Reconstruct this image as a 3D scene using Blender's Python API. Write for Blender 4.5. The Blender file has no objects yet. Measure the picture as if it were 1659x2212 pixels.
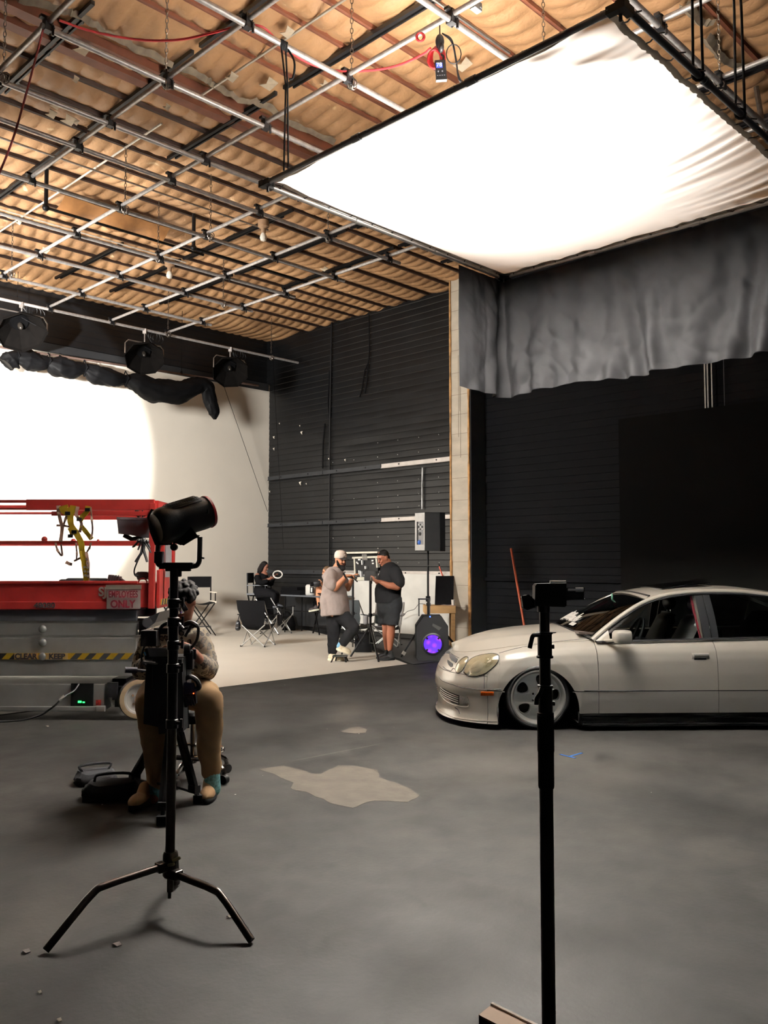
import bpy, bmesh, math, random
from math import sin, cos, pi, radians, sqrt
from mathutils import Vector as Vec, Matrix, noise
from mathutils.bvhtree import BVHTree
from mathutils.geometry import tessellate_polygon
random.seed(7)
scn = bpy.context.scene
COL = scn.collection
# ------------------------------------------------------------------ camera
FPX, PITCH, EYE, YAW = 1860.0, radians(3.345), 1.59, radians(45.57)
cam_d = bpy.data.cameras.new('camera'); cam = bpy.data.objects.new('camera', cam_d); COL.objects.link(cam)
cam_d.sensor_fit = 'VERTICAL'; cam_d.sensor_height = 36.0; cam_d.sensor_width = 27.0
cam_d.lens = 36.0 * FPX / 2212.0; cam_d.clip_start = 0.05; cam_d.clip_end = 200
cam.location = (0, 0, EYE); cam.rotation_euler = (pi / 2 + PITCH, 0, 0)
scn.camera = cam
# ------------------------------------------------------------------ look
scn.view_settings.view_transform = 'Standard'; scn.view_settings.look = 'None'
scn.view_settings.exposure = 0.6; scn.view_settings.gamma = 1.0; scn.view_settings.use_curve_mapping = False
try:
    scn.cycles.max_bounces = 8; scn.cycles.diffuse_bounces = 5; scn.cycles.glossy_bounces = 3
    scn.cycles.transmission_bounces = 6; scn.cycles.transparent_max_bounces = 8
    scn.cycles.caustics_reflective = False; scn.cycles.caustics_refractive = False
    scn.cycles.sample_clamp_indirect = 6.0
except Exception: pass
W = bpy.data.worlds.new('world'); scn.world = W; W.use_nodes = True
W.node_tree.nodes['Background'].inputs[0].default_value = (0.75, 0.85, 1, 1)
W.node_tree.nodes['Background'].inputs[1].default_value = 0.015
# ------------------------------------------------------------------ geometry of the view and of the room
UX, UY = cos(YAW), sin(YAW)
CP, SP = cos(PITCH), sin(PITCH)
def room(u, v, z=0.0): return Vec((u * UX - v * UY, u * UY + v * UX, z))
def ray(px, py):
    a = (px - 829.5) / FPX; b = (1106 - py) / FPX
    return Vec((a, CP - b * SP, SP + b * CP))
O = Vec((0, 0, EYE))
def D(px, py, d): r = ray(px, py); return O + r * (d / r.y)          # point at forward distance d
def Fz(px, py, z=0.0): r = ray(px, py); return O + r * ((z - EYE) / r.z)   # point on a level
def RU(px, py, u): r = ray(px, py); return O + r * (u / (r.x * UX + r.y * UY))
def RV(px, py, v): r = ray(px, py); return O + r * (v / (-r.x * UY + r.y * UX))
ROOM = Matrix.Rotation(YAW, 4, 'Z')
# ------------------------------------------------------------------ lights
def area(name, loc, target, sx, sy, power, col, spread=180):
    l = bpy.data.lights.new(name, 'AREA'); l.shape = 'RECTANGLE'; l.size = sx; l.size_y = sy
    l.energy = power; l.color = col; l.spread = radians(spread)
    o = bpy.data.objects.new(name, l); COL.objects.link(o); o.location = loc
    dv = Vec(target) - Vec(loc)
    o.rotation_euler = dv.to_track_quat('-Z', 'Y').to_euler()
    return o
kl = area('overhead_key_light', room(5.74, 4.85, 5.15), room(5.74, 4.85, 0), 1.1, 2.2, 3700, (1, .96, .90))
kl.rotation_euler = (0, 0, YAW)
sp = bpy.data.lights.new('cyclorama_spot', 'SPOT'); sp.energy = 7000; sp.spot_size = radians(53); sp.spot_blend = 0.06
sp.shadow_soft_size = 0.09; sp.color = (1, .97, .93)
spo = bpy.data.objects.new('cyclorama_spot', sp); COL.objects.link(spo); spo.location = room(2.2, 9.5, 3.7)
spo.rotation_euler = (room(4.93, 17, 3.7) - spo.location).to_track_quat('-Z', 'Y').to_euler()
fi = area('cyclorama_fill_light', room(1.2, 11.0, 4.4), room(11.5, 17, 3.2), 1.6, 1.6, 560, (1, .97, .92), 120)  # unseen fill added to lift the dim right part of the cyclorama
dl = area('front_daylight_fill', (5.0, -3.4, 4.4), (2.9, 8.3, .7), 2.4, 2.2, 2600, (.95, .98, 1), 62)  # unseen daylight behind the viewer, placed high and aimed to brighten the car
# ------------------------------------------------------------------ materials
def lin(c): c = c / 255.0; return c / 12.92 if c <= .04045 else ((c + .055) / 1.055) ** 2.4
def rgb(c): return (lin(c[0]), lin(c[1]), lin(c[2]), 1)
MATS = {}
def mat(name, col, rough=.55, metal=0.0, var=.12, scale=14, bump=0.0, bscale=60, emit=0, ecol=None, spec=.5, stretch=None, coat=0):
    if name in MATS: return MATS[name]
    m = bpy.data.materials.new(name); m.use_nodes = True; nt = m.node_tree; N = nt.nodes; L = nt.links
    b = N['Principled BSDF']
    b.inputs['Roughness'].default_value = rough; b.inputs['Metallic'].default_value = metal
    b.inputs['Specular IOR Level'].default_value = spec
    if coat: b.inputs['Coat Weight'].default_value = coat; b.inputs['Coat Roughness'].default_value = .06
    tc = N.new('ShaderNodeTexCoord'); nz = N.new('ShaderNodeTexNoise'); nz.inputs['Scale'].default_value = scale
    nz.inputs['Detail'].default_value = 4
    src = tc.outputs['Object']
    if stretch:
        mp = N.new('ShaderNodeMapping'); mp.inputs['Scale'].default_value = stretch; L.new(src, mp.inputs[0]); src = mp.outputs[0]
    L.new(src, nz.inputs['Vector'])
    cr = N.new('ShaderNodeValToRGB'); c = rgb(col)
    cr.color_ramp.elements[0].position = .3; cr.color_ramp.elements[1].position = .7
    cr.color_ramp.elements[0].color = tuple(x * (1 - var) for x in c[:3]) + (1,)
    cr.color_ramp.elements[1].color = tuple(min(1, x * (1 + var)) for x in c[:3]) + (1,)
    L.new(nz.outputs['Fac'], cr.inputs[0]); L.new(cr.outputs[0], b.inputs['Base Color'])
    if bump:
        n2 = N.new('ShaderNodeTexNoise'); n2.inputs['Scale'].default_value = bscale; n2.inputs['Detail'].default_value = 3
        L.new(src, n2.inputs['Vector']); bp = N.new('ShaderNodeBump'); bp.inputs['Strength'].default_value = bump
        bp.inputs['Distance'].default_value = .01; L.new(n2.outputs['Fac'], bp.inputs['Height']); L.new(bp.outputs[0], b.inputs['Normal'])
    if emit:
        b.inputs['Emission Color'].default_value = rgb(ecol or col); b.inputs['Emission Strength'].default_value = emit
    MATS[name] = m; return m
def glass_mat(name, tint=(255, 255, 255), fac=.08, rough=.02):
    if name in MATS: return MATS[name]
    m = bpy.data.materials.new(name); m.use_nodes = True; N = m.node_tree.nodes; L = m.node_tree.links
    N.clear(); o = N.new('ShaderNodeOutputMaterial'); mx = N.new('ShaderNodeMixShader'); t = N.new('ShaderNodeBsdfTransparent')
    g = N.new('ShaderNodeBsdfGlossy'); g.inputs['Roughness'].default_value = rough; t.inputs[0].default_value = rgb(tint)
    lw = N.new('ShaderNodeLayerWeight'); lw.inputs[0].default_value = .5
    fr = N.new('ShaderNodeMath'); fr.operation = 'POWER'; fr.inputs[1].default_value = 4.0; L.new(lw.outputs['Facing'], fr.inputs[0])
    ad = N.new('ShaderNodeMath'); ad.operation = 'MULTIPLY_ADD'; ad.use_clamp = True; ad.inputs[1].default_value = .7; ad.inputs[2].default_value = fac
    L.new(fr.outputs[0], ad.inputs[0]); L.new(ad.outputs[0], mx.inputs[0]); L.new(t.outputs[0], mx.inputs[1]); L.new(g.outputs[0], mx.inputs[2])
    L.new(mx.outputs[0], o.inputs[0]); MATS[name] = m; return m
BLK = mat('black_metal', (17, 17, 19), .42, .4, .15, spec=.35)
BLKP = mat('black_plastic', (14, 14, 16), .5, 0, .15, spec=.3)
BLKF = mat('black_fabric', (12, 12, 14), .9, 0, .25, 30, .3, 200, spec=.12)
STEEL = mat('galvanised_steel', (165, 160, 156), .32, .9, .15, 18)
CHROME = mat('chrome', (205, 205, 205), .12, 1, .05)
WHITE = mat('white_paint', (214, 208, 196), .55, 0, .05)
# ------------------------------------------------------------------ mesh builder: everything in world coordinates unless MB gets a matrix
class MB:
    def __init__(s, M=None): s.v = []; s.f = []; s.mi = []; s.M = M; s.cur = 0
    def add(s, vs, fs):
        n = len(s.v)
        s.v += [(s.M @ Vec(p)) if s.M else Vec(p) for p in vs]
        s.f += [tuple(i + n for i in f) for f in fs]; s.mi += [s.cur] * len(fs); return s
    def box(s, c, sz, R=None):
        c = Vec(c); x, y, z = sz[0] / 2, sz[1] / 2, sz[2] / 2
        ps = [Vec((a * x, b * y, d * z)) for d in (-1, 1) for b in (-1, 1) for a in (-1, 1)]
        if R: ps = [R.to_3x3() @ p for p in ps]
        return s.add([c + p for p in ps], [(0, 2, 3, 1), (4, 5, 7, 6), (0, 1, 5, 4), (2, 6, 7, 3), (0, 4, 6, 2), (1, 3, 7, 5)])
    def bar(s, a, b, w, h, up=(0, 0, 1)):
        a = Vec(a); b = Vec(b); d = (b - a).normalized(); up = Vec(up)
        if abs(d.dot(up)) > .98: up = Vec((1, 0, 0)) if abs(d.x) < .9 else Vec((0, 1, 0))
        x = d.cross(up).normalized() * w / 2; y = x.cross(d).normalized() * h / 2
        return s.add([a - x - y, a + x - y, a + x + y, a - x + y, b - x - y, b + x - y, b + x + y, b - x + y],
                     [(3, 2, 1, 0), (4, 5, 6, 7), (0, 1, 5, 4), (1, 2, 6, 5), (2, 3, 7, 6), (3, 0, 4, 7)])
    def tube(s, pts, r, n=8, closed=False, flat=None, up=None):
        pts = [Vec(p) for p in pts]; m = len(pts); vs = []; fs = []
        R = r if isinstance(r, (list, tuple)) else [r] * m
        prev = None
        for i, p in enumerate(pts):
            if closed: d = pts[(i + 1) % m] - pts[i - 1]
            else: d = pts[min(i + 1, m - 1)] - pts[max(i - 1, 0)]
            if d.length < 1e-9: d = Vec((0, 0, 1))
            d.normalize()
            if up is not None: x = Vec(up).cross(d)
            elif prev is None: x = d.cross(Vec((0, 0, 1)) if abs(d.z) < .9 else Vec((1, 0, 0)))
            else: x = prev - d * prev.dot(d)
            if x.length < 1e-6: x = d.orthogonal()
            x.normalize(); prev = x; y = d.cross(x)
            fx, fy = (1, 1) if flat is None else flat
            for k in range(n):
                a = 2 * pi * k / n; vs.append(p + x * (cos(a) * R[i] * fx) + y * (sin(a) * R[i] * fy))
        for i in range(m if closed else m - 1):
            j = (i + 1) % m
            for k in range(n):
                l = (k + 1) % n; fs.append((i * n + k, i * n + l, j * n + l, j * n + k))
        if not closed: fs += [tuple(range(n - 1, -1, -1)), tuple((m - 1) * n + k for k in range(n))]
        return s.add(vs, fs)
    def cyl(s, a, b, r0, r1=None, n=14): return s.tube([a, b], [r0, r0 if r1 is None else r1], n)
    def lathe(s, prof, org=(0, 0, 0), ax=(0, 0, 1), n=20, cap=True):
        org = Vec(org); ax = Vec(ax).normalized(); x = ax.orthogonal().normalized(); y = ax.cross(x); vs = []; fs = []; m = len(prof)
        for (r, h) in prof:
            for k in range(n):
                a = 2 * pi * k / n; vs.append(org + ax * h + (x * cos(a) + y * sin(a)) * max(r, 1e-4))
        for i in range(m - 1):
            for k in range(n):
                l = (k + 1) % n; fs.append((i * n + k, i * n + l, (i + 1) * n + l, (i + 1) * n + k))
        if cap: fs += [tuple(range(n - 1, -1, -1)), tuple((m - 1) * n + k for k in range(n))]
        return s.add(vs, fs)
    def ell(s, c, r, R=None, n=14, m=9):
        c = Vec(c); r = (r, r, r) if not isinstance(r, (tuple, list)) else r; vs = []; fs = []
        for i in range(m + 1):
            t = pi * i / m
            for k in range(n):
                a = 2 * pi * k / n; p = Vec((r[0] * sin(t) * cos(a), r[1] * sin(t) * sin(a), r[2] * cos(t)))
                if i in (0, m): p = Vec((1e-4 * cos(a), 1e-4 * sin(a), r[2] * cos(t)))
                vs.append(c + (R.to_3x3() @ p if R else p))
        for i in range(m):
            for k in range(n):
                l = (k + 1) % n; fs.append((i * n + k, (i + 1) * n + k, (i + 1) * n + l, i * n + l))
        fs += [tuple(range(n)), tuple(m * n + k for k in range(n - 1, -1, -1))]
        return s.add(vs, fs)
    def limb(s, pts, rad, n=14):
        pts = [Vec(p) for p in pts]
        for i in range(len(pts) - 1): s.tube([pts[i], pts[i + 1]], [rad[i], rad[i + 1]], n)
        for p, r in zip(pts, rad): s.ell(p, r * .995, None, n, 8)
        return s
    def prism(s, poly, h, z0=0):                      # polygon in the xy plane, raised from z0 to z0+h
        n = len(poly); vs = [(p[0], p[1], z0) for p in poly] + [(p[0], p[1], z0 + h) for p in poly]
        tris = tessellate_polygon([[Vec((p[0], p[1], 0)) for p in poly]])
        fs = [tuple(reversed(t)) for t in tris] + [tuple(i + n for i in t) for t in tris]
        ar = sum(poly[i][0] * poly[(i + 1) % n][1] - poly[(i + 1) % n][0] * poly[i][1] for i in range(n))
        q = [(i, (i + 1) % n, n + (i + 1) % n, n + i) for i in range(n)]
        return s.add(vs, fs + (q if ar > 0 else [tuple(reversed(a)) for a in q]))
    def slab(s, pts, nrm, t):                          # polygon of 3-D points pushed by t along nrm
        pts = [Vec(p) for p in pts]; n = len(pts); nv = Vec(nrm).normalized() * t
        tris = tessellate_polygon([pts])
        return s.add(pts + [p + nv for p in pts], [tuple(x) for x in tris] + [tuple(i + n for i in reversed(x)) for x in tris] +
                     [(i, (i + 1) % n, n + (i + 1) % n, n + i) for i in range(n)])
    def grid(s, rows, closed=False):
        m = len(rows); n = len(rows[0]); fs = []
        for i in range(m - 1):
            for k in range(n if closed else n - 1):
                l = (k + 1) % n; fs.append((i * n + k, i * n + l, (i + 1) * n + l, (i + 1) * n + k))
        return s.add([p for r in rows for p in r], fs)
    def text(s, txt, size, M, depth=.002, bold=0.0, sx=1.0):
        cu = bpy.data.curves.new('t', 'FONT'); cu.body = txt; cu.size = size; cu.extrude = depth; cu.offset = bold
        cu.align_x = 'CENTER'; cu.align_y = 'CENTER'
        o = bpy.data.objects.new('t', cu); COL.objects.link(o); dg = bpy.context.evaluated_depsgraph_get()
        me = bpy.data.meshes.new_from_object(o.evaluated_get(dg))
        s.add([M @ Vec((v.co.x * sx, v.co.y, v.co.z)) for v in me.vertices], [tuple(p.vertices) for p in me.polygons])
        bpy.data.objects.remove(o); bpy.data.meshes.remove(me); bpy.data.curves.remove(cu); return s
    def build(s, name, m, parent=None, smooth=40, bevel=0, loc=None, subd=0, solid=0, remesh=0, sm=0, weld=False, kind=None, label=None):
        inv = WM[parent.name].inverted() if parent else Matrix.Translation(-Vec(loc)) if loc is not None else None
        vs = [inv @ p for p in s.v] if inv else s.v
        me = bpy.data.meshes.new(name); me.from_pydata([tuple(p) for p in vs], [], s.f); me.update()
        ms = m if isinstance(m, (list, tuple)) else [m]
        for x in ms: me.materials.append(x)
        if len(ms) > 1: me.polygons.foreach_set('material_index', s.mi)
        o = bpy.data.objects.new(name, me); COL.objects.link(o)
        if parent: o.parent = parent; WM[o.name] = WM[parent.name].copy()
        else:
            o.location = loc if loc is not None else (0, 0, 0); WM[o.name] = Matrix.Translation(o.location)
        md = False
        if weld: x = o.modifiers.new('w', 'WELD'); x.merge_threshold = 1e-4; md = True
        if solid: x = o.modifiers.new('s', 'SOLIDIFY'); x.thickness = solid; x.offset = 0; md = True
        if bevel: x = o.modifiers.new('b', 'BEVEL'); x.width = bevel; x.segments = 2; x.limit_method = 'ANGLE'; x.angle_limit = radians(40); md = True
        if subd: x = o.modifiers.new('u', 'SUBSURF'); x.levels = x.render_levels = subd; md = True
        if remesh: x = o.modifiers.new('r', 'REMESH'); x.mode = 'VOXEL'; x.voxel_size = remesh; md = True
        if sm: x = o.modifiers.new('m', 'SMOOTH'); x.factor = .5; x.iterations = sm; md = True
        if md:
            dg = bpy.context.evaluated_depsgraph_get(); n2 = bpy.data.meshes.new_from_object(o.evaluated_get(dg))
            o.modifiers.clear(); o.data = n2; bpy.data.meshes.remove(me); me = n2; me.name = name
        if smooth:
            me.polygons.foreach_set('use_smooth', [True] * len(me.polygons))
            if smooth < 180: me.set_sharp_from_angle(angle=radians(smooth))
        if kind: o['kind'] = kind
        if label: o['label'] = label
        return o
WM = {}
def tag(o, label, cat, group=None):
    o['label'] = label; o['category'] = cat
    if group: o['group'] = group
    return o
def thing(name, label, cat, loc, group=None, rz=0):
    o = bpy.data.objects.new(name, None); COL.objects.link(o); o.location = loc; o.rotation_euler = (0, 0, rz); o.empty_display_size = .1
    WM[o.name] = Matrix.Translation(Vec(loc)) @ Matrix.Rotation(rz, 4, 'Z'); return tag(o, label, cat, group)
def TR(loc, rz=0, rx=0, ry=0): return Matrix.Translation(Vec(loc)) @ Matrix.Rotation(rz, 4, 'Z') @ Matrix.Rotation(ry, 4, 'Y') @ Matrix.Rotation(rx, 4, 'X')
def arc(c, r, a0, a1, n, ax=0):
    return [Vec(c) + Vec((r * cos(a0 + (a1 - a0) * i / n), r * sin(a0 + (a1 - a0) * i / n), 0)) for i in range(n + 1)]
def smoothpath(pts, k=6):                              # Catmull-Rom
    P = [Vec(p) for p in pts]; P = [P[0] * 2 - P[1]] + P + [P[-1] * 2 - P[-2]]; out = []
    for i in range(1, len(P) - 2):
        for j in range(k):
            t = j / k; a, b, c, d = P[i - 1], P[i], P[i + 1], P[i + 2]
            out.append(.5 * ((2 * b) + (c - a) * t + (2 * a - 5 * b + 4 * c - d) * t * t + (3 * b - a - 3 * c + d) * t ** 3))
    return out + [P[-2]]
def nz(x, y=0.0, z=0.0): return noise.noise(Vec((x, y, z + .37)))
# ================================================================== THE SETTING
def struct(b, name, m, **k): return b.build(name, m, kind='structure', **k)
CEIL, WALLU, WALLV, GRZ = 7.2, 13.25, 17.0, 6.23
# ---- floor, with its worn patches
def floor_mat():
    m = bpy.data.materials.new('worn_black_floor_paint'); m.use_nodes = True; nt = m.node_tree; N = nt.nodes; L = nt.links; b = N['Principled BSDF']
    tc = N.new('ShaderNodeTexCoord'); P = tc.outputs['Object']
    def noise_(sc, det=5, dist=0):
        n = N.new('ShaderNodeTexNoise'); n.inputs['Scale'].default_value = sc; n.inputs['Detail'].default_value = det
        n.inputs['Distortion'].default_value = dist; L.new(P, n.inputs['Vector']); return n.outputs['Fac']
    def math_(op, a, c=None, cl=False):
        n = N.new('ShaderNodeMath'); n.operation = op; n.use_clamp = cl
        for i, x in enumerate((a, c)):
            if x is None: continue
            if isinstance(x, (int, float)): n.inputs[i].default_value = x
            else: L.new(x, n.inputs[i])
        return n.outputs[0]
    def ramp(f, p0, c0, p1, c1):
        r = N.new('ShaderNodeValToRGB'); r.color_ramp.elements[0].position = p0; r.color_ramp.elements[1].position = p1
        r.color_ramp.elements[0].color = c0; r.color_ramp.elements[1].color = c1; L.new(f, r.inputs[0]); return r.outputs[0]
    base = ramp(noise_(.55, 8, .6), .3, (.0036, .0035, .0033, 1), .70, (.0105, .0099, .0092, 1))
    fine = noise_(5, 9, .8)
    mul = N.new('ShaderNodeMix'); mul.data_type = 'RGBA'; mul.blend_type = 'MULTIPLY'; mul.inputs[0].default_value = .6
    L.new(base, mul.inputs[6]); L.new(ramp(fine, .3, (.3, .3, .3, 1), .7, (1.7, 1.67, 1.6, 1)), mul.inputs[7])
    col = mul.outputs[2]
    wob = noise_(3.2, 6)
    streak = N.new('ShaderNodeTexNoise'); streak.inputs['Scale'].default_value = 2.0; streak.inputs['Detail'].default_value = 8
    # worn patches and a lighter lower left corner: (pixel centre), half sizes along / across, turn, strength
    for (cx, cy, hx, hy, rot, st, box) in ((745, 1545, .25, .75, -.75, .35, 0), (765, 1530, .18, .5, -.8, .4, 0),
                                           (1100, 1650, .9, .7, .2, .35, 0), (960, 1600, .35, .7, .2, .22, 0), (1320, 1680, .9, .4, .2, .25, 0),
                                           (1550, 1840, .3, .25, .5, .2, 0), (60, 2000, .45, .3, .2, .5, 0)):
        q = Fz(cx, cy); u = q.x * UX + q.y * UY; v = -q.x * UY + q.y * UX
        mp = N.new('ShaderNodeMapping'); mp.vector_type = 'TEXTURE'
        mp.inputs['Location'].default_value = (u, v, 0); mp.inputs['Rotation'].default_value = (0, 0, rot); mp.inputs['Scale'].default_value = (hx, hy, 1)
        L.new(P, mp.inputs[0])
        if box:
            ab = N.new('ShaderNodeVectorMath'); ab.operation = 'ABSOLUTE'; L.new(mp.outputs[0], ab.inputs[0])
            sx = N.new('ShaderNodeSeparateXYZ'); L.new(ab.outputs[0], sx.inputs[0]); dd = math_('MAXIMUM', sx.outputs[0], sx.outputs[1])
            k = 12.0
        else:
            ln = N.new('ShaderNodeVectorMath'); ln.operation = 'LENGTH'; L.new(mp.outputs[0], ln.inputs[0]); dd = ln.outputs['Value']; k = 1.3
        dd = math_('ADD', dd, math_('MULTIPLY', math_('SUBTRACT', wob, .5), .7 if box else 1.6))
        f = math_('MULTIPLY', math_('MULTIPLY', math_('SUBTRACT', 1.0, dd), k, True), st)
        mx = N.new('ShaderNodeMix'); mx.data_type = 'RGBA'; L.new(f, mx.inputs[0]); L.new(col, mx.inputs[6]); mx.inputs[7].default_value = (.028, .0255, .0225, 1); col = mx.outputs[2]
    for (ax, ay, bx, by, w, st) in ((600, 1650, 835, 1604, .014, .8), (612, 1655, 650, 1662, .02, .4)):
        A = Fz(ax, ay); B = Fz(bx, by); q = (A + B) / 2; e = B - A
        u = q.x * UX + q.y * UY; v = -q.x * UY + q.y * UX; du = e.x * UX + e.y * UY; dv = -e.x * UY + e.y * UX
        mp = N.new('ShaderNodeMapping'); mp.vector_type = 'TEXTURE'
        mp.inputs['Location'].default_value = (u, v, 0); mp.inputs['Rotation'].default_value = (0, 0, math.atan2(dv, du)); mp.inputs['Scale'].default_value = (e.length / 2, w, 1)
        L.new(P, mp.inputs[0])
        ab = N.new('ShaderNodeVectorMath'); ab.operation = 'ABSOLUTE'; L.new(mp.outputs[0], ab.inputs[0])
        sx = N.new('ShaderNodeSeparateXYZ'); L.new(ab.outputs[0], sx.inputs[0]); dd = math_('MAXIMUM', sx.outputs[0], sx.outputs[1])
        f = math_('MULTIPLY', math_('MULTIPLY', math_('SUBTRACT', 1.0, math_('ADD', dd, math_('MULTIPLY', math_('SUBTRACT', wob, .5), 1.2))), 2.5, True), st)
        mx = N.new('ShaderNodeMix'); mx.data_type = 'RGBA'; L.new(f, mx.inputs[0]); L.new(col, mx.inputs[6]); mx.inputs[7].default_value = (.028, .0255, .0225, 1); col = mx.outputs[2]
    # dust and paint specks
    vo = N.new('ShaderNodeTexVoronoi'); vo.inputs['Scale'].default_value = 3.2; L.new(P, vo.inputs['Vector'])
    sp_ = math_('LESS_THAN', vo.outputs['Distance'], .020)
    mx = N.new('ShaderNodeMix'); mx.data_type = 'RGBA'; L.new(math_('MULTIPLY', sp_, math_('GREATER_THAN', noise_(.9, 2), .52)), mx.inputs[0]); L.new(col, mx.inputs[6]); mx.inputs[7].default_value = (.4, .38, .35, 1)
    L.new(mx.outputs[2], b.inputs['Base Color'])
    L.new(ramp(noise_(1.4, 6), .3, (.50, .50, .50, 1), .75, (.75, .75, .75, 1)), b.inputs['Roughness'])
    b.inputs['Specular IOR Level'].default_value = .08
    bp = N.new('ShaderNodeBump'); bp.inputs['Strength'].default_value = .25; bp.inputs['Distance'].default_value = .004; L.new(noise_(38, 5), bp.inputs['Height']); L.new(bp.outputs[0], b.inputs['Normal'])
    return m
b = MB(); b.box((4.6, 6, -.05), (17.4, 22.1, .1)); fl = struct(b, 'floor', floor_mat(), smooth=0); fl.rotation_euler = (0, 0, YAW)
# bare patches where the black paint has come off
bare = mat('bare_floor_patch', (58, 54, 49), .7, 0, .22, 6, .15, 30, spec=.08)
for pts in (((560, 1661), (615, 1654), (650, 1662), (670, 1671), (696, 1672), (729, 1653), (775, 1656), (817, 1663), (821, 1680), (850, 1690), (880, 1699), (909, 1719), (880, 1735), (840, 1731), (810, 1730), (785, 1738), (758, 1745), (718, 1736), (675, 1718), (630, 1701), (634, 1691)),
            ((738, 1580), (752, 1572), (775, 1571), (796, 1577), (790, 1583), (765, 1585))):
    P = []
    for i, a in enumerate(pts):
        c = pts[(i + 1) % len(pts)]
        for k in range(6): q = Fz(a[0] + (c[0] - a[0]) * k / 6, a[1] + (c[1] - a[1]) * k / 6); P.append(q + Vec((.022 * nz(q.x * 9, q.y * 9, 1), .03 * nz(q.x * 8, q.y * 8, 5), .0016)))
    b = MB(); b.slab(P, (0, 0, -1), .001); struct(b, 'floor_patch', bare, smooth=0)
# ---- white cyclorama: wall, cove and painted floor in one sweep
cyc_m = mat('cyclorama_paint', (205, 198, 186), .6, 0, .03, 1.2, .05, 30)
b = MB(ROOM)
R0 = .75; prof = [(9.22, .006)] + [(WALLV - R0 - 1.2, .006), (WALLV - R0, .008)]
prof += [(WALLV - R0 + R0 * sin(t * pi / 24), .008 + R0 * (1 - cos(t * pi / 24))) for t in range(1, 13)]
prof += [(WALLV, 3.0), (WALLV, 6.03), (WALLV + .08, 6.03)]
def sweep(prof, ue):
    b = MB(ROOM); b.grid([[(u, v, z) for u in [-5.5 + i * 1.5 for i in range(11)]] + [(ue(v), v, z)] for (v, z) in prof]); return b
struct(sweep(prof[:3], lambda v: 9.93 if v < 9.3 else 13.28), 'floor_white', cyc_m, smooth=60)
struct(sweep(prof[2:], lambda v: 13.28), 'wall_left', cyc_m, smooth=60)
# the dark floor paint that cuts the corner off the white floor
b = MB(ROOM); b.prism([(9.93, 9.1), (13.2, 9.1), (13.2, 15.4), (11.5, 11.5), (10.45, 9.95)], .006, .006)
struct(b, 'floor_dark_corner', mat('dark_corner_paint', (22, 21, 21), .7, 0, .25, 2.5, .1, 20), smooth=0)
# ---- dark ribbed boards
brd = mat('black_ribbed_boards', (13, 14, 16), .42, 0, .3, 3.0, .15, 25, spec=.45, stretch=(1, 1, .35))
def boards(name, a0, a1, z0, z1, place, ph):
    b = MB(ROOM); na = max(2, int((a1 - a0) / .35)); rows = []; z = z0; pitch = .136; i = 0
    while z < z1:
        for (dz, off) in ((0, 0), (.012, .010), (pitch - .014, .003)):
            rows.append([place(a0 + (a1 - a0) * k / na, z + dz, off + .010 * nz(k * .9 + ph, z * .55, ph) + .006 * nz(k * 2.3, i * 1.7, ph + 5)) for k in range(na + 1)])
        z += pitch; i += 1
    b.grid(rows); return struct(b, name, brd, smooth=25)
boards('wall_back', 10.2, WALLV + .4, 0, CEIL, lambda a, z, o: (WALLU - o, a, z), 3)
boards('wall_right', -5, 10.25, 0, CEIL, lambda a, z, o: (WALLU - o, a, z), 23).data.materials[0] = mat('unlit_black_boards', (5, 6, 9), .8, 0, .2, 3, spec=.15)  # darker copy of the boards; the missing light is put into its colour
boards('wall_left_upper', -5.5, WALLU + .4, 5.4, CEIL, lambda a, z, o: (a, WALLV + .12 - o, z), 11)
b = MB(ROOM); b.box((3.9, WALLV + .02, 5.95), (18.6, .09, .18)); struct(b, 'trim_header', mat('black_header', (22, 23, 25), .7), smooth=0)
# closing walls that stand behind the camera, unlit
dk = mat('dark_studio_wall', (44, 44, 46), .8, 0, .1, 2)
b = MB(ROOM); b.box((4, -5.1, 3.6), (18.6, .1, 7.2)); struct(b, 'wall_front', dk, smooth=0)
b = MB(ROOM); b.box((-5.1 + .2, 6, 3.6), (.1, 22, 7.2)); struct(b, 'wall_side', dk, smooth=0)
# steel rails bolted along the boards, second pair far end painted black
rail = mat('bare_steel_rail', (178, 172, 168), .4, .55, .12, 6); railb = mat('painted_rail', (44, 46, 49), .5, .2, .15, 6)
k = 1
for (z, h, segs) in ((3.66, .10, ((10.9, 13.0, rail), (13.02, 14.9, railb), (14.92, 16.95, railb))), (2.50, .09, ((10.9, 13.0, rail), (13.02, 14.9, railb), (14.92, 16.95, railb))),
                     (1.36, .10, ((10.9, 14.6, rail), (14.62, 16.95, railb)))):
    for (v0, v1, m_) in segs:
        b = MB(ROOM); b.box((WALLU - .05, (v0 + v1) / 2, z), (.05, v1 - v0, h)); b.box((WALLU - .066, (v0 + v1) / 2, z - h / 2 + .008), (.06, v1 - v0, .012))
        t = struct(b, 'trim_%d' % k, m_, smooth=0, bevel=.004); k += 1
        b = MB(ROOM); n = max(2, int((v1 - v0) / .9))
        for i in range(n): b.cyl((WALLU - .082, v0 + (i + .5) * (v1 - v0) / n, z + .01), (WALLU - .07, v0 + (i + .5) * (v1 - v0) / n, z + .01), .017, n=10)
        b.build('bolt_hole', BLK, t)
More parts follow.
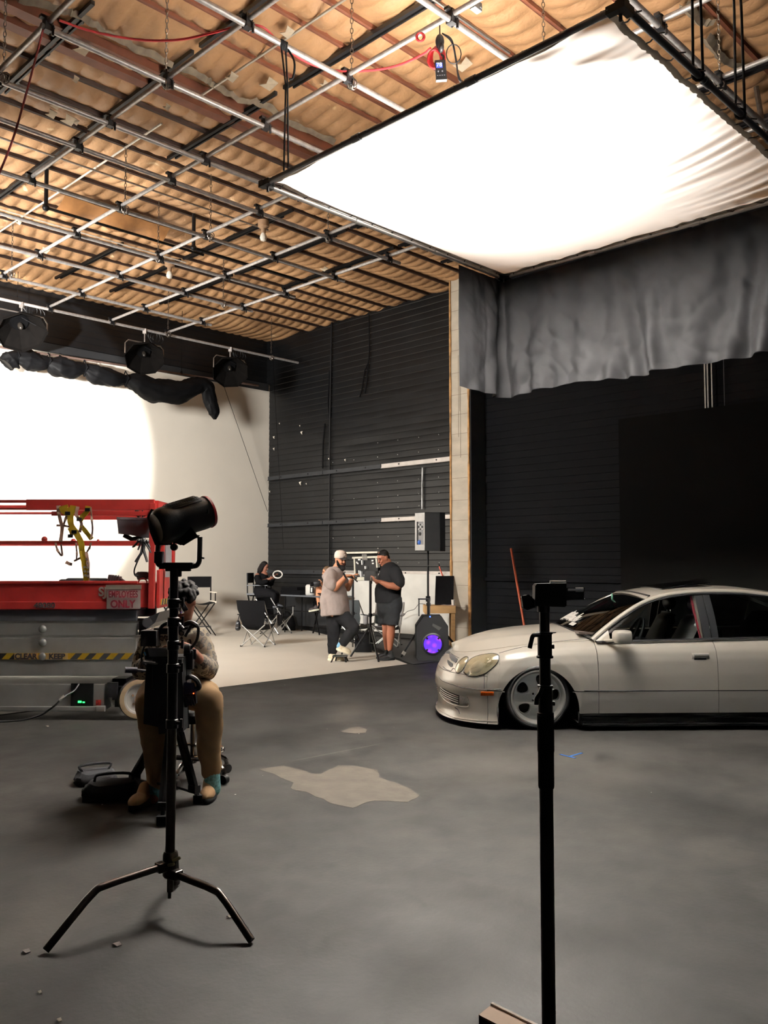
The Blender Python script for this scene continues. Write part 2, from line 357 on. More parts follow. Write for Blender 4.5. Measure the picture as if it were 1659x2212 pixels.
# bright nail heads and torn scraps in the boards (marks of the wall itself)
b = MB(ROOM)
for v in (11.4, 11.95, 12.55, 13.15, 13.9, 14.6):
    for i in range(14):
        z = .4 + i * .29 + .02 * (i % 3)
        if z > 4.3 or (v > 13.5 and i % 3): continue
        b.ell((WALLU - .028, v + .01 * sin(i * 7), z), (.006, .010, .010), None, 8, 5)
struct(b, 'wall_back_nails', mat('bright_nail', (200, 198, 195), .3, .7), smooth=180)
b = MB(ROOM)
for (px, py, s) in ((649, 1044, 1), (652, 935, .9), (712, 992, .8), (604, 915, .4), (592, 945, .7), (746, 994, .6), (592, 970, .7), (583, 1062, .5), (662, 1045, .4), (648, 920, .4), (1160, 620, 0)):
    if not s: continue
    p = ROOM.inverted() @ RU(px, py, WALLU - .04)
    b.slab([p + Vec((0, .05 * s, .03 * s)), p + Vec((0, -.04 * s, .04 * s)), p + Vec((0, -.01 * s, .005)), p + Vec((0, -.02 * s, -.05 * s)), p + Vec((0, .02 * s, -.01 * s))], (-1, 0, 0), .012)
struct(b, 'wall_back_scraps', mat('torn_scrap', (205, 198, 185), .8), smooth=0)
# conduit and cables fixed to the boards
def onwall(pts, r, name, m, n=6):
    b = MB(); b.tube([RU(px, py, WALLU - .05 - .0) for px, py in pts], r, n); return struct(b, name, m)
onwall(((717, 683), (713, 900), (711, 1230)), .022, 'trim_conduit', BLKP)
onwall(((797, 680), (798, 760), (796, 782), (788, 800), (782, 840), (777, 858)), .014, 'trim_cable', BLKF)
onwall(((796, 782), (792, 830), (788, 850)), .014, 'trim_cable', BLKF)
onwall(((712, 800), (709, 870), (712, 905)), .02, 'trim_cable', BLKF)
onwall(((702, 915), (698, 960), (697, 1012)), .02, 'trim_cable', BLKF)
onwall(((913, 1010), (912, 1050), (912, 1100)), .02, 'trim_pipe', mat('scuffed_pipe', (150, 150, 148), .4, .3, .5, 4))
# right hand part of the back wall: big dark flat, pipes, chair rail
b = MB(ROOM); b.box((WALLU - .10, 2.0, 2.0), (.06, 10.6, 4.02)); struct(b, 'wall_flat', mat('brown_black_flat', (7, 6.5, 6), .9, 0, .08, 1.5, spec=.1), smooth=0)
for i, px in enumerate((1520, 1526, 1535)):
    b = MB(); p0 = RU(px, 700, WALLU - .09); p1 = RU(px, 918, WALLU - .09); b.cyl((p0.x, p0.y, p0.z), (p0.x, p0.y, p1.z), .012, n=8); struct(b, 'trim_white_pipe', mat('white_pipe', (215, 213, 210), .35))
b = MB(); p0 = RU(1561, 700, WALLU - .06); p1 = RU(1561, 915, WALLU - .06); b.cyl(p0, (p0.x, p0.y, p1.z), .005, n=6); struct(b, 'trim_thin_pipe', mat('thin_pipe', (90, 90, 95), .4))
b = MB(ROOM); b.box((WALLU - .06, 8.9, 1.27), (.05, 3.2, .06)); struct(b, 'trim_chair_rail', mat('dark_rail', (8, 9, 12), .8, spec=.1), smooth=0)
# white painted lower panel behind the crew
b = MB(ROOM); b.box((WALLU - .09, 12.55, .73), (.04, 3.5, 1.24)); struct(b, 'wall_back_white_panel', mat('dirty_white_panel', (205, 203, 196), .5, 0, .08, 3), smooth=0, bevel=.004)
b = MB(ROOM); b.box((WALLU - .08, 15.6, .55), (.05, 2.5, .9)); struct(b, 'wall_back_dark_panel', mat('charcoal_panel', (28, 29, 31), .6, 0, .1, 3), smooth=0)
# column with chipped board edges
colm = mat('grey_column_plaster', (176, 166, 150), .75, 0, .12, 2.2, .2, 18, stretch=(1, 1, 2.5))
b = MB(ROOM); b.box((13.0, 10.49, 3.6), (.42, .42, 7.2)); struct(b, 'column', [colm], smooth=0)
b = MB(ROOM); b.box((13.02, 10.255, 3.6), (.44, .06, 7.2)); b.box((13.02, 10.73, 3.6), (.44, .06, 7.2)); struct(b, 'column_sides', mat('black_column_board', (20, 21, 24), .7), smooth=0)
woodm = mat('chipped_board_edge', (176, 132, 82), .8, 0, .35, 9, .4, 40)
for (v, zz) in ((10.715, 2), (10.265, 5)):
    b = MB(ROOM); rows = []
    for i in range(150):
        z = i * .0483; w = .020 + .010 * nz(zz, z * 3) + (.012 if z < 1.6 else 0); o = .006 * nz(zz + 4, z * 6)
        rows.append([(12.785, v - w, z), (12.765 + o, v - w * .7, z), (12.765 - o, v + w * .7, z), (12.785, v + w, z)])
    b.grid(rows); struct(b, 'column_edge', woodm)
b = MB(ROOM)
for i in range(17): b.box((12.789, 10.49, .35 + i * .41 + .03 * sin(i * 5)), (.004, .40, .006))
for (dv, z0, z1) in ((.03, 4.0, 5.6), (-.02, 3.6, 5.6), (.0, 4.5, 5.9)): b.box((12.789, 10.49 + dv, (z0 + z1) / 2), (.004, .008, z1 - z0))
struct(b, 'column_joints', mat('column_joint', (120, 108, 92), .8), smooth=0)
# ---- ceiling: sagging kraft paper insulation between purlins
def ceil_mat():
    m = bpy.data.materials.new('kraft_insulation'); m.use_nodes = True; nt = m.node_tree; N = nt.nodes; L = nt.links; b = N['Principled BSDF']
    tc = N.new('ShaderNodeTexCoord')
    def nzz(sc, d=5, dist=0.3):
        n = N.new('ShaderNodeTexNoise'); n.inputs['Scale'].default_value = sc; n.inputs['Detail'].default_value = d; n.inputs['Distortion'].default_value = dist
        L.new(tc.outputs['Object'], n.inputs['Vector']); return n.outputs['Fac']
    r = N.new('ShaderNodeValToRGB'); e = r.color_ramp.elements; e[0].position = .25; e[0].color = rgb((138, 103, 72)); e[1].position = .75; e[1].color = rgb((206, 162, 118))
    L.new(nzz(1.1, 7), r.inputs[0])
    r2 = N.new('ShaderNodeValToRGB'); e = r2.color_ramp.elements; e[0].position = .66; e[0].color = (0, 0, 0, 1); e[1].position = .72; e[1].color = (1, 1, 1, 1); L.new(nzz(2.6, 6, 1), r2.inputs[0])
    mx = N.new('ShaderNodeMix'); mx.data_type = 'RGBA'; L.new(r2.outputs[0], mx.inputs[0]); L.new(r.outputs[0], mx.inputs[6]); mx.inputs[7].default_value = rgb((218, 188, 148))
    L.new(mx.outputs[2], b.inputs['Base Color']); b.inputs['Roughness'].default_value = .5; b.inputs['Specular IOR Level'].default_value = .35
    bp = N.new('ShaderNodeBump'); bp.inputs['Strength'].default_value = .5; bp.inputs['Distance'].default_value = .02; L.new(nzz(14, 5), bp.inputs['Height']); L.new(bp.outputs[0], b.inputs['Normal'])
    return m
PUR = [2.3, 2.9, 3.5, 4.1, 4.75, 5.4, 6.15, 6.6, 7.12, 7.45, 8.42, 8.70, 9.22, 9.8, 10.3, 10.95, 11.65, 12.3, 12.9, 13.4, 13.9, 14.5, 15.1, 15.7]
b = MB(ROOM); rows = []; nu = 390
v = 1.2
while v <= 17.2:
    i = max([k for k in range(len(PUR)) if PUR[k] <= v], default=-1)
    lo = PUR[i] if i >= 0 else 1.0; hi = PUR[i + 1] if i + 1 < len(PUR) else 17.4
    t = (v - lo) / max(hi - lo, .01); sag = sin(pi * min(1, max(0, t)))
    row = []
    for k in range(nu + 1):
        u = -.5 + 13.9 * k / nu
        ph = u / .225 + .25 * nz(lo * 3, u * .4) + .25 * sin(t * 3 + lo)
        s = abs(sin(pi * ph)) ** .55
        row.append((u, v, CEIL - .012 - sag * (.030 + .065 * s + .05 * max(0, nz(u * .5, v * .5, 2)) + .02 * nz(u * 2, v * 2, 7))))
    rows.append(row); v += .085
b.grid(rows); struct(b, 'ceiling', ceil_mat(), smooth=60)
b = MB(ROOM); b.box((4, 6, CEIL + .07), (18.6, 22.2, .05)); struct(b, 'ceiling_deck', dk, smooth=0)
pur = mat('rust_red_purlin', (96, 54, 36), .6, .1, .3, 5); purd = mat('dark_purlin', (44, 26, 18), .7, .1, .3, 5)
for i, v in enumerate(PUR):
    big = v in (8.42, 8.70); w = .14 if big else .038
    b = MB(ROOM); b.box((6.4, v, CEIL - .05 - (.03 if big else 0)), (13.6, w, .05 if not big else .10))
    if not big: b.box((6.4, v + w / 2, CEIL - .03), (13.6, .012, .09))
    struct(b, 'trim_purlin', pur if v < 9 else purd, smooth=0)
# black struts, plain conduits
for i in range(9):
    u = 2.68 + 1.14 * i
    for (v0, v1) in ((2.0, 7.6), (7.75, 10.1), (10.2, 13.3), (13.4, 16.0)):
        if (i * 3 + int(v0)) % 5 in (2, 4): continue
        b = MB(ROOM); b.box((u, (v0 + v1) / 2, CEIL - .12), (.04, v1 - v0, .045)); b.box((u + .055, (v0 + v1) / 2 + .1, CEIL - .13), (.02, v1 - v0 - .4, .03))
        for q in range(3): b.box((u + .045, v0 + (q + .5) * (v1 - v0) / 3, CEIL - .10), (.10, .04, .04))
        struct(b, 'trim_strut', BLK, smooth=0)
wc = mat('white_conduit', (206, 200, 188), .4, .3)
for (u, v0, v1) in ((5.5, 5.9, 8.4), (5.52, 9.3, 14.6)):
    b = MB(ROOM); b.cyl((u, v0, CEIL - .14), (u, v1, CEIL - .14), .014, n=8); struct(b, 'trim_conduit', wc)
for (v, u0, u1, r, z) in ((4.98, 5.3, 6.75, .016, 6.62), (4.88, 5.3, 6.75, .016, 6.62), (3.62, 6.3, 9.75, .032, 6.6), (10.98, 3.5, 8.5, .014, 7.0), (13.25, 2.5, 8.4, .012, 7.0)):
    b = MB(ROOM); b.cyl((u0, v, z), (u1, v, z), r, n=10); struct(b, 'trim_conduit', STEEL if r > .013 else wc)
b = MB(ROOM); b.tube([(9.6, 3.6, 6.6), (9.9, 3.6, 6.6), (9.95, 3.65, 6.7), (9.95, 3.7, 7.1)], .03); b.cyl((8.55, 2.95, 5.0 + 1.4), (8.55, 2.95, 7.1), .03); struct(b, 'trim_pipe', STEEL)
# drop rods of the old sprinkler line
for (px, py, zt, zb) in ((101, 366, 7.1, 6.55), (419, 462, 7.1, 6.55)):
    q = Fz(px, py, zt); b = MB(); b.cyl((q.x, q.y, zt), (q.x, q.y, zb), .03, n=8); b.ell((q.x, q.y, zb), .05); e = q + Vec((UX, UY, 0)) * 2.6; b.cyl((q.x, q.y, zb), (e.x, e.y, zb), .022, n=8); struct(b, 'trim_sprinkler_pipe', BLK)
# sagging torn strips of the paper
tear = mat('torn_grey_lining', (112, 100, 84), .85, 0, .4, 9)
for pts in (((40, 0), (130, 25), (170, 38), (232, 75), (300, 112), (372, 140)), ((385, 145), (440, 172), (465, 190), (520, 218), (565, 228), (620, 262), (720, 312)), ((1478, 10), (1510, 50), (1540, 52)), ((1525, 80), (1560, 130), (1600, 150))):
    P = smoothpath([Fz(px, py, 7.06) for px, py in pts], 8); b = MB(); rows = []
    for i, p in enumerate(P):
        w = .035 + .03 * nz(i * .7, 3); o = Vec((0, 0, .03 * nz(i * .5, 9)))
        rows.append([p + o + Vec((-w, w, .03)), p + o + Vec((0, 0, -.02)), p + o + Vec((w, -w, .03))])
    b.grid(rows); struct(b, 'ceiling_tear', tear, solid=.004)
q = Fz(235, 470, 6.95); b = MB(TR(q, YAW)); rows = []
for i in range(9):
    rows.append([(-.85 + 1.75 * j / 14, -.3 + i * .075, -.18 * sin(pi * i / 8) * (.7 + .3 * sin(j)) + .02 * nz(i, j)) for j in range(15)])
b.grid(rows); struct(b, 'ceiling_hanging_flap', mat('sagging_paper', (140, 96, 54), .6, 0, .2, 8), solid=.006)
b = MB()
for i, (px, py) in enumerate(((162, 170), (110, 245), (147, 258), (163, 262), (119, 225), (176, 103), (360, 230), (500, 165), (580, 180), (700, 180), (620, 68), (1000, 138), (1120, 150), (700, 580), (95, 540), (40, 480), (330, 500))):
    q = Fz(px, py, 7.02); s = .05 + .03 * (i % 3)
    b.slab([q + Vec((s, 0, 0)), q + Vec((0, s, -.03)), q + Vec((-s, .3 * s, 0)), q + Vec((-.2 * s, -.2 * s, -.02)), q + Vec((.2 * s, -s, .01))], (0, 0, 1), .008)
struct(b, 'ceiling_scraps', mat('white_paper_scrap', (212, 196, 172), .8), smooth=0)
# ================================================================== PIPE GRID
g = thing('pipe_grid', 'steel pipe lighting grid hung on chains under the kraft paper ceiling', 'pipe grid', room(6, 9, GRZ))
PB = [(15.3, -1.5, 12.75), (14.05, -1.5, 9.5), (12.72, -1.5, 9.5), (11.5, -1.5, 9.5), (10.25, -1.5, 9.52), (9.02, -1.0, 9.55), (8.29, 3.1, 9.5), (7.16, 3.06, 9.5), (5.88, 3.4, 9.5), (4.58, 3.0, 6.75), (3.34, 3.0, 9.9)]
PA = [(3.12, 6.2, 10.3), (4.31, 3.0, 10.35), (5.5, 2.6, 15.4), (6.83, 2.6, 15.4), (8.06, 2.4, 15.4), (9.3, 2.4, 15.4)]
pipem = mat('scuffed_grid_pipe', (160, 156, 154), .34, .35, .22, 22, .15, 90)
for (v, u0, u1) in PB: b = MB(ROOM); b.cyl((u0, v, GRZ), (u1, v, GRZ), .027, n=14); b.build('pipe', pipem, g)
for (u, v0, v1) in PA: b = MB(ROOM); b.cyl((u, v0, GRZ + .054), (u, v1, GRZ + .054), .025, n=14); b.build('pipe', pipem, g)
for (u, v0, v1) in PA:
    for (v, u0, u1) in PB:
        if v0 - .1 < v < v1 + .1 and u0 - .1 < u < u1 + .1:
            b = MB(ROOM); b.box((u, v, GRZ + .03), (.07, .07, .12)); b.cyl((u + .03, v - .04, GRZ + .02), (u + .03, v - .04, GRZ - .07), .012, n=8)
            b.box((u - .02, v, GRZ + .085), (.10, .05, .025)); b.tube([(u, v - .033, GRZ + .03), (u + .04, v - .05, GRZ), (u + .03, v + .02, GRZ - .035), (u - .02, v + .03, GRZ + .02)], .006, 5)
            b.build('clamp', BLK, g, smooth=0)
# ---- chains that carry the grid
chm = mat('chain_steel', (120, 112, 104), .4, .8, .2, 30)
def link_chain(b, top, bot, pitch=.05, w=.014, r=.0042):
    n = int((top - bot).length / pitch); d = (bot - top).normalized()
    for i in range(n):
        c = top + d * pitch * (i + .5); x = Vec((1, 0, 0)) if i % 2 else Vec((0, 1, 0))
        b.tube([c + x * (w * cos(a)) + d * (pitch * .62 * sin(a) * 1.0) for a in [2 * pi * k / 8 for k in range(8)]], r, 4, closed=True)
for (u, v, lab) in ((4.29, 7.16, 'rusty hanging chain left of the black rope that holds the white silk'), (5.55, 5.88, 'bright hanging chain right of the black rope, above the edge of the white silk'),
                    (3.15, 8.18, 'hanging chain at the far upper left edge of the ceiling'), (8.06, 3.34, 'hanging chain in the upper right corner beyond the white silk frame'),
                    (5.52, 10.18, 'pair of chain falls on the left half of the grid, under the black double strut'), (6.8, 11.5, 'long chain in the middle of the left grid beside the sagging paper flap'),
                    (6.83, 10.15, 'chain right of the sagging paper flap, next to the sprinkler drop pipe'), (8.06, 9.02, 'chain nearest the left corner of the white silk, by the bare bulb'),
                    (8.85, 12.72, 'chain behind the bare bulbs on the far right of the grid'), (11.96, 15.3, 'last chain on the long pipe over the white wall, by the black wall corner'),
                    (9.24, 15.2, 'chain over the middle of the white wall, between two octagonal lamps'), (5.52, 13.8, 'chain at the left edge of the picture above the octagonal lamp'), (6.9, 4.58, 'chain above the far top edge of the white silk')):
    o = room(u, v, GRZ + .03); t = thing('hanging_chain', lab, 'chain', o, 'chains holding the pipe grid')
    b = MB(); link_chain(b, room(u, v, 7.12), room(u, v, GRZ + .05)); b.build('link_run', chm, t)
    b = MB()
    for i in range(5):
        a = i * 1.25; c = room(u + .015 * cos(a * 2), v + .02 * sin(a), GRZ)
        b.tube([c + Vec((.042 * cos(q) * cos(a) , .042 * cos(q) * sin(a), .045 * sin(q) - .01 * i)) for q in [2 * pi * k / 10 for k in range(10)]], .006, 4, closed=True)
    b.build('wrap', chm, t)
# ================================================================== OVERHEAD SILK
FU0, FU1, FV0, FV1, FZ = 4.77, 8.46, 2.58, 6.24, 5.08
fr = thing('overhead_diffusion_frame', 'big square frame with glowing white silk hung above the car', 'diffusion frame', room((FU0 + FU1) / 2, (FV0 + FV1) / 2, FZ))
fmb = mat('dark_frame_tube', (84, 86, 90), .4, .4, .15); fms = mat('bare_frame_tube', (186, 184, 182), .35, .6, .1)
for (a, c_, m_) in (((FU0, FV0), (FU0, FV1), fmb), ((FU0, FV0), (FU1, FV0), fmb), ((FU0, FV1), (FU1, FV1), fms), ((FU1, FV0), (FU1, FV1), fms)):
    b = MB(ROOM); b.cyl((a[0], a[1], FZ), (c_[0], c_[1], FZ), .024, n=12); dx, dy = (c_[0] - a[0]), (c_[1] - a[1])
    for t in (.33, .66): b.cyl((a[0] + dx * (t - .012), a[1] + dy * (t - .012), FZ), (a[0] + dx * (t + .012), a[1] + dy * (t + .012), FZ), .031, n=12)
    b.build('frame_tube', m_, fr)
for (u, v) in ((FU0, FV0), (FU0, FV1), (FU1, FV0), (FU1, FV1)):
    b = MB(ROOM); sx = 1 if u == FU0 else -1; sy = 1 if v == FV0 else -1
    b.box((u, v, FZ), (.065, .065, .06)); b.bar((u, v + sy * .13, FZ + .012), (u + sx * .13, v, FZ + .012), .018, .018); b.box((u + sx * .05, v, FZ), (.11, .052, .052)); b.box((u, v + sy * .05, FZ), (.052, .11, .052))
    b.cyl((u + sx * .03, v + sy * .03, FZ - .07), (u + sx * .03, v + sy * .03, FZ + .06), .012); b.build('corner_bracket', BLK, fr, smooth=0)
def silk_mat():
    m = bpy.data.materials.new('white_silk'); m.use_nodes = True; N = m.node_tree.nodes; L = m.node_tree.links; N.clear()
    o = N.new('ShaderNodeOutputMaterial'); a = N.new('ShaderNodeBsdfTranslucent'); d = N.new('ShaderNodeBsdfDiffuse'); x = N.new('ShaderNodeMixShader')
    tc = N.new('ShaderNodeTexCoord'); n = N.new('ShaderNodeTexNoise'); n.inputs['Scale'].default_value = 2; L.new(tc.outputs['Object'], n.inputs['Vector'])
    r = N.new('ShaderNodeValToRGB'); r.color_ramp.elements[0].color = (.86, .84, .80, 1); r.color_ramp.elements[1].color = (.90, .87, .84, 1); L.new(n.outputs['Fac'], r.inputs[0])
    L.new(r.outputs[0], a.inputs[0]); L.new(r.outputs[0], d.inputs[0]); x.inputs[0].default_value = .20; L.new(a.outputs[0], x.inputs[1]); L.new(d.outputs[0], x.inputs[2]); L.new(x.outputs[0], o.inputs[0]); return m
b = MB(ROOM); rows = []; NS = 150; edge = .055
def silk_pt(s, t):
    # inset: tight near the ties, wider along the side toward the camera and at the corners
    e0 = .03 + .10 * (1 - (2 * t - 1) ** 2) * .0; i_near = .12 + .05 * sin(t * 9) * (1 - t)
    u = FU0 + .05 + (FU1 - FU0 - .10) * s; v = FV0 + i_near + (FV1 - FV0 - i_near - .05) * t
    q = (1 - (2 * s - 1) ** 4) * (1 - (2 * t - 1) ** 4)
    w = .028 * nz(s * 34, t * 3, 1) * max(0, 1 - t / .30) + .02 * nz(s * 3, t * 26, 4) * max(0, 1 - (1 - s) / .12) + .05 * nz((s + t) * 20, (s - t) * 3, 2) * max(0, 1 - ((s) ** 2 + (1 - t) ** 2) ** .5 / .22) + .03 * nz((s - t) * 3, (s + t) * 22, 8) * max(0, 1 - (s ** 2 + t ** 2) ** .5 / .3)
    return (u, v, FZ + .02 - .13 * q + w)
for i in range(NS + 1): rows.append([silk_pt(j / NS, i / NS) for j in range(NS + 1)])
b.grid(rows); silk = b.build('silk', silk_mat(), fr, smooth=180)
b = MB(ROOM)
for (f, n) in ((lambda t: silk_pt(t, 0), 60), (lambda t: silk_pt(0, t), 60), (lambda t: silk_pt(1, t), 60), (lambda t: silk_pt(t, 1), 60)):
    P = [Vec(f(i / n)) for i in range(n + 1)]; b.tube([p + Vec((0, 0, -.004)) for p in P], .028, 6, flat=(1, .12), up=(0, 0, 1))
b.build('silk_hem', mat('silk_hem_webbing', (196, 186, 172), .7), fr)
tie = mat('black_bungee', (22, 22, 25), .6)
for i in range(12):
    t = (i + .5) / 12
    for (p, q) in ((silk_pt(t, 0), (FU0 + (FU1 - FU0) * t, FV0)), (silk_pt(0, t), (FU0, FV0 + (FV1 - FV0) * t)), (silk_pt(1, t), (FU1, FV0 + (FV1 - FV0) * t)), (silk_pt(t, 1), (FU0 + (FU1 - FU0) * t, FV1))):
        b = MB(ROOM); b.tube([p, ((p[0] + q[0]) / 2, (p[1] + q[1]) / 2, FZ + .005), (q[0], q[1], FZ + .027), (q[0] * 2 - (p[0] + q[0]) / 2, q[1] * 2 - (p[1] + q[1]) / 2, FZ)], .006, 5); b.build('tie', tie, fr)
# ---- ropes that hold the frame
def rope(lab, pts, r, m, name='rope', cat='rope', group=None, n=6, loc=None):
    b = MB(); b.tube(pts, r, n); return tag(b.build(name, m, loc=loc or pts[-1]), lab, cat, group)
rp = mat('black_rope', (8, 8, 9), .9, spec=.1)
q0 = room(4.72, 5.9, GRZ)
t = thing('rope', 'doubled black rope holding the left side of the white silk frame', 'rope', room(4.79, 5.9, FZ), 'ropes holding the silk frame')
b = MB()
for dx in (-.02, .02): b.tube([room(4.72, 5.9, GRZ + .03) + Vec((dx, 0, 0)), room(4.78, 5.92, 5.9) + Vec((dx * .4, 0, 0)), room(4.78, 5.92, 5.5) + Vec((dx * .7, 0, 0)), room(4.78, 5.92, FZ + .03) + Vec((dx, 0, 0))], .009, 6)
b.build('rope_fall', rp, t); b = MB()
for k in range(4): b.tube([room(4.72 + .02 * k - .03, 5.88, GRZ) + Vec((0, .036 * cos(a), .036 * sin(a))) for a in [2 * pi * i / 10 for i in range(10)]], .010, 5, closed=True)
b.tube(smoothpath([room(4.74, 5.88, GRZ), room(4.8, 5.84, 6.1), room(4.79, 5.84, 5.95), room(4.76, 5.86, 5.92)], 5), .010, 5); b.build('rope_knot', rp, t)
for (u0, lab, px0) in ((5.85, 'first pair of black rope falls behind the far right edge of the silk frame', 1455), (6.6, 'second pair of black rope falls, nearest the right edge of the picture', 1590)):
    t = thing('rope', lab, 'rope', room(u0, FV0, FZ), 'ropes holding the silk frame'); b = MB()
    for dx in (-.035, .035): b.tube([room(u0, FV0, FZ + .02) + Vec((dx, 0, 0)), room(u0, FV0, 5.9) + Vec((dx * .8, 0, 0)), room(u0, FV0 + .02, 7.0) + Vec((dx * .5, 0, 0))], .010, 6)
    b.tube([room(u0, FV0, FZ) + Vec((.04 * cos(a), 0, .04 * sin(a))) for a in [2 * pi * i / 10 for i in range(10)]], .011, 5, closed=True); b.build('rope_fall', rp, t)
# ---- black skirt under the far edge
def cloth_mat(name, c, r=.75):
    return mat(name, c, r, 0, .2, 6, .12, 40, spec=.12)
def skirt_pt(s, t):                                      # s along (return leg then the long run), t down
    L0 = .80; S = s * 4.75
    if S < L0: u, v, nu, nv = FU1 - L0 + S, FV1 + .045, 0, 1
    else: u, v, nu, nv = FU1 + .045, FV1 + .045 - (S - L0), 1, 0
    k1 = max(0, 1 - abs(S - 2.45 - .25 * t) / .55); k2 = max(0, 1 - abs(S - 3.95 + .2 * t) / .6); k0 = max(0, 1 - abs(S - 1.45) / .5)
    fold = .24 * t * nz(S * 1.5 + .5 * t, t * .4, 3) + .13 * t * nz(S * 3.6 + t * 1.1, t * .5, 5) + .05 * nz(S * 7.5, t * .7, 12) * (.25 + .75 * t) + .09 * t * (k1 * cos((S - 2.45) * 19 - t * 4) + k2 * cos((S - 3.95) * 17 + t * 4) + .6 * k0 * cos((S - 1.45) * 18))
    fold += .05 * (1 - abs(nz(S * 2.2 + t * 2.6, t * 1.5, 2)) * 2) * t + .016 * (1 - 2 * abs(nz(S * 5 - t * 5, t * 6, 6))) + .006 * nz(S * 18, t * 16, 8)
    fold *= min(1, .12 + S * .9)
    if abs(S - L0) < .5 and S > L0 * .6: fold += .10 * t * cos((S - L0) * 16) * (1 - abs(S - L0) / .5)
    hem = .012 * sin(S * 3)
    return (u + nu * fold, v + nv * fold, FZ - .02 - t * (1.43 + hem))
b = MB(ROOM); b.grid([[skirt_pt(i / 280, j / 90) for i in range(281)] for j in range(91)])
o = b.build('black_drape', cloth_mat('charcoal_drape', (24, 24, 25.5)), loc=room(FU1, FV1, FZ - 1.4), smooth=180)
tag(o, 'wrinkled black fabric skirt hanging from the far edge of the silk frame', 'drape')
# ================================================================== LAMPS OVER THE CYCLORAMA
lm_in = mat('lamp_reflector_silhouette', (9, 7, 6), .9, 0, .3, 8, spec=.08); lm_out = mat('lamp_shell', (6, 6, 7), .9, 0, .2, 8, spec=.08)  # even tones darkened so the silhouette of the lamps is in the colour
def octa(name_lab, px, py, s, roll):
    c = RV(px, py, 15.3); t = thing('overhead_lamp', name_lab, 'lamp', c, 'octagonal lamps over the white wall')
    M = Matrix.Translation(c) @ Matrix.Rotation(YAW, 4, 'Z') @ Matrix.Rotation(roll, 4, 'Y') @ Matrix.Rotation(radians(-38), 4, 'X')
    b = MB(M); prof = [(.13 * s, .24 * s), (.20 * s, .20 * s), (.43 * s, -.04 * s), (.44 * s, -.10 * s)]
    for i in range(3):
        r0, h0 = prof[i]; r1, h1 = prof[i + 1]
        rows = [[(r * cos(2 * pi * k / 8 + pi / 8), r * sin(2 * pi * k / 8 + pi / 8), h) for k in range(8)] for r, h in ((r0, h0), (r1, h1))]
        b.grid(rows, True)
    b.build('shade', [lm_in], t, smooth=0, solid=.012)
    b = MB(M); b.lathe([(.0, .30 * s), (.16 * s, .29 * s), (.17 * s, .20 * s), (.14 * s, .17 * s)], n=16); b.build('lamp_housing', lm_out, t)
    b = MB(M); b.ell((0, 0, .10 * s), (.05 * s, .05 * s, .09 * s)); b.build('bulb', mat('dead_bulb', (40, 36, 32), .3), t)
    b = MB(); ux = Vec((UX, UY, 0)); top = room(-c.x * 0, 0) if 0 else None
    hp = c + Vec((0, 0, .0)); tp = Vec((c.x, c.y, GRZ - .03))
    yk = [hp - ux * .47 * s, hp - ux * .47 * s + Vec((0, 0, .20)), hp - ux * .40 * s + Vec((0, 0, .30 * s)), hp + ux * .40 * s + Vec((0, 0, .30 * s)), hp + ux * .47 * s + Vec((0, 0, .2)), hp + ux * .47 * s]
    b.tube(yk, .014, 8); b.cyl(hp + Vec((0, 0, .30 * s)), tp, .016); b.box(tp, (.07, .07, .1)); b.build('yoke', STEEL, t)
    b = MB()
    for k in range(3):
        cc = tp + ux * (.18 + .05 * k) + Vec((0, 0, -.05)); b.tube([cc + Vec((0, .03 * k, 0)) + ux * (.10 + .01 * k) * cos(a) + Vec((0, 0, .11 * sin(a) - .02 * k)) for a in [2 * pi * i / 14 for i in range(14)]], .007, 5, closed=True)
    b.tube(smoothpath([tp, tp + ux * .2 + Vec((0, 0, -.25)), hp + ux * .3 + Vec((0, 0, .12)), hp + Vec((0, 0, .22 * s))], 6), .008, 5); b.build('power_cable', BLKP, t)
octa('octagonal black lamp at the left edge, largest of the three over the white wall', 46, 712, 1.0, .1)
octa('middle octagonal lamp over the white wall, above the draped black swag', 312, 770, .9, .35)
octa('octagonal lamp nearest the black wall corner, above the bare end of the batten', 497, 800, .9, .45)
# ---- batten with the bundled swag
bt = RV(300, 795, 16.2); zb = 5.66
b = MB(); pa = RV(-120, 732, 16.2); pb_ = RV(558, 833, 16.2); b.cyl(pa, pb_, .022, n=10); bat = b.build('batten', mat('rusty_batten', (112, 92, 84), .5, .4, .2, 12), loc=(pa + pb_) / 2)
tag(bat, 'thin rusty pipe batten hung level in front of the white wall', 'batten')
for i, (px, py, lab) in enumerate(((392, 808, 'thin black wire holding the batten beside the middle lamp'), (35, 756, 'thin black wire holding the left end of the batten'))):
    p = RV(px, py, 16.2); b = MB(); b.cyl(p, (p.x, p.y, 7.1), .006, n=6); b.box(p + Vec((0, 0, .02)), (.04, .04, .08)); tag(b.build('wire', BLK, loc=p), lab, 'wire')
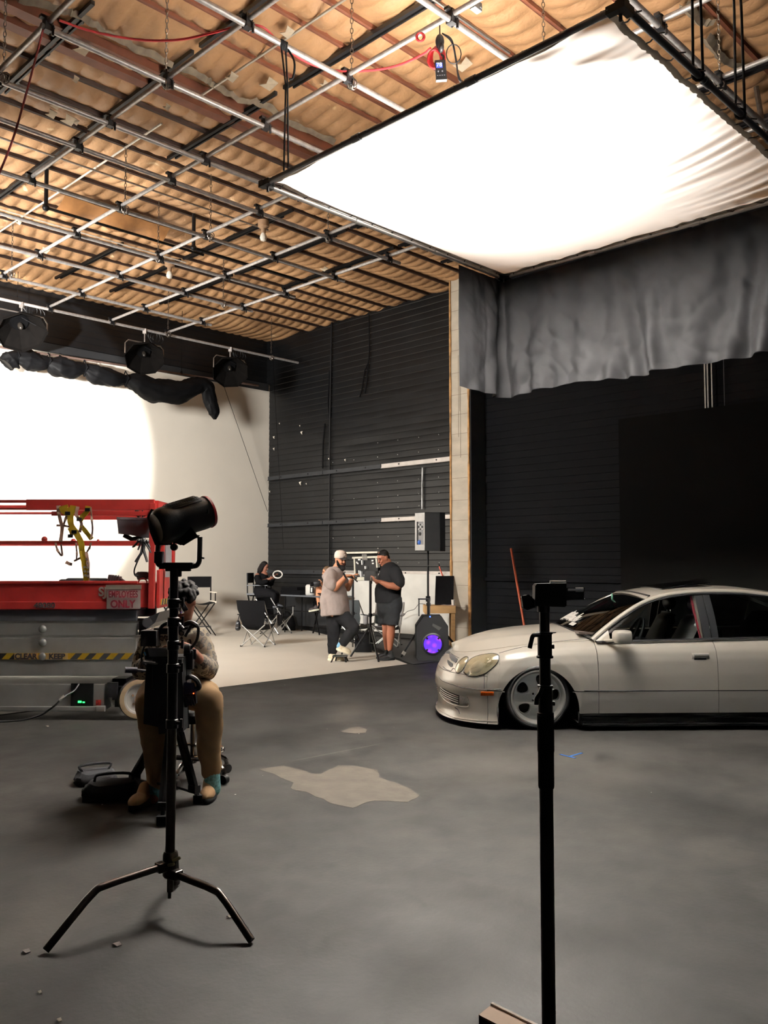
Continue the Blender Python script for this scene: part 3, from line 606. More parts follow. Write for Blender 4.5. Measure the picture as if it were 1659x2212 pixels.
# swag: rolled cloth between ties, and the loose tail
SW = [(14, 788, 13), (24, 778, 15), (36, 772, 11), (60, 776, 16), (85, 784, 14), (103, 783, 9), (125, 793, 18), (155, 797, 16), (182, 797, 9), (205, 808, 17), (240, 817, 15), (270, 820, 8), (296, 828, 18), (335, 843, 22), (375, 848, 21), (408, 840, 19), (432, 832, 15), (446, 838, 16), (452, 856, 14), (458, 876, 13), (463, 893, 11), (464, 906, 3)]
b = MB(); P = [RV(x, y, 16.2 - .03) for x, y, r in SW]; SWP = smoothpath(P, 12); n = len(SWP); rows = []
RR = [r for *_, r in SW]
for i, p in enumerate(SWP):
    f = i / (n - 1) * (len(RR) - 1); k = min(int(f), len(RR) - 2); r = (RR[k] + (RR[k + 1] - RR[k]) * (f - k)) * 22.0 / FPX
    d = (SWP[min(i + 1, n - 1)] - SWP[max(i - 1, 0)]).normalized(); x = Vec((UY * -1, UX, 0)); y = d.cross(x).normalized()
    rows.append([p + y * (r * cos(a) * (1 + .20 * nz(a * 1.6 + i * .10, 4, i * .03) + .10 * sin(3 * a + i * .28) + .07 * nz(cos(a) * 4 + i * .35, sin(a) * 4, 8))) + x * (r * .75 * sin(a) * (1 + .2 * nz(a * 3, i * .1, 2))) for a in [2 * pi * q / 40 for q in range(40)]])
b.grid(rows, True); b.add([rows[0][q] for q in range(40)], [tuple(range(40))]); b.add([rows[-1][q] for q in range(40)], [tuple(range(39, -1, -1))])
sw = thing('drape_swag', 'bundled black cloth tied along the batten, its loose tail hanging at the right', 'drape', SWP[0])
b.build('cloth', cloth_mat('swag_cloth', (10, 10, 11.5), .6), sw, smooth=180, weld=True)
for px, py in ((104, 780), (182, 795), (271, 818), (36, 770)):
    p = RV(px, py, 16.17); b = MB(); b.tube([p + Vec((0, 0, .16)) , p + Vec((UY * .14, -UX * .14, 0)), p + Vec((0, 0, -.17)), p + Vec((-UY * .14, UX * .14, 0))], .012, 5, closed=True); b.build('tie', BLKF, sw)
# thin lines running down in front of the white wall
b = MB(); b.tube([RV(476, 812, 16.5), RV(578, 1105, 16.75)], .006, 5); tag(b.build('wire', BLK, loc=RV(578, 1105, 16.75)), 'thin black line slanting down in front of the pale right part of the white wall', 'wire')
b = MB(); b.tube([RU(585, 690, 13.0), RU(612, 1185, 13.0)], .005, 5); tag(b.build('wire', BLK, loc=RU(612, 1185, 13.0)), 'thin black line hanging down along the ribbed black wall near the corner', 'wire')
# ---- small things on the grid
q = Fz(957, 60, 6.2); z0 = q.z
cb = thing('dimmer_controller', 'black handheld controller with a lit screen hanging among red cables', 'controller', q)
dC = q.y + .0; SC = dC / FPX
c0 = D(952, 152, dC); M = TR(c0, 0, 0, radians(-4))
b = MB(M); b.box((0, 0, 0), (24 * SC, .035, 44 * SC)); b.box((0, 0, -22.5 * SC), (25 * SC, .04, 4 * SC)); b.build('body', BLKP, cb, smooth=0, bevel=.003)
b = MB(M); b.box((-3 * SC, -.0185, 9 * SC), (14 * SC, .002, 11 * SC)); b.build('screen', mat('lit_screen', (40, 48, 130), .3, 0, .2, 60, emit=1.2, ecol=(70, 90, 235)), cb, smooth=0)
for i in range(4): b = MB(M); b.box(((-8 + 5 * i) * SC, -.0185, -14 * SC), (2.6 * SC, .003, 1.4 * SC)); b.build('button', mat('grey_button', (170, 172, 180), .5), cb, smooth=0)
for i in range(2): b = MB(M); b.cyl(((-6 + 9 * i) * SC, -.017, -5 * SC), ((-6 + 9 * i) * SC, -.024, -5 * SC), 1.6 * SC, n=8); b.build('knob', mat('grey_button', (170, 172, 180), .5), cb)
b = MB(M); b.text('78', .05, Matrix.Translation((-3 * SC, -.020, 10 * SC)) @ Matrix.Rotation(pi / 2, 4, 'X'), .001); b.build('screen_digits', mat('screen_digit', (230, 235, 255), .5, emit=1), cb, smooth=0)
b = MB(); cc = D(950, 90, dC); b.ell(cc, (10 * SC, .04, 17 * SC)); b.ell(cc + Vec((.01, 0, -.05)), (7 * SC, .04, 12 * SC)); b.tube([D(950, 55, dC), D(950, 75, dC)], .006, 5); b.build('adapter', BLKP, cb)
b = MB(); b.tube(smoothpath([D(952, 118, dC), D(958, 122, dC), D(958, 130, dC)], 4), .01, 6)
for k in range(3): b.tube(smoothpath([D(955, 72, dC), D(975, 85 + 3 * k, dC), D(984, 120 + 4 * k, dC + .03 * k), D(990, 160 + 4 * k, dC), D(1000, 182, dC)], 6), .006, 5)
b.tube([D(980 + 16 * cos(a), 117 + 21 * sin(a), dC) for a in [2 * pi * i / 16 for i in range(16)]], .005, 5, closed=True); b.build('power_cable', BLKP, cb)
redc = mat('red_cable', (170, 40, 46), .45, 0, .1)
pts = [(128, 44), (200, 68), (300, 86), (385, 86), (455, 72), (520, 56), (566, 58), (600, 88), (655, 130), (720, 152), (800, 152), (860, 141), (912, 118), (930, 104)]
b = MB(); b.tube(smoothpath([Fz(x, y, 6.30) for x, y in pts], 6), .011, 6)
rc = thing('red_cable', 'red power cable looping across the grid from upper left to the controller', 'cable', Fz(930, 104, 6.2)); b.build('cable_run', redc, rc)
b = MB()
for k in range(4): b.tube([D(938 + 3 * k + 14 * cos(a), 128 - k + (20 + 2 * k) * sin(a), dC + .02 * k) for a in [2 * pi * i / 18 for i in range(18)]], .009, 5, closed=True)
for k in range(2): b.tube([D(907 + 2 * k + 8 * cos(a), 80 + 9 * sin(a), dC + .03 * k) for a in [2 * pi * i / 14 for i in range(14)]], .009, 5, closed=True)
b.build('coil', redc, rc)
pr = [Fz(93, 64, 6.2), D(60, 190, Fz(93, 64, 6.2).y - .1), D(28, 300, Fz(93, 64, 6.2).y - .2), D(-12, 400, Fz(93, 64, 6.2).y - .3)]
rope('thin dark red rope trailing down from the grid at the far left', smoothpath(pr, 5), .009, mat('dark_red_rope', (120, 40, 44), .7))
p = Fz(1028, 14, 6.35); b = MB(TR(p, YAW)); b.box((0, 0, 0), (.10, .06, .075)); b.box((.03, -.03, 0), (.03, .01, .03)); b.cyl((0, 0, .03), (0, 0, .6), .01)
tag(b.build('junction_box', mat('grey_box', (110, 116, 122), .4, .4), loc=p, bevel=.004, smooth=0), 'small grey metal junction box fixed above the grid, top centre', 'electrical box')
for (px, py, lab) in ((569, 510, 'bare white bulb in a ceiling socket, the right and larger one'), (366, 592, 'bare white bulb in a ceiling socket, the left one farther away')):
    p = Fz(px, py, 6.82); t = thing('ceiling_bulb', lab, 'light bulb', p, 'bare bulbs on the ceiling')
    b = MB(); b.lathe([(.0, -.09), (.045, -.07), (.058, -.03), (.05, .01), (.03, .05)], p); b.build('bulb', mat('milky_bulb', (225, 220, 208), .3), t)
    b = MB(); b.lathe([(.032, .04), (.04, .06), (.04, .12), (.09, .15), (.09, .25)], p); b.build('socket', mat('porcelain_socket', (150, 120, 92), .5), t)
# ================================================================== SCISSOR LIFT
RED = mat('lift_red_paint', (196, 62, 58), .42, .1, .12, 5, .08, 30); GRY = mat('lift_grey_paint', (198, 198, 195), .5, .2, .12, 4)
DGR = mat('lift_dark_grey', (112, 113, 120), .5, .2, .12, 4)
DL = 8.8; SL = DL / FPX
lift = thing('scissor_lift', 'red and grey scissor lift with guard rails, cut off by the left edge', 'scissor lift', (-3.3, DL + .4, 0))
def LP(px, py, dd=0): return D(px, py, DL + dd)
X0, X1 = -4.75, -2.40                                        # long side along x; depth .8
Y0, Y1 = DL, DL + .82
def lz(py): return LP(200, py).z
# base
b = MB(); b.box(((X0 - .05 - 2.83) / 2 + .0, (Y0 + Y1) / 2, .225), (-2.83 - X0 + .05, Y1 - Y0 - .02, .27)); b.box((-3.78, Y0 - .012, .115), (1.9, .02, .05)); b.box((-2.86, Y0 - .012, .115), (.10, .03, .06)); b.build('chassis', GRY, lift, smooth=0, bevel=.008)
b = MB(); b.box((-2.76, (Y0 + Y1) / 2 + .1, .27), (.14, .5, .22)); b.box((-2.70, Y0 + .12, .22), (.08, .12, .2)); b.box((-2.75, Y0 + .02, .30), (.10, .05, .15)); b.cyl((-2.77, Y0 - .01, .30), (-2.77, Y0 - .03, .30), .02); b.build('axle_mount', BLK, lift, smooth=0)
b = MB(); b.box((-3.05, Y0 - .006, .255), (.225, .014, .225)); b.build('charger_recess_plate', mat('recess_shade_black', (3, 3, 3), .9, spec=.05), lift, smooth=0)  # flat plate; the dark inside of the recess is put into its colour
b = MB(); b.box((-3.07, Y0 - .015, .185), (.035, .006, .018)); b.box((-3.03, Y0 - .015, .18), (.02, .006, .012)); b.build('charge_light', mat('green_led', (40, 255, 90), .4, emit=4), lift, smooth=0)
b = MB(); b.box((-2.885, Y0 - .004, .175), (.05, .010, .055)); b.build('warning_decal', mat('red_white_decal', (190, 60, 52), .5, 0, .6, 40), lift, smooth=0)
# stacked scissor arms
for (py0, py1, inset, m_) in ((1424, 1461, 0, GRY), (1377, 1418, .015, GRY), (1345, 1374, .03, GRY), (1316, 1343, .02, DGR)):
    z0, z1 = lz(py1), lz(py0); b = MB()
    xe = -2.47 if py0 == 1424 else -2.52
    for y in (Y0 + inset, Y1 - inset - .05): b.box(((X0 + xe) / 2, y + .025, (z0 + z1) / 2), (xe - X0, .05, z1 - z0 - .008))
    b.box(((X0 + xe) / 2 + .0, (Y0 + Y1) / 2, (z0 + z1) / 2), (xe - X0 - .2, Y1 - Y0 - .2, z1 - z0 - .06))
    b.build('scissor_arm', m_, lift, smooth=0, bevel=.006)
for py in (1359, 1388, 1418):
    p = LP(92, py); b = MB(); b.lathe([(.006, -.028), (.026, -.026), (.036, -.016), (.040, 0)], (p.x, Y0 - .0, p.z), (0, 1, 0), 14); b.build('pivot_bolt', mat('pivot_cap', (150, 150, 148), .5, .3), lift)
# black side bracket at the front end
b = MB(); b.slab([LP(300, 1343), LP(345, 1322), LP(335, 1345), LP(300, 1372)], (0, 1, 0), .6); b.cyl(LP(318, 1345, -.02), LP(318, 1345, .1), .05); b.build('front_linkage', BLK, lift, smooth=0)
# warning stripe
zc, zh = lz(1417.5), .030
b = MB(); b.box((-3.62, Y0 - .004, zc), (2.16, .006, .062)); b.build('stripe_backing', mat('decal_yellow', (232, 190, 52), .5), lift, smooth=0)
b = MB(); xa = LP(152, 1417).x
for x_ in [xa + .0 + .145 * i for i in range(5)] + [xa - .62 - .145 * i for i in range(9)]:
    b.slab([(x_, Y0 - .0085, zc - zh), (x_ + .07, Y0 - .0085, zc - zh), (x_ + .125, Y0 - .0085, zc + zh), (x_ + .055, Y0 - .0085, zc + zh)], (0, 1, 0), .003)
b.build('stripe_bars', mat('decal_black', (26, 26, 28), .5), lift, smooth=0)
b = MB()
for (x0, x1) in ((32, 82), (100, 147)): p0 = LP(x0, 1417); p1 = LP(x1, 1417); b.box(((p0.x + p1.x) / 2, Y0 - .010, zc), (p1.x - p0.x, .006, .062))
b.build('decal_panel', mat('decal_orange', (255, 214, 132), .5), lift, smooth=0)
def lettering(s, txt, px, py, h, m_, par, y, bold=.0, sx=1.0, name='lettering'):
    p = LP(px, py); b = MB(); b.text(txt, h, TR((p.x, y, p.z), 0, pi / 2), .0015, bold, sx); return b.build(name, m_, par, smooth=0)
DB = mat('stencil_black', (40, 30, 32), .6)
lettering(0, 'CLEAR', 57, 1418, .075, DB, lift, Y0 - .016, .003, 1.0); lettering(0, 'KEEP', 124, 1418, .075, DB, lift, Y0 - .016, .003, 1.0)
# platform
zd0, zd1, zr = lz(1315), lz(1257), lz(1081)
b = MB(); b.box(((X0 + X1) / 2, (Y0 + Y1) / 2, (zd0 + zd1) / 2), (X1 - X0, Y1 - Y0, zd1 - zd0 - .02))
b.box(((X0 + X1) / 2 - .04, Y0 - .008, lz(1308)), (X1 - X0 - .08, .02, lz(1299) - lz(1316))); b.box(((X0 + X1) / 2 - .06, Y0 - .004, lz(1258)), (X1 - X0 - .1, .02, .03)); b.build('platform', RED, lift, smooth=0, bevel=.006)
lettering(0, 'SJ', 222, 1279, .125, mat('decal_white', (232, 226, 218), .5), lift, Y0 - .004, .004, .95); lettering(0, '48080', 98, 1308, .075, DB, lift, Y0 - .021, .002, 1.15)
def rail_(pts, w, h=None, name='rail', m_=RED):
    b = MB()
    for p, q in zip(pts[:-1], pts[1:]): b.bar(p, q, w, h or w)
    return b.build(name, m_, lift, smooth=0, bevel=.003)
for y in (Y0, Y1):
    b = MB(); b.bar((X0, y, zr - .01), (-3.62, y, zr - .01), .03, .03); b.bar((X0, y, zr - .085), (-3.62, y, zr - .085), .025, .025); b.bar((-3.66, y, zr - .045), (X1 + .05, y, zr - .045), .04, .11); b.bar((-3.40, y, zr - .135), (X1 + .06, y, zr - .135), .03, .045); b.build('top_rail', RED, lift, smooth=0, bevel=.004)
    b = MB(); b.bar((X0, y, lz(1172)), (X1 + .03, y, lz(1172)), .03, .035); b.ell((-3.47, y, lz(1165)), (.03, .03, .03)); b.ell((-2.92, y, lz(1169)), (.015, .02, .02)); b.build('mid_rail', RED, lift, smooth=0)
    for x in (X1 + .035, X0 + .05): b = MB(); b.bar((x, y, zd0 if x > -3 else zd1), (x, y, zr - .03), .055, .06); b.build('post', RED, lift, smooth=0, bevel=.004)
# end gate seen obliquely on the right
b = MB(); b.bar((X1 + .06, Y0 + .02, zr - .05), (X1 + .06, Y1, zr - .05), .05, .10); b.bar((X1 + .06, Y0 + .02, zr - .14), (X1 + .06, Y1, zr - .14), .03, .05); b.bar((X1 + .07, Y0 + .02, lz(1172)), (X1 + .07, Y1, lz(1172)), .03, .05)
b.box((X1 + .07, (Y0 + Y1) / 2 + .05, (zd0 + zd1) / 2 + .06), (.03, Y1 - Y0 - .1, zd1 - zd0 + .12)); b.bar((X1 + .06, Y0 + .28, zd0), (X1 + .06, Y0 + .28, zr - .05), .05, .05); b.build('end_gate', RED, lift, smooth=0, bevel=.004)
b = MB(); b.box((X1 + .088, (Y0 + Y1) / 2 + .05, zd0 + .06), (.004, .6, .06)); b.build('gate_stripe', mat('decal_yellow', (232, 190, 52), .5), lift, smooth=0)
b = MB()
for i in range(6): y = Y0 + .18 + i * .1; b.slab([(X1 + .091, y, zd0 + .03), (X1 + .091, y + .05, zd0 + .03), (X1 + .091, y + .08, zd0 + .09), (X1 + .091, y + .03, zd0 + .09)], (1, 0, 0), .003)
b.build('gate_stripe_bars', mat('decal_black', (26, 26, 28), .5), lift, smooth=0)
b = MB(); b.box((X1 + .085, Y0 + .45, lz(1210)), (.012, .25, .36)); b.build('gate_placard', mat('pale_placard', (176, 176, 180), .5), lift, smooth=0)
b = MB(); b.tube(arc((X1 - .07, 0, 0), .045, 0, pi, 8), .008); b2 = b; b.v = [Vec((p.x, Y0 + .05, zd1 + p.y)) for p in b.v] if False else [Vec((p.x, Y0 + .04 + p.z, zd1 - .01 + p.y)) for p in b.v]; b.build('tie_ring', RED, lift)
# wheels
wr = .205
for (x, y, sgn) in ((-2.50, Y0 + .08, -1), (-2.56, Y1 - .06, 1), (-4.45, Y0 + .06, -1), (-4.45, Y1 - .06, 1)):
    ax = Vec((.45 if x > -3 else 0, sgn, 0)).normalized(); c = Vec((x, y, wr))
    b = MB(); b.lathe([(wr - .045, -.06), (wr - .01, -.06), (wr, -.045), (wr, .04), (wr - .006, .055), (wr - .05, .058), (wr - .05, .05)], c, ax, 32, cap=False); w = b.build('wheel', mat('dark_tread', (64, 55, 48), .85, 0, .2, 12), lift)
    b = MB(); b.lathe([(wr - .012, .052), (wr - .006, .056), (wr - .030, .062), (wr - .050, .059), (wr - .050, .05)], c, ax, 32, cap=False); b.build('tyre_sidewall', mat('tan_sidewall', (196, 170, 136), .8, 0, .12, 12), w)
    b = MB(); b.lathe([(0, -.05), (wr - .046, -.05), (wr - .05, .054), (wr - .065, .05), (wr - .075, .03), (0.05, .02), (.045, .045), (0, .045)], c, ax, 28); b.build('rim', mat('white_rim', (212, 208, 202), .45), w)
    b = MB()
    for k in range(5):
        a = 2 * pi * k / 5; e1 = ax.orthogonal().normalized(); e2 = ax.cross(e1); p = c + (e1 * cos(a) + e2 * sin(a)) * .075 + ax * .02; b.cyl(p, p + ax * .02, .012, n=6)
    b.build('lug_nuts', mat('rust_lug', (140, 112, 86), .6, .3), w)
# sign taped to the platform
p = LP(268, 1290); ps = thing('paper_sign', 'clear taped sheet with red lettering EMPLOYEES ONLY on the red lift', 'sign', (p.x, Y0 - .02, p.z))
b = MB(); rows = []
for i in range(8):
    rows.append([(LP(232 + 73 * j / 10, 1268 + 48 * i / 7 + (2.0 * (1 - j / 10) if i > 3 else 0)).x, Y0 - .024 - .006 * nz(i * .8, j * .7), LP(232, 1266 + 49 * i / 7).z) for j in range(11)])
b.grid(rows); b.build('sheet', mat('sign_sheet', (226, 220, 214), .3, 0, .08, 5), ps, solid=.003)
b = MB(); b.box((LP(269, 1268).x, Y0 - .031, LP(268, 1268).z), (.36, .004, .045)); b.build('tape', mat('grey_tape', (150, 140, 128), .45), ps, smooth=0)
SR = mat('sign_red', (120, 12, 34), .5)
lettering(0, 'EMPLOYEES', 269, 1284, .093, SR, ps, Y0 - .046, .0018, .62); lettering(0, 'ONLY', 268, 1305, .105, SR, ps, Y0 - .046, .003, .88)
# work lamp and control box with coiled clips
wl = thing('work_light', 'grey boxy flood lamp clamped inside the lift rail, left of the big black light', 'lamp', LP(300, 1150, .3))
b = MB(); b.slab([LP(253, 1118, .25), LP(330, 1120, .25), LP(332, 1160, .25), LP(318, 1161, .25), LP(256, 1152, .25)], (0, 1, 0), .18); b.bar(LP(252, 1120, .2), LP(328, 1121, .2), .02, .03); b.build('housing', mat('grey_lamp_shell', (84, 84, 88), .45, .3), wl, smooth=0, bevel=.006)
b = MB(); b.tube([LP(317, 1112, .2), LP(308, 1117, .2), LP(308, 1097, .2), LP(326, 1096, .2), LP(328, 1117, .2)], .010); b.tube([LP(295, 1098, .2), LP(297, 1112, .2), LP(302, 1116, .2)], .022); b.tube([LP(268, 1156, .3), LP(285, 1165, .3), LP(305, 1161, .3), LP(312, 1165, .3)], .025); b.build('bracket', BLK, wl)
cl = thing('spring_clamps', 'bunch of black spring clamps hanging on the mid rail of the lift', 'clamps', LP(308, 1185, -.05)); 
for (pts, r) in ((((310, 1166), (308, 1180), (305, 1195), (292, 1214)), .016), (((312, 1170), (310, 1188), (318, 1214)), .017), (((300, 1168), (290, 1180), (286, 1182)), .012), (((314, 1172), (320, 1183), (326, 1194)), .012), (((306, 1168), (298, 1188)), .012), (((318, 1170), (324, 1183)), .011)):
    b = MB(); P = [D(x, y, DL - .06) for x, y in pts]; b.tube(P, [r] + [r * .9] * (len(P) - 2) + [r * .7], 7); b.ell(P[0], .022); b.build('clamp', BLKP, cl)
ct = thing('control_cable', 'dark handset on a curling cord hanging inside the lift post', 'handset', LP(305, 1243, .1))
b = MB(); b.tube(smoothpath([LP(303, 1200, .05), LP(296, 1215, .05), LP(290, 1232, .05), LP(292, 1243, .05), LP(300, 1244, .05)], 6), .008); b.build('cord', BLKP, ct)
b = MB(); b.slab([LP(292, 1240, .05), LP(298, 1236, .05), LP(318, 1236, .05), LP(326, 1243, .05), (LP(316, 1251, .05)), LP(298, 1252, .05)], (0, 1, 0), .09); b.tube(smoothpath([LP(320, 1240, .1), LP(329, 1243, .1), LP(332, 1252, .1)], 4), .012); b.build('handset', mat('brown_black_plastic', (52, 42, 40), .6), ct, bevel=.006, smooth=0)
# things lying on the platform
b = MB(); rows = []; c = LP(188, 1257, .2)
b.tube([c + Vec((.27 * cos(a), .07 * sin(a), -.0)) for a in [2 * pi * i / 24 for i in range(24)]], .028, 8, closed=True); b.tube([c + Vec((.2 * cos(a), .05 * sin(a), .012)) for a in [2 * pi * i / 20 for i in range(20)]], .028, 8, closed=True)
tag(b.build('coiled_strap', BLKF, loc=c), 'low coil of black cloth or hose lying on the red platform', 'coil')
rg = thing('ratchet_block', 'grey ribbed metal block lying on the red platform above the sign', 'metal block', LP(248, 1255, .1))
b = MB(); c = LP(248, 1249, .1); b.box(c, (.11, .10, .055), Matrix.Rotation(.2, 4, 'Y'))
for i in range(5): b.box(c + Vec((-.05 + .025 * i, -.055, .0)), (.008, .012, .065), Matrix.Rotation(.2, 4, 'Y'))
b.slab([c + Vec((.05, -.03, .01)), c + Vec((.12, -.03, -.04)), c + Vec((.05, -.03, -.04))], (0, 1, 0), .06); b.build('block', mat('grey_metal_block', (96, 96, 100), .4, .6), rg, smooth=0)
# yellow safety harness on the rail
hy = mat('harness_yellow', (206, 172, 36), .65, 0, .18, 9); hp = mat('harness_brown', (128, 98, 82), .7, 0, .2, 9)
hs = thing('safety_harness', 'yellow webbing safety harness hanging from the lift top rail', 'harness', LP(170, 1090, -.06))
def strap(pts, w, m_, nm='strap', dd=-.06):
    P = smoothpath([D(x, y, DL + dd) for x, y in pts], 5); b = MB(); rows = []
    for i, p in enumerate(P):
        d = (P[min(i + 1, len(P) - 1)] - P[max(i - 1, 0)]).normalized(); x = d.cross(Vec((0, 1, 0))).normalized() * w / 2
        x = x + Vec((0, .015 * nz(i * .4, w * 40), 0)); rows.append([p - x, p + x])
    b.grid(rows); return b.build(nm, m_, hs, solid=.005)
for (pts, w, m_) in ((((137, 1092), (140, 1102), (150, 1106)), .09, hy), (((158, 1092), (156, 1104), (152, 1118), (154, 1135), (162, 1148)), .06, hy), (((190, 1093), (187, 1106), (178, 1116), (173, 1126)), .05, hy), (((162, 1146), (168, 1158), (175, 1172), (177, 1190), (181, 1210)), .06, hy), (((175, 1136), (185, 1148), (196, 1162), (198, 1165)), .045, hy),
                     (((181, 1195), (183, 1220), (186, 1240), (186, 1254)), .055, hy), (((176, 1190), (180, 1222), (184, 1254)), .03, hy), (((150, 1140), (155, 1152), (152, 1160)), .04, hy), (((150, 1138), (140, 1136), (122, 1135)), .02, hp), (((126, 1092), (127, 1108), (130, 1122), (134, 1142), (131, 1170)), .035, hp), (((146, 1104), (142, 1120), (137, 1136), (132, 1168)), .022, hp),
                     (((168, 1094), (165, 1112), (172, 1122), (176, 1132), (172, 1150)), .03, hp), (((196, 1095), (198, 1120), (200, 1145), (196, 1166)), .018, hp), (((120, 1172), (124, 1188), (134, 1200), (132, 1176)), .02, hp), (((164, 1172), (166, 1195), (165, 1212)), .016, hp), (((160, 1212), (168, 1208), (176, 1204)), .02, hp), (((197, 1172), (193, 1184), (188, 1192)), .018, hp), (((186, 1192), (190, 1215), (191, 1254)), .028, hp), (((142, 1214), (150, 1218), (156, 1219)), .03, hp)):
    strap(pts, w, m_)
b = MB()
for (x, y) in ((187, 1208), (188, 1217), (182, 1225), (189, 1226), (183, 1234), (190, 1235), (184, 1243), (190, 1244)): p = D(x, y, DL - .068); b.lathe([(.008, 0), (.013, 0), (.013, .004), (.008, .004)], p, (0, 1, 0), 10)
b.build('grommet', mat('grommet', (226, 222, 214), .3, .5), hs)
b = MB()
for (x, y) in ((171, 1122), (189, 1101), (152, 1158), (146, 1109), (160, 1149)): b.box(D(x, y, DL - .07), (.05, .012, .035))
b.build('buckle', BLK, hs, smooth=0)
b = MB(); P = smoothpath([LP(170, 1478, -.01), LP(160, 1492, -.08), LP(146, 1500, -.14), LP(135, 1508, -.18), LP(115, 1527, -.2), LP(85, 1546, -.2), LP(45, 1556, -.22), LP(0, 1559, -.25), LP(-60, 1560, -.3)], 6); P = [Vec((p.x, p.y, max(p.z, .012))) for p in P]; b.tube(P, .010, 6)
pc = thing('power_cord', 'dark power cord plugged into the grey lift base and trailing left on the floor', 'cord', P[-1]); b.build('cord', BLKP, pc)
b = MB(); b.tube([LP(140, 1504, -.16), LP(127, 1513, -.19)], [.022, .018], 8); b.build('connector', mat('grey_plug', (110, 108, 104), .6), pc)
# ================================================================== LEFT STAND WITH THE BLACK STUDIO LIGHT
ES = mat('dark_stand_steel', (62, 56, 52), .28, .85, .15, 30)
sc_ = Fz(369, 1995); sd = 4.0; SS = sd / FPX
pb = D(366, 1935, sd); pt = D(383, 1232, sd); ctop = Vec((pt.x, sd, pt.z)); cx = D(367, 1880, sd).x
st = thing('light_stand', 'black three legged steel stand with bent legs, in front of the seated camera operator', 'light stand', (cx, sd, 0))
hub = D(366, 1868, sd); hub2 = D(367, 1885, sd)
fL, fR, fB = Fz(95, 2062), Fz(545, 2040), Fz(382, 1912)
for (foot, h, kx, ky) in ((fL, hub, 200, 1890), (fR, hub2, 490, 1905), (fB, hub, 0, 0)):
    dirv = Vec((foot.x - h.x, foot.y - h.y, 0)); n_ = dirv.length; dirv.normalize()
    zk = h.z - .012; base_ = Vec((h.x, h.y, 0))
    def at_(f, z): return base_ + dirv * (n_ * f) + Vec((0, 0, z))
    P = [h + dirv * .04, at_(.46, zk + .004)] + smoothpath([at_(.54, zk), at_(.60, zk - .004), at_(.65, zk * (1 - .03 / .38) - .006), at_(.70, zk * (1 - .08 / .38))], 5) + [at_(.99, .014)]
    b = MB(); b.tube(P, .0165, 12); leg = b.build('leg', ES, st)
    b = MB(); b.bar(h - dirv * .005, h + dirv * .065, .044, .042); b.build('leg_socket', ES, leg, bevel=.004, smooth=0)
b = MB(); b.cyl((cx + .002, sd, .10), (cx + .002, sd, hub.z - .06), .015); b.cyl((cx, sd, .07), (cx, sd, .10), .008); b.lathe([(.026, 0), (.033, .01), (.033, .055), (.027, .065)], (cx, sd, hub.z - .055)); b.lathe([(.027, 0), (.033, .01), (.033, .05), (.027, .06)], (cx, sd, hub.z - .0)); b.cyl((cx + .02, sd + .02, .12), (cx + .02, sd + .02, .19), .008); b.build('hub', ES, st)
b = MB(); b.bar((cx + .02, sd - .035, hub.z + .03), (cx + .055, sd - .04, hub.z + .045), .014, .014); b.bar((cx + .0, sd - .035, hub.z + .01), (cx + .03, sd - .045, hub.z + .018), .016, .012); b.build('wing_nut', mat('worn_brass', (190, 176, 140), .3, .8), st, bevel=.003)
b = MB(); z1 = D(370, 1560, sd).z; z2 = D(374, 1340, sd).z; b.cyl((cx, sd, hub.z), (cx, sd, z1), .0215, n=18); b.build('lower_tube', ES, st)
b = MB(); b.cyl((cx, sd, z1), (cx, sd, z2), .0235, n=16); b.build('middle_tube', BLK, st)
b = MB(); b.cyl((cx, sd, z2), (cx, sd, ctop.z), .0200, n=16); b.build('upper_tube', BLK, st)
for py in (1560, 1440, 1390, 1340, 1300):
    z = D(370, py, sd).z; b = MB(); b.lathe([(.022, -.03), (.028, -.027), (.028, .012), (.022, .016)], (cx, sd, z)); b.cyl((cx, sd, z), (cx + .05, sd - .03, z), .008); b.bar((cx + .05, sd - .03, z - .02), (cx + .05, sd - .03, z + .02), .012, .01); b.build('collar', BLK, st)
LS = sd / FPX
sl = thing('studio_light', 'black cylindrical studio light in a yoke on top of the left stand, tilted up right', 'studio light', (cx, sd, ctop.z))
def Q(px, py, dd=0): return D(px, py, sd + dd)
# yoke
b = MB()
b.bar(Q(345, 1222), Q(418, 1222), .035, .030); b.bar(Q(358, 1229), Q(412, 1229), .03, .022); b.cyl(Q(383, 1228), Q(383, 1246), .020); b.build('yoke_base', BLK, sl, bevel=.004, smooth=0)
for pts in (((418, 1223), (425, 1221), (430, 1213), (431, 1200), (432, 1160)), ((346, 1222), (341, 1216), (340, 1200), (343, 1160))):
    b = MB(); b.tube(smoothpath([Q(x, y) for x, y in pts], 5), .015, 8, flat=(1, .8)); b.build('yoke_arm', BLK, sl)
b = MB(); b.bar(Q(430, 1204, -.0), Q(441, 1206, 0), .014, .008); b.build('tilt_lever', BLK, sl)
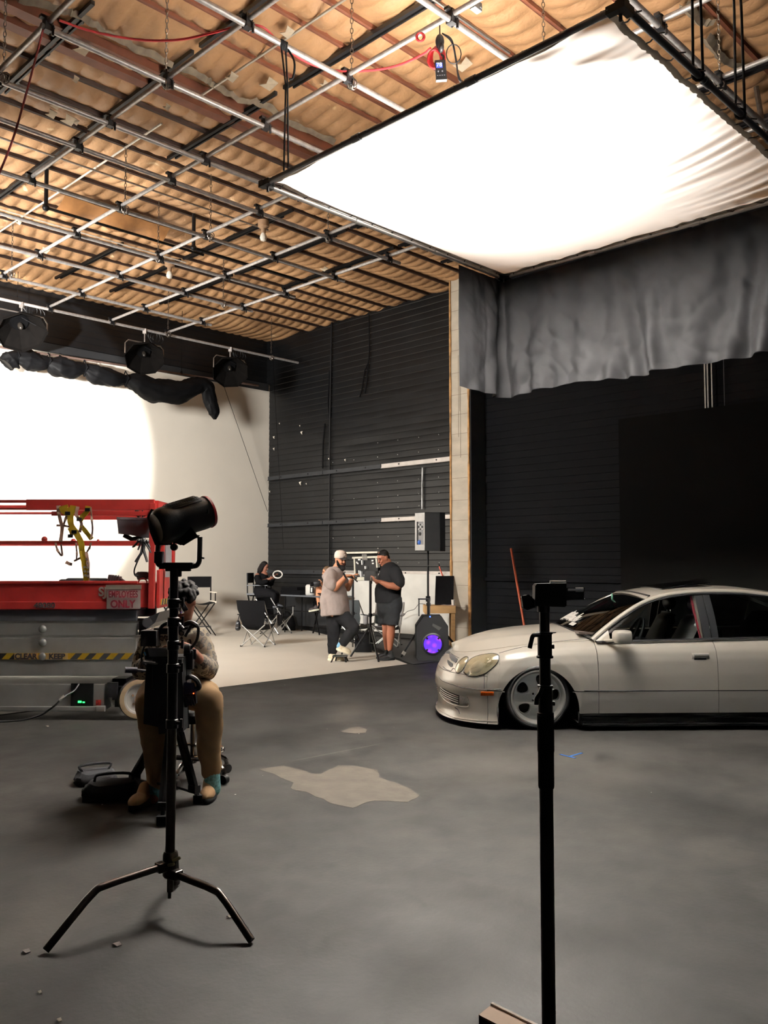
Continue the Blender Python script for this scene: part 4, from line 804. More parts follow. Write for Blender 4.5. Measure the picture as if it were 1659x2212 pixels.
# body: axis from rear-lower-left to front-upper-right
A = Q(352, 1136, -.04); Bp = Q(447, 1106, .09); ax = (Bp - A).normalized(); Lb = (Bp - A).length
R_ = .077
b = MB(); b.lathe([(.005, -.035), (.066, -.035), (.080, -.02), (.086, .0), (.086, .035), (.080, .06), (R_, .085), (R_, Lb - .02), (R_ - .003, Lb), (R_ - .010, Lb + .012), (.005, Lb + .012)], A, ax, 28); b.build('body', mat('black_lamp_body', (20, 21, 23), .38, .2, .1, 40, .15, 300), sl)
b = MB(); b.slab([Q(330, 1105, -.03), Q(345, 1107, -.03), Q(372, 1150, -.03), Q(360, 1172, -.03), Q(338, 1172, -.03), Q(325, 1150, -.03), Q(323, 1118, -.03)], (0, 1, 0), .06); b.slab([Q(345, 1160, -.03), Q(390, 1172, -.03), Q(420, 1158, -.03), Q(400, 1130, -.03)], (0, 1, 0), .06); b.build('control_box', BLK, sl, bevel=.012, smooth=0)
up_ = (Vec((0, 0, 1)) - ax * ax.z).normalized(); sd_ = ax.cross(up_)
b = MB(); M = Matrix.Identity(4); M.col[0].xyz = ax; M.col[1].xyz = sd_; M.col[2].xyz = up_; M.translation = A + ax * (Lb * .48)
rows = [[M @ Vec((-.085 + .17 * j / 8, (R_ + .008) * sin(-.75 + 1.5 * i / 6) * .9, (R_ + .010) * cos(-.75 + 1.5 * i / 6) - .002)) for j in range(9)] for i in range(7)]
b.grid(rows); b.build('vent_plate', mat('vent_black', (15, 15, 17), .6), sl, solid=.004)
b = MB()
for i in range(6):
    a = -.62 + .248 * i; b.bar(M @ Vec((-.075, (R_ + .012) * sin(a) * .9, (R_ + .014) * cos(a))), M @ Vec((.075, (R_ + .012) * sin(a) * .9, (R_ + .014) * cos(a))), .004, .003)
for j in range(14): x = -.07 + .0108 * j; b.tube([M @ Vec((x, (R_ + .012) * sin(-.65 + 1.3 * i / 6) * .9, (R_ + .0145) * cos(-.65 + 1.3 * i / 6))) for i in range(7)], .0018, 4)
b.build('vent_grille', mat('vent_bars', (96, 97, 100), .4, .4), sl)
b = MB(); b.lathe([(R_ - .006, Lb + .001), (R_ + .002, Lb + .001), (R_ - .002, Lb + .014), (R_ - .012, Lb + .014)], A, ax, 28, cap=False); b.build('front_ring', mat('red_ring', (196, 40, 42), .35), sl)
b = MB(); c = Q(376, 1182, -.03); b.lathe([(.004, -.012), (.016, -.010), (.016, .010), (.004, .012)], c, (0, 1, 0), 18); b.cyl(Q(376, 1168, -.02), Q(376, 1178, -.02), .005); b.build('tilt_knob', BLK, sl)
b = MB(); b.box(Q(344, 1204, -.02), (.038, .045, .054)); b.build('power_box', mat('maroon_black_box', (40, 26, 32), .5), sl, smooth=0, bevel=.004)
b = MB(); b.box(Q(449, 1105, -.066), (.008, .006, .02)); b.cyl(Q(446, 1108, -.07), Q(446, 1108, -.05), .004); b.build('latch', BLK, sl, smooth=0)
# ================================================================== RIGHT STAND
rd = 2.24; RSc = rd / FPX; rx = D(1180, 1700, rd).x
rs = thing('light_stand', 'tall black telescopic stand with a bracket head, nearest the viewer', 'light stand', (rx, rd, 0))
def RZ(py): return D(1180, py, rd).z
rm = mat('black_stand_tube', (14, 13, 13), .3, .5, .12, 30)
ftz = .0
b = MB(); b.cyl((rx, rd, .06), (rx, rd, RZ(1690)), .0176, n=20); b.build('lower_tube', rm, rs)
b = MB(); b.lathe([(.0195, RZ(1702)), (.0205, RZ(1698)), (.0205, RZ(1625)), (.0215, RZ(1622)), (.0215, RZ(1545))], (rx, rd, 0), n=20); b.build('grip_sleeve', BLKF, rs)
b = MB(); b.cyl((rx, rd, RZ(1545)), (rx, rd, RZ(1415)), .0145, n=18); b.build('middle_tube', rm, rs)
b = MB(); b.cyl((rx, rd, RZ(1415)), (rx, rd, RZ(1315)), .0130, n=18); b.build('upper_tube', rm, rs)
for (p0, p1, sx) in ((1365, 1422, -1), (1480, 1545, -1)):
    z0, z1 = RZ(p1), RZ(p0); b = MB(); b.lathe([(.016, z0), (.0215, z0 + .001), (.0215, z0 + .006), (.0185, z0 + .008), (.0185, z1 - .006), (.0205, z1 - .005), (.0205, z1), (.014, z1 + .001)], (rx, rd, 0), n=20)
    b.tube(smoothpath([(rx - .015, rd - .012, z1 - .006), (rx - .032, rd - .016, z1 - .008), (rx - .038, rd - .018, z1 - .024), (rx - .042, rd - .018, z1 - .04)] if p0 == 1365 else [(rx - .012, rd - .018, z1 - .004), (rx - .018, rd - .022, z1 - .018), (rx - .026, rd - .022, z1 - .030), (rx - .027, rd - .022, z1 - .046)], 4), .006, 8, flat=(1, 1)); b.cyl((rx + .01, rd, z0 + .03), (rx + .024, rd, z0 + .03), .006); b.build('clamp_collar', rm, rs)
hd = thing('bracket_head', 'black knuckle bracket with short side arms clamped on the right stand', 'bracket', (rx, rd, RZ(1320)))
def T_(px, py, dd=0): return D(px, py, rd + dd)
b = MB(); b.slab([T_(1156, 1266, -.02), T_(1160, 1261, -.02), T_(1224, 1260, -.02), T_(1224, 1308, -.02), T_(1220, 1311, -.02), T_(1156, 1309, -.02)], (0, 1, 0), .04); b.cyl(T_(1174, 1300), T_(1174, 1322), .016); b.build('block', BLK, hd, smooth=0, bevel=.004)
b = MB(); b.cyl(T_(1188, 1260), T_(1222, 1260), .0075, n=10); b.build('top_pin', mat('bright_pin', (236, 232, 228), .3, .3), hd)
b = MB(); b.slab([T_(1224, 1273, -.012), T_(1260, 1273, -.012), T_(1260, 1293, -.012), T_(1224, 1294, -.012)], (0, 1, 0), .024); b.build('side_arm', BLK, hd, smooth=0, bevel=.004)
b = MB(); b.cyl(T_(1226, 1274, -.01), T_(1244, 1274, -.01), .004, n=8); b.cyl(T_(1243, 1274, -.01), T_(1260, 1274, -.01), .006, n=10); b.build('side_pin', mat('bright_pin', (236, 232, 228), .3, .3), hd)
b = MB(); b.slab([T_(1129, 1290, -.01), T_(1142, 1287, -.01), T_(1156, 1297, -.01), T_(1156, 1312, -.01), T_(1140, 1316, -.01), T_(1130, 1312, -.01)], (0, 1, 0), .02); b.cyl(T_(1130, 1290), T_(1142, 1290), .006); b.build('knob', BLK, hd, smooth=0, bevel=.003)
# legs of that stand, spread low, mostly below the picture
for a in (radians(200), radians(320), radians(80)):
    e = Vec((cos(a), sin(a), 0)); b = MB(); b.tube([Vec((rx, rd, .16)) + e * .02, Vec((rx, rd, .14)) + e * .2, Vec((rx, rd, .015)) + e * .50], .012, 10); b.build('leg', rm, rs)
# equipment case at its foot
cs = thing('equipment_case', 'low black sided case with a tan top at the bottom edge, beside the right stand', 'case', Fz(1080, 2230, 0))
zt = .22; p0 = Fz(1062, 2170, zt); p1 = Fz(1034, 2192, zt); p2 = Fz(1152, 2214, zt); ex = (p2 - p0).normalized(); ey = (p1 - p0).normalized(); p3 = p0 + ex * .42; p4 = p3 + (p1 - p0); p5 = p1
b = MB(); b.slab([p0 - Vec((0, 0, .006)), p3 - Vec((0, 0, .006)), p4 - Vec((0, 0, .006)), p5 - Vec((0, 0, .006))], (0, 0, -1), zt - .008); b.build('body', BLKP, cs, smooth=0)
b = MB(); b.slab([p0, p3, p4, p5], (0, 0, -1), .006); b.build('lid', mat('tan_lid', (176, 142, 108), .45, 0, .08, 6), cs, smooth=0)
b = MB(); b.bar(p0 + Vec((0, 0, .002)), p3 + Vec((0, 0, .002)), .010, .008); b.build('bright_edge', mat('bright_edge', (236, 230, 220), .3, .3), cs, smooth=0)
b = MB(); p = Fz(1206, 2206, .3); b.lathe([(.004, -.004), (.018, -.004), (.018, .004), (.004, .006)], (rx + .03, rd + .01, p.z if p.z > .1 else .3), (1, .4, 0), 16); b.cyl((rx, rd, .3), (rx + .03, rd + .01, .3), .006); b.build('brace_knob', STEEL, rs)
# blue tape marks on the floor
for (pts, lab) in ((((1210, 1630), (1243, 1638)), 'longer strip of the blue tape mark on the floor before the car'), (((1232, 1634), (1257, 1627)), 'shorter strip of the blue tape mark, crossing the longer one')):
    a = Fz(*pts[0]); c = Fz(*pts[1]); b = MB(); b.bar(a + Vec((0, 0, .002)), c + Vec((0, 0, .002)), .022, .002); tag(b.build('tape_strip', mat('blue_tape', (72, 128, 214), .5), smooth=0, loc=(a + c) / 2), lab, 'tape', 'blue tape marks')
# ================================================================== CAR
CA = radians(2.0)
Rz2 = Matrix.Rotation(CA, 4, 'Z')
CLOC = Vec((1.463, 8.217, 0)) - (Rz2 @ Vec((.88, -.9, 0)))
CM = Matrix.Translation(CLOC) @ Rz2
car = thing('car', 'pearl white lowered four door sedan with big silver dish wheels, facing left', 'car', CLOC, rz=CA)
def paint_mat():
    m = mat('pearl_white_paint', (238, 232, 220), .28, .0, .02, 2, coat=.7); return m
PAINT = paint_mat(); TRIM = mat('car_black_trim', (16, 17, 19), .35, 0, .1); SEAM = mat('panel_gap', (10, 10, 11), .7)
LOWER = mat('silver_lower_cladding', (216, 212, 204), .3, .15, .03, 2, coat=.5)
HW, LEN = .90, 4.80
def plan(s):                       # s: arc parameter along the near half outline, front centre -> rear centre; returns (x, halfwidth)
    if s < 1:                      # rounded nose
        y = HW * sin(s * pi / 2); q = (y / HW) ** 2.6; return (.78 * (1 - sqrt(max(0, 1 - q))), y)
    if s < 2: return (.78 + (LEN - .62 - .78) * (s - 1), HW - .012 * sin(0))
    t = 3 - s; y = HW * sin(t * pi / 2); q = (y / HW) ** 3.2; return (LEN - .62 * (1 - sqrt(max(0, 1 - q))), y)
def lerp_tab(tab, x):
    if x <= tab[0][0]: return tab[0][1]
    for (a, va), (b_, vb) in zip(tab[:-1], tab[1:]):
        if x <= b_:
            t = (x - a) / (b_ - a); t = t * t * (3 - 2 * t) if False else t; return va + (vb - va) * t
    return tab[-1][1]
ZSH = [(0, .655), (.12, .675), (.3, .705), (.55, .745), (.88, .785), (1.2, .805), (1.45, .815), (2.0, .828), (2.6, .842), (3.3, .856), (4.0, .865), (4.4, .86), (4.7, .82), (4.8, .79)]
def zsh(x): return lerp_tab(ZSH, x)
def zlow(x):
    z = .055 if x < .56 else .165 if x < 4.25 else .12
    for xc in (.88, 3.68):
        d = (x - xc) / .385
        if abs(d) < 1: z = max(z, .17 + .425 * sqrt(1 - d * d))
    return z
INS_SIDE = [(0, .030), (.10, .016), (.30, .004), (.36, .0), (.62, .0), (.78, .014), (.88, .040), (.95, .085), (1, .150)]
INS_FRONT = [(0, .0), (.05, -.02), (.10, .01), (.20, .03), (.42, .022), (.50, .0), (.62, .0), (.74, .022), (.86, .065), (.94, .115), (1, .18)]
def shell(s, z):
    x, y = plan(s); zs = zsh(x)
    e = 1e-3; xa, ya = plan(max(0, s - e)); xb, yb = plan(min(3, s + e)); tx, ty = xb - xa, yb - ya; l = sqrt(tx * tx + ty * ty) or 1
    nx, ny = ty / l, -tx / l          # inward normal for the half with +y outline: rotate tangent
    f = (z) / zs; f = max(0, min(1, f))
    w = 1 - min(1, max(0, (s - .55) / .6)) if s < 1.3 else min(1, max(0, (s - 2.1) / .5)) * .8
    ins = lerp_tab(INS_SIDE, f) * (1 - w) + lerp_tab(INS_FRONT, f) * w
    flare = 0
    for xc in (.88, 3.68):
        d = sqrt((x - xc) ** 2 + (z - .30) ** 2)
        if s > .8 and d < .52: flare = max(flare, .016 * (1 - abs(d - .40) / .12) if abs(d - .40) < .12 else 0)
    ins -= flare
    return Vec((x + nx * ins, y + ny * ins, z))
def S_of_x(x, front=True):
    lo, hi = (0, 2.0) if x < 4.1 else (1.5, 3)
    for _ in range(40):
        m_ = (lo + hi) / 2
        if plan(m_)[0] < x: lo = m_
        else: hi = m_
    return lo
NV = 26
def panel(name, ss, m_, side, z0f=None, z1f=None, par=None, nv=NV, gap=.0):
    rows = []
    for s in ss:
        x, y = plan(s); a = zlow(x) if z0f is None else max(z0f(x), zlow(x)); c_ = zsh(x) if z1f is None else min(z1f(x), zsh(x))
        a = min(a, c_ - .002)
        rows.append([CM @ Vec((p.x, -side * p.y, p.z)) for p in (shell(s, a + (c_ - a) * (1 - (1 - j / nv) ** 1.0)) for j in range(nv + 1))])
    b = MB(); b.grid(rows if side > 0 else rows[::-1]); return b.build(name, m_, par or car, smooth=60, solid=.012)
def lin_s(a, c_, n): return [a + (c_ - a) * i / n for i in range(n + 1)]
G = .004; ZR = .372; rub = lambda x: ZR
def xs_to_s(x0, x1, n):
    xs = [x0 + (x1 - x0) * i / n for i in range(n + 1)]
    for xc in (.88, 3.68):
        for e in (-.385, .385):
            for d in (-.012, -.006, -.003, -.001, .001, .003, .006, .012): 
                if x0 < xc + e + d < x1: xs.append(xc + e + d)
    return [S_of_x(x) for x in sorted(xs)]
s40 = S_of_x(.40); panels = {}
for side in (1, -1):
    panel('front_bumper', lin_s(0, s40, 34) + [], LOWER if 0 else PAINT, side, None, lambda x: .50)
    panel('front_bumper', [s for s in xs_to_s(.405, .56, 8)], PAINT, side, None, lambda x: ZR - .004)
    panel('nose_panel', lin_s(0, s40, 34), PAINT, side, lambda x: .504, None)
    panel('front_fender', xs_to_s(.404, 1.447, 90), PAINT, side, lambda x: ZR + .004, None)
    panel('fender_cladding', xs_to_s(1.2, 1.447, 20), LOWER, side, None, lambda x: ZR - .004)
    panel('front_door', xs_to_s(1.453, 2.597, 24), PAINT, side, lambda x: ZR + .004, None); panel('door_cladding', xs_to_s(1.453, 2.597, 16), LOWER, side, None, lambda x: ZR - .004)
    panel('rear_door', xs_to_s(2.603, 3.62, 60), PAINT, side, lambda x: ZR + .004, None); panel('door_cladding', xs_to_s(2.603, 3.30, 14), LOWER, side, None, lambda x: ZR - .004)
    panel('rear_quarter', xs_to_s(3.626, 4.17, 50) , PAINT, side, None, None)
    panel('rear_bumper', lin_s(S_of_x(4.172), 3, 30), PAINT, side, None, lambda x: .55); panel('tail_panel', lin_s(S_of_x(4.172), 3, 30), PAINT, side, lambda x: .554, None)
    # side skirt
    b = MB(CM); y = -side * .865
    b.add([(1.26, y, .045), (3.30, y, .045), (3.30, y, .175), (1.26, y, .175), (1.26, y + side * .12, .045), (3.30, y + side * .12, .045), (3.30, y + side * .10, .19), (1.26, y + side * .10, .19)], [(0, 1, 2, 3), (7, 6, 5, 4), (0, 4, 5, 1), (3, 2, 6, 7), (0, 3, 7, 4), (1, 5, 6, 2)])
    b.bar((1.30, y - side * .018, .055), (3.28, y - side * .018, .055), .05, .035); b.bar((1.30, y - side * .006, .125), (3.28, y - side * .006, .125), .02, .02); b.build('side_skirt', mat('gloss_black_skirt', (12, 12, 13), .12, 0, .1), car, smooth=0, bevel=.008)
# hood, cowl
def shoulder(x): return shell(S_of_x(x), zsh(x))
ZC = [(0.02, .66), (.07, .70), (.15, .742), (.28, .79), (.45, .838), (.65, .880), (.9, .910), (1.15, .928), (1.30, .935)]
def hood_pt(i, w, n=40, sgn=1):
    f = i / n; s = f * S_of_x(1.47); p = shell(s, zsh(plan(s)[0])); xc = .155 + (1.27 - .155) * f ** .92
    x = p.x + (xc - p.x) * (1 - (1 - w) ** 1.6); y = p.y * (1 - w)
    zc = lerp_tab(ZC, xc) ; z = p.z + (zc - p.z) * (1 - (1 - w) ** 2.3) + .008 * math.exp(-((w - .32) / .07) ** 2) * min(1, f * 2)
    return Vec((x, -sgn * y, z))
W0 = .055
b = MB(CM); b.grid([[hood_pt(i, W0 + (1 - W0) * j / 20) for j in range(21)] + [hood_pt(i, W0 + (1 - W0) * j / 20, sgn=-1) for j in range(19, -1, -1)] for i in range(41)]); b.build('hood', PAINT, car, smooth=75, solid=.010)
for side in (1, -1):
    b = MB(CM); b.grid([[hood_pt(i, (W0 - .006) * j / 3, sgn=side) for j in range(4)] for i in range(41)]); b.build('fender_edge', PAINT, car, smooth=75, solid=.008)
# greenhouse
RAIL = [(1.44, -.755, .835), (1.60, -.705, .955), (1.80, -.650, 1.085), (2.00, -.605, 1.190), (2.20, -.580, 1.250), (2.45, -.565, 1.285), (2.75, -.560, 1.295), (3.05, -.565, 1.285), (3.35, -.580, 1.245), (3.65, -.610, 1.165), (3.95, -.655, 1.045), (4.22, -.70, .915)]
railS = smoothpath(RAIL, 6)
def rail_at(x):
    for a, c_ in zip(railS[:-1], railS[1:]):
        if a.x <= x <= c_.x: t = (x - a.x) / (c_.x - a.x); return a + (c_ - a) * t
    return railS[-1] if x > 3 else railS[0]
def mir(p, side): return Vec((p.x, p.y * side, p.z))
for side in (1, -1):
    b = MB(CM); rows = []
    for i, p in enumerate(railS):
        d = (railS[min(i + 1, len(railS) - 1)] - railS[max(i - 1, 0)]).normalized(); out = Vec((0, -1, .25)); out = (out - d * out.dot(d)).normalized(); up = d.cross(out); up = up if up.z > 0 else -up
        wd = .040 + (.03 if p.x < 1.7 else 0) * (1.7 - p.x) / .26 + (.10 * max(0, (p.x - 3.5) / .7))
        rows.append([mir(q, side) for q in (p - up * .022, p + out * .016 - up * .012, p + out * .020 + up * .006, p + out * .006 + up * .026, p - out * wd * .8 + up * .030, p - out * wd - up * .004)])
    b.grid(rows, True); b.build('roof_rail', PAINT, car, smooth=60)
# roof skin and sunroof
RC = [(1.98, 1.262), (2.2, 1.305), (2.5, 1.335), (2.8, 1.345), (3.1, 1.335), (3.4, 1.295), (3.62, 1.235)]
def roof_pt(x, w):
    p = rail_at(x); zc = lerp_tab(RC, x); xx = x - .05 * (1 - (w) ** 2) * max(0, (2.25 - x) / .3) if x < 2.25 else x
    return Vec((xx, p.y * w * .96, p.z + .026 + (zc - p.z - .026) * (1 - w ** 2.2)))
b = MB(CM); b.grid([[roof_pt(2.02 + (3.60 - 2.02) * i / 24, w / 12) for w in range(12, -13, -1)] if 0 else [roof_pt(2.02 + 1.58 * i / 24, abs(w) / 12) if w >= 0 else mir(roof_pt(2.02 + 1.58 * i / 24, -w / 12), -1) for w in range(12, -13, -1)] for i in range(25)]); b.build('roof', PAINT, car, smooth=75, solid=.01)
b = MB(CM); b.grid([[(p := roof_pt(2.28 + .5 * i / 8, abs(w) / 16)) and Vec((p.x, p.y if w >= 0 else -p.y, p.z + .012 + .03 * (i / 8))) for w in range(10, -11, -1)] for i in range(9)]); b.build('sunroof', mat('tinted_sunroof', (10, 11, 13), .08), car, smooth=75, solid=.008)
# glass
CG = glass_mat('car_glass', (235, 240, 238), .06); DGL = glass_mat('car_dark_glass', (96, 104, 104), .08)
def ws_pt(s, t):        # s across -1..1, t up
    b0 = Vec((1.285 + .17 * abs(s) ** 2, -.715 * s, .935 - .075 * abs(s) ** 1.8)); t0 = Vec((2.02 + .05 * abs(s) ** 2, -.555 * s, 1.272 - .028 * abs(s) ** 2))
    p = b0 + (t0 - b0) * t; p.z += .035 * sin(pi * t) * (1 - .5 * abs(s)); return p
b = MB(CM); b.grid([[ws_pt(-1 + 2 * j / 24, i / 12) for j in range(25)] for i in range(13)]); ws = b.build('windshield', DGL, car, smooth=180)
b = MB(CM); b.tube([ws_pt(-1 + 2 * j / 24, -.015) + Vec((-.01, 0, .006)) for j in range(25)], .014, 6); b.tube([ws_pt(-1 + 2 * j / 24, 1.0) + Vec((0, 0, .012)) for j in range(25)], .010, 6); b.tube([ws_pt(.99, t / 10) for t in range(11)], .010, 6); b.tube([ws_pt(-.99, t / 10) for t in range(11)], .010, 6); b.build('windshield_seal', TRIM, car)
def rw_pt(s, t): b0 = Vec((4.30 - .10 * s * s, -.66 * s, .925 - .03 * s * s)); t0 = Vec((3.60 + .03 * s * s, -.55 * s, 1.24 - .035 * s * s)); p = b0 + (t0 - b0) * t; p.z += .04 * sin(pi * t); return p
b = MB(CM); b.grid([[rw_pt(-1 + 2 * j / 16, i / 8) for j in range(17)] for i in range(9)]); b.build('rear_window', DGL, car, smooth=180)
b = MB(CM); b.grid([[Vec((4.28 + .42 * i / 8 - .05 * (w / 8) ** 2, -.72 * w / 8, .93 - .06 * (i / 8) ** 2 - .06 * (w / 8) ** 2)) for w in range(8, -9, -1)] for i in range(9)]); b.build('trunk_lid', PAINT, car, smooth=75, solid=.01)
def belt(x): return Vec((x, -.775 + .010 * max(0, x - 3), zsh(x) + .002))
def sg_pt(x, t):
    a = belt(x); r = rail_at(x); c_ = Vec((x, r.y - .002, r.z - .020)); 
    if c_.z < a.z + .004: c_.z = a.z + .004
    p = a + (c_ - a) * t; p.y -= .022 * sin(pi * t) * min(1, (c_.z - a.z) / .3); return p
for side in (1, -1):
    def gp(x0, x1, n=16): return [[mir(sg_pt(x0 + (x1 - x0) * i / n, j / 8), side) for j in range(9)] for i in range(n + 1)]
    b = MB(CM); b.grid(gp(1.56, 2.515)); b.build('front_window', CG, car, smooth=180)
    b = MB(CM); b.grid(gp(2.665, 3.62)); b.build('rear_door_window', DGL, car, smooth=180)
    b = MB(CM); b.grid([[mir(q + Vec((0, -.004, 0)), side) for q in (sg_pt(x, j / 8) for j in range(9))] for x in (2.515, 2.55, 2.592)]); b.grid([[mir(q + Vec((0, -.004, 0)), side) for q in (sg_pt(x, j / 8) for j in range(9))] for x in (2.600, 2.63, 2.665)]); b.build('pillar_cover', TRIM, car, smooth=60, solid=.012)
    b = MB(CM); b.grid([[mir(q, side) for q in (sg_pt(x, j / 8) for j in range(9))] for x in (3.62, 3.7, 3.85, 4.0, 4.12)]); b.build('rear_pillar', PAINT, car, smooth=60, solid=.012)
    b = MB(CM); b.tube([mir(belt(1.47 + 2.2 * i / 20) + Vec((0, -.012, .006)), side) for i in range(21)], .013, 6); b.tube([mir(sg_pt(1.47 + 2.2 * i / 30, 1) + Vec((0, -.010, .004)), side) for i in range(31)], .012, 6); b.build('window_seal', TRIM, car)
    b = MB(CM); b.grid([[mir(sg_pt(x, j / 4) + Vec((0, -.012, 0)), side) for j in range(5)] for x in (1.47, 1.50, 1.53, 1.56, 1.60)]); b.build('mirror_sail', PAINT, car, smooth=60, solid=.012)
    # door mirror
    b = MB(CM)
    for (dx, dy, r) in ((0, 0, (.075, .085, .062)),): b.ell((1.69, -side * .93, .885), r, None, 20, 14)
    v0 = len(b.v); inv = CM.inverted()
    for i, q in enumerate(b.v):
        l = inv @ q - Vec((1.69, -side * .93, .885)); k = Vec((.092, .095, .066))
        l = Vec([math.copysign(abs(c_ / r_) ** .55 * kk, c_) for c_, r_, kk in zip(l, (.075, .085, .062), k)])
        if l.x > .06: l.x = .06 + (l.x - .06) * .3
        b.v[i] = CM @ (l + Vec((1.68, -side * .93, .885)))
    mh = b.build('door_mirror', PAINT, car, smooth=60)
    b = MB(CM); b.tube([(1.56, -side * .77, .835), (1.60, -side * .83, .843), (1.65, -side * .88, .852)], [.030, .026, .022], 10, flat=(1, .6)); b.build('mirror_arm', PAINT, mh)
    b = MB(CM); b.box((1.748, -side * .93, .885), (.004, .13, .09)); b.build('mirror_glass', mat('mirror_glass', (150, 155, 158), .05, 1), mh, smooth=0)
    # handles
    for x in (2.44, 3.42):
        z = .70; p = shell(S_of_x(x), z); y = -side * (p.y + .004)
        b = MB(CM); b.tube([(x - .085 + .17 * i / 8, y - side * .002, z - .012) for i in range(9)], .036, 12, flat=(.35, 1.0), up=(0, 0, 1)); dh = b.build('door_handle', PAINT, car, smooth=60)
        b = MB(CM); b.tube([(x - .065, y - side * .014, z + .004), (x + .07, y - side * .014, z + .004)], .016, 10, flat=(.8, 1.1)); b.build('handle_grip', LOWER, dh, smooth=60)
        b = MB(CM); b.box((x - .005, y - side * .0125, z - .030), (.12, .006, .018)); b.build('handle_recess', SEAM, dh, smooth=0, bevel=.004)
# wheel wells and underbody
b = MB(CM); b.box((2.35, 0, .42), (3.6, 1.16, .50)); b.box((.36, 0, .33), (.36, 1.0, .34)); b.box((2.28, 0, .38), (2.0, 1.58, .44)); b.build('underbody', mat('underbody_black', (9, 9, 10), .85), car, smooth=0)
for side in (1, -1):
    for xc in (.88, 3.68):
        b = MB(CM); b.grid([[(xc + .39 * cos(a), -side * y, .18 + .43 * sin(a)) for y in (.872, .75, .55)] for a in [-.25 + (pi + .5) * i / 24 for i in range(25)]]); b.build('wheel_well', mat('underbody_black', (9, 9, 10), .85), car)
# wheels
def wheel(xc, side):
    c = Vec((xc, -side * .775, .318)); ax = Vec((0, -side, 0)); R = .318; rr = .262
    M = CM @ Matrix.Translation(c) @ Matrix.Rotation(radians(6) * side, 4, 'X') @ (Matrix.Rotation(pi / 2, 4, 'X') if side > 0 else Matrix.Rotation(-pi / 2, 4, 'X'))
    b = MB(M); b.lathe([(rr - .012, -.11), (R - .03, -.115), (R - .004, -.085), (R, -.03), (R - .002, .055), (R - .015, .088), (R - .035, .098), (rr + .004, .092), (rr - .006, .085)], n=56, cap=False); b.build('tire', mat('tire_rubber', (20, 20, 21), .7, 0, .2, 30), car, smooth=50)
    b = MB(M); b.lathe([(rr - .012, -.11), (rr - .012, .03), (rr - .004, .082), (rr + .002, .094), (rr - .012, .096), (rr - .022, .085), (rr - .040, .045), (rr - .044, .03)], n=56, cap=False); rim = b.build('rim', mat('silver_rim', (236, 236, 230), .28, .15, .04, 4), car, smooth=50)
    # dished face with five rounded openings
    outer = [Vec(((rr - .036) * cos(2 * pi * k / 60), (rr - .036) * sin(2 * pi * k / 60), 0)) for k in range(60)]; loops = [outer]; hol = []
    for k in range(5):
        a0 = 2 * pi * k / 5 + .10; H = []
        for q in range(20):
            t = 2 * pi * q / 20; u = .058 * cos(t); w_ = .056 * sin(t) * (1 + .35 * cos(t)); H.append(Vec(((.160 + u) * cos(a0) - w_ * sin(a0), (.160 + u) * sin(a0) + w_ * cos(a0), 0)))
        loops.append(H[::-1]); hol.append(H)
    tri = tessellate_polygon(loops); flatv = [p for l in loops for p in l]
    def dish(p): r = Vec((p.x, p.y)).length; return .048 + .022 * (1 - (r / .22) ** 2)
    b = MB(M); b.add([(p.x, p.y, dish(p)) for p in flatv], [tuple(t) for t in tri]); b.add([(p.x, p.y, dish(p) - .03) for p in flatv], [tuple(reversed(t)) for t in tri])
    for H in hol: b.grid([[(p.x, p.y, dish(p)) for p in H], [(p.x * .99, p.y * .99, dish(p) - .055) for p in H]], True)
    f = b.build('rim_face', mat('silver_rim', (236, 236, 230), .28, .15, .04, 4), car, smooth=35)
    for H in hol: b = MB(M); b.tube([(p.x, p.y, dish(p) + .001) for p in H], .005, 6, closed=True); b.build('opening_lip', mat('rim_lip', (244, 244, 240), .2, .2), f)
    b = MB(M)
    for k in range(5): a = 2 * pi * k / 5; b.cyl((.055 * cos(a), .055 * sin(a), .05), (.055 * cos(a), .055 * sin(a), .072), .010, n=8)
    b.build('lug_holes', BLK, f)
    b = MB(M); b.lathe([(0, -.06), (rr - .02, -.06), (rr - .02, -.05), (0, -.05)], n=30); b.lathe([(.02, 0), (.17, 0), (.17, .015), (.02, .015)], n=30); b.build('brake_disc', mat('dark_brake', (40, 38, 36), .5, .6), f)
for side in (1, -1):
    for xc in (.88, 3.68): wheel(xc, side)
# ---- details traced onto the real body surface and mirrored to the far side
def body_bvh():
    vs, fs = [], []
    for o in car.children:
        if o.name.split('.')[0] in ('front_bumper', 'nose_panel', 'front_fender', 'hood', 'fender_edge', 'front_door', 'fender_cladding', 'rear_door', 'door_cladding', 'windshield'):
            n = len(vs); vs += [CM @ v.co for v in o.data.vertices]; fs += [tuple(i + n for i in p.vertices) for p in o.data.polygons]
    return BVHTree.FromPolygons(vs, fs)
BV = body_bvh(); CMi = CM.inverted()
def onbody(px, py, off=.0):
    r = ray(px, py).normalized(); h = BV.ray_cast(O, r)
    if h[0] is None: return None
    n = h[1] if h[1].dot(r) < 0 else -h[1]; return h[0] + n * off, n
def outline(pts, k=8): P = [Vec((x, y, 0)) for x, y in pts]; P = smoothpath(P + [P[0]], k)[:-1]; return [(p.x, p.y) for p in P]
def both(fn):
    for side in (1, -1): fn(side)
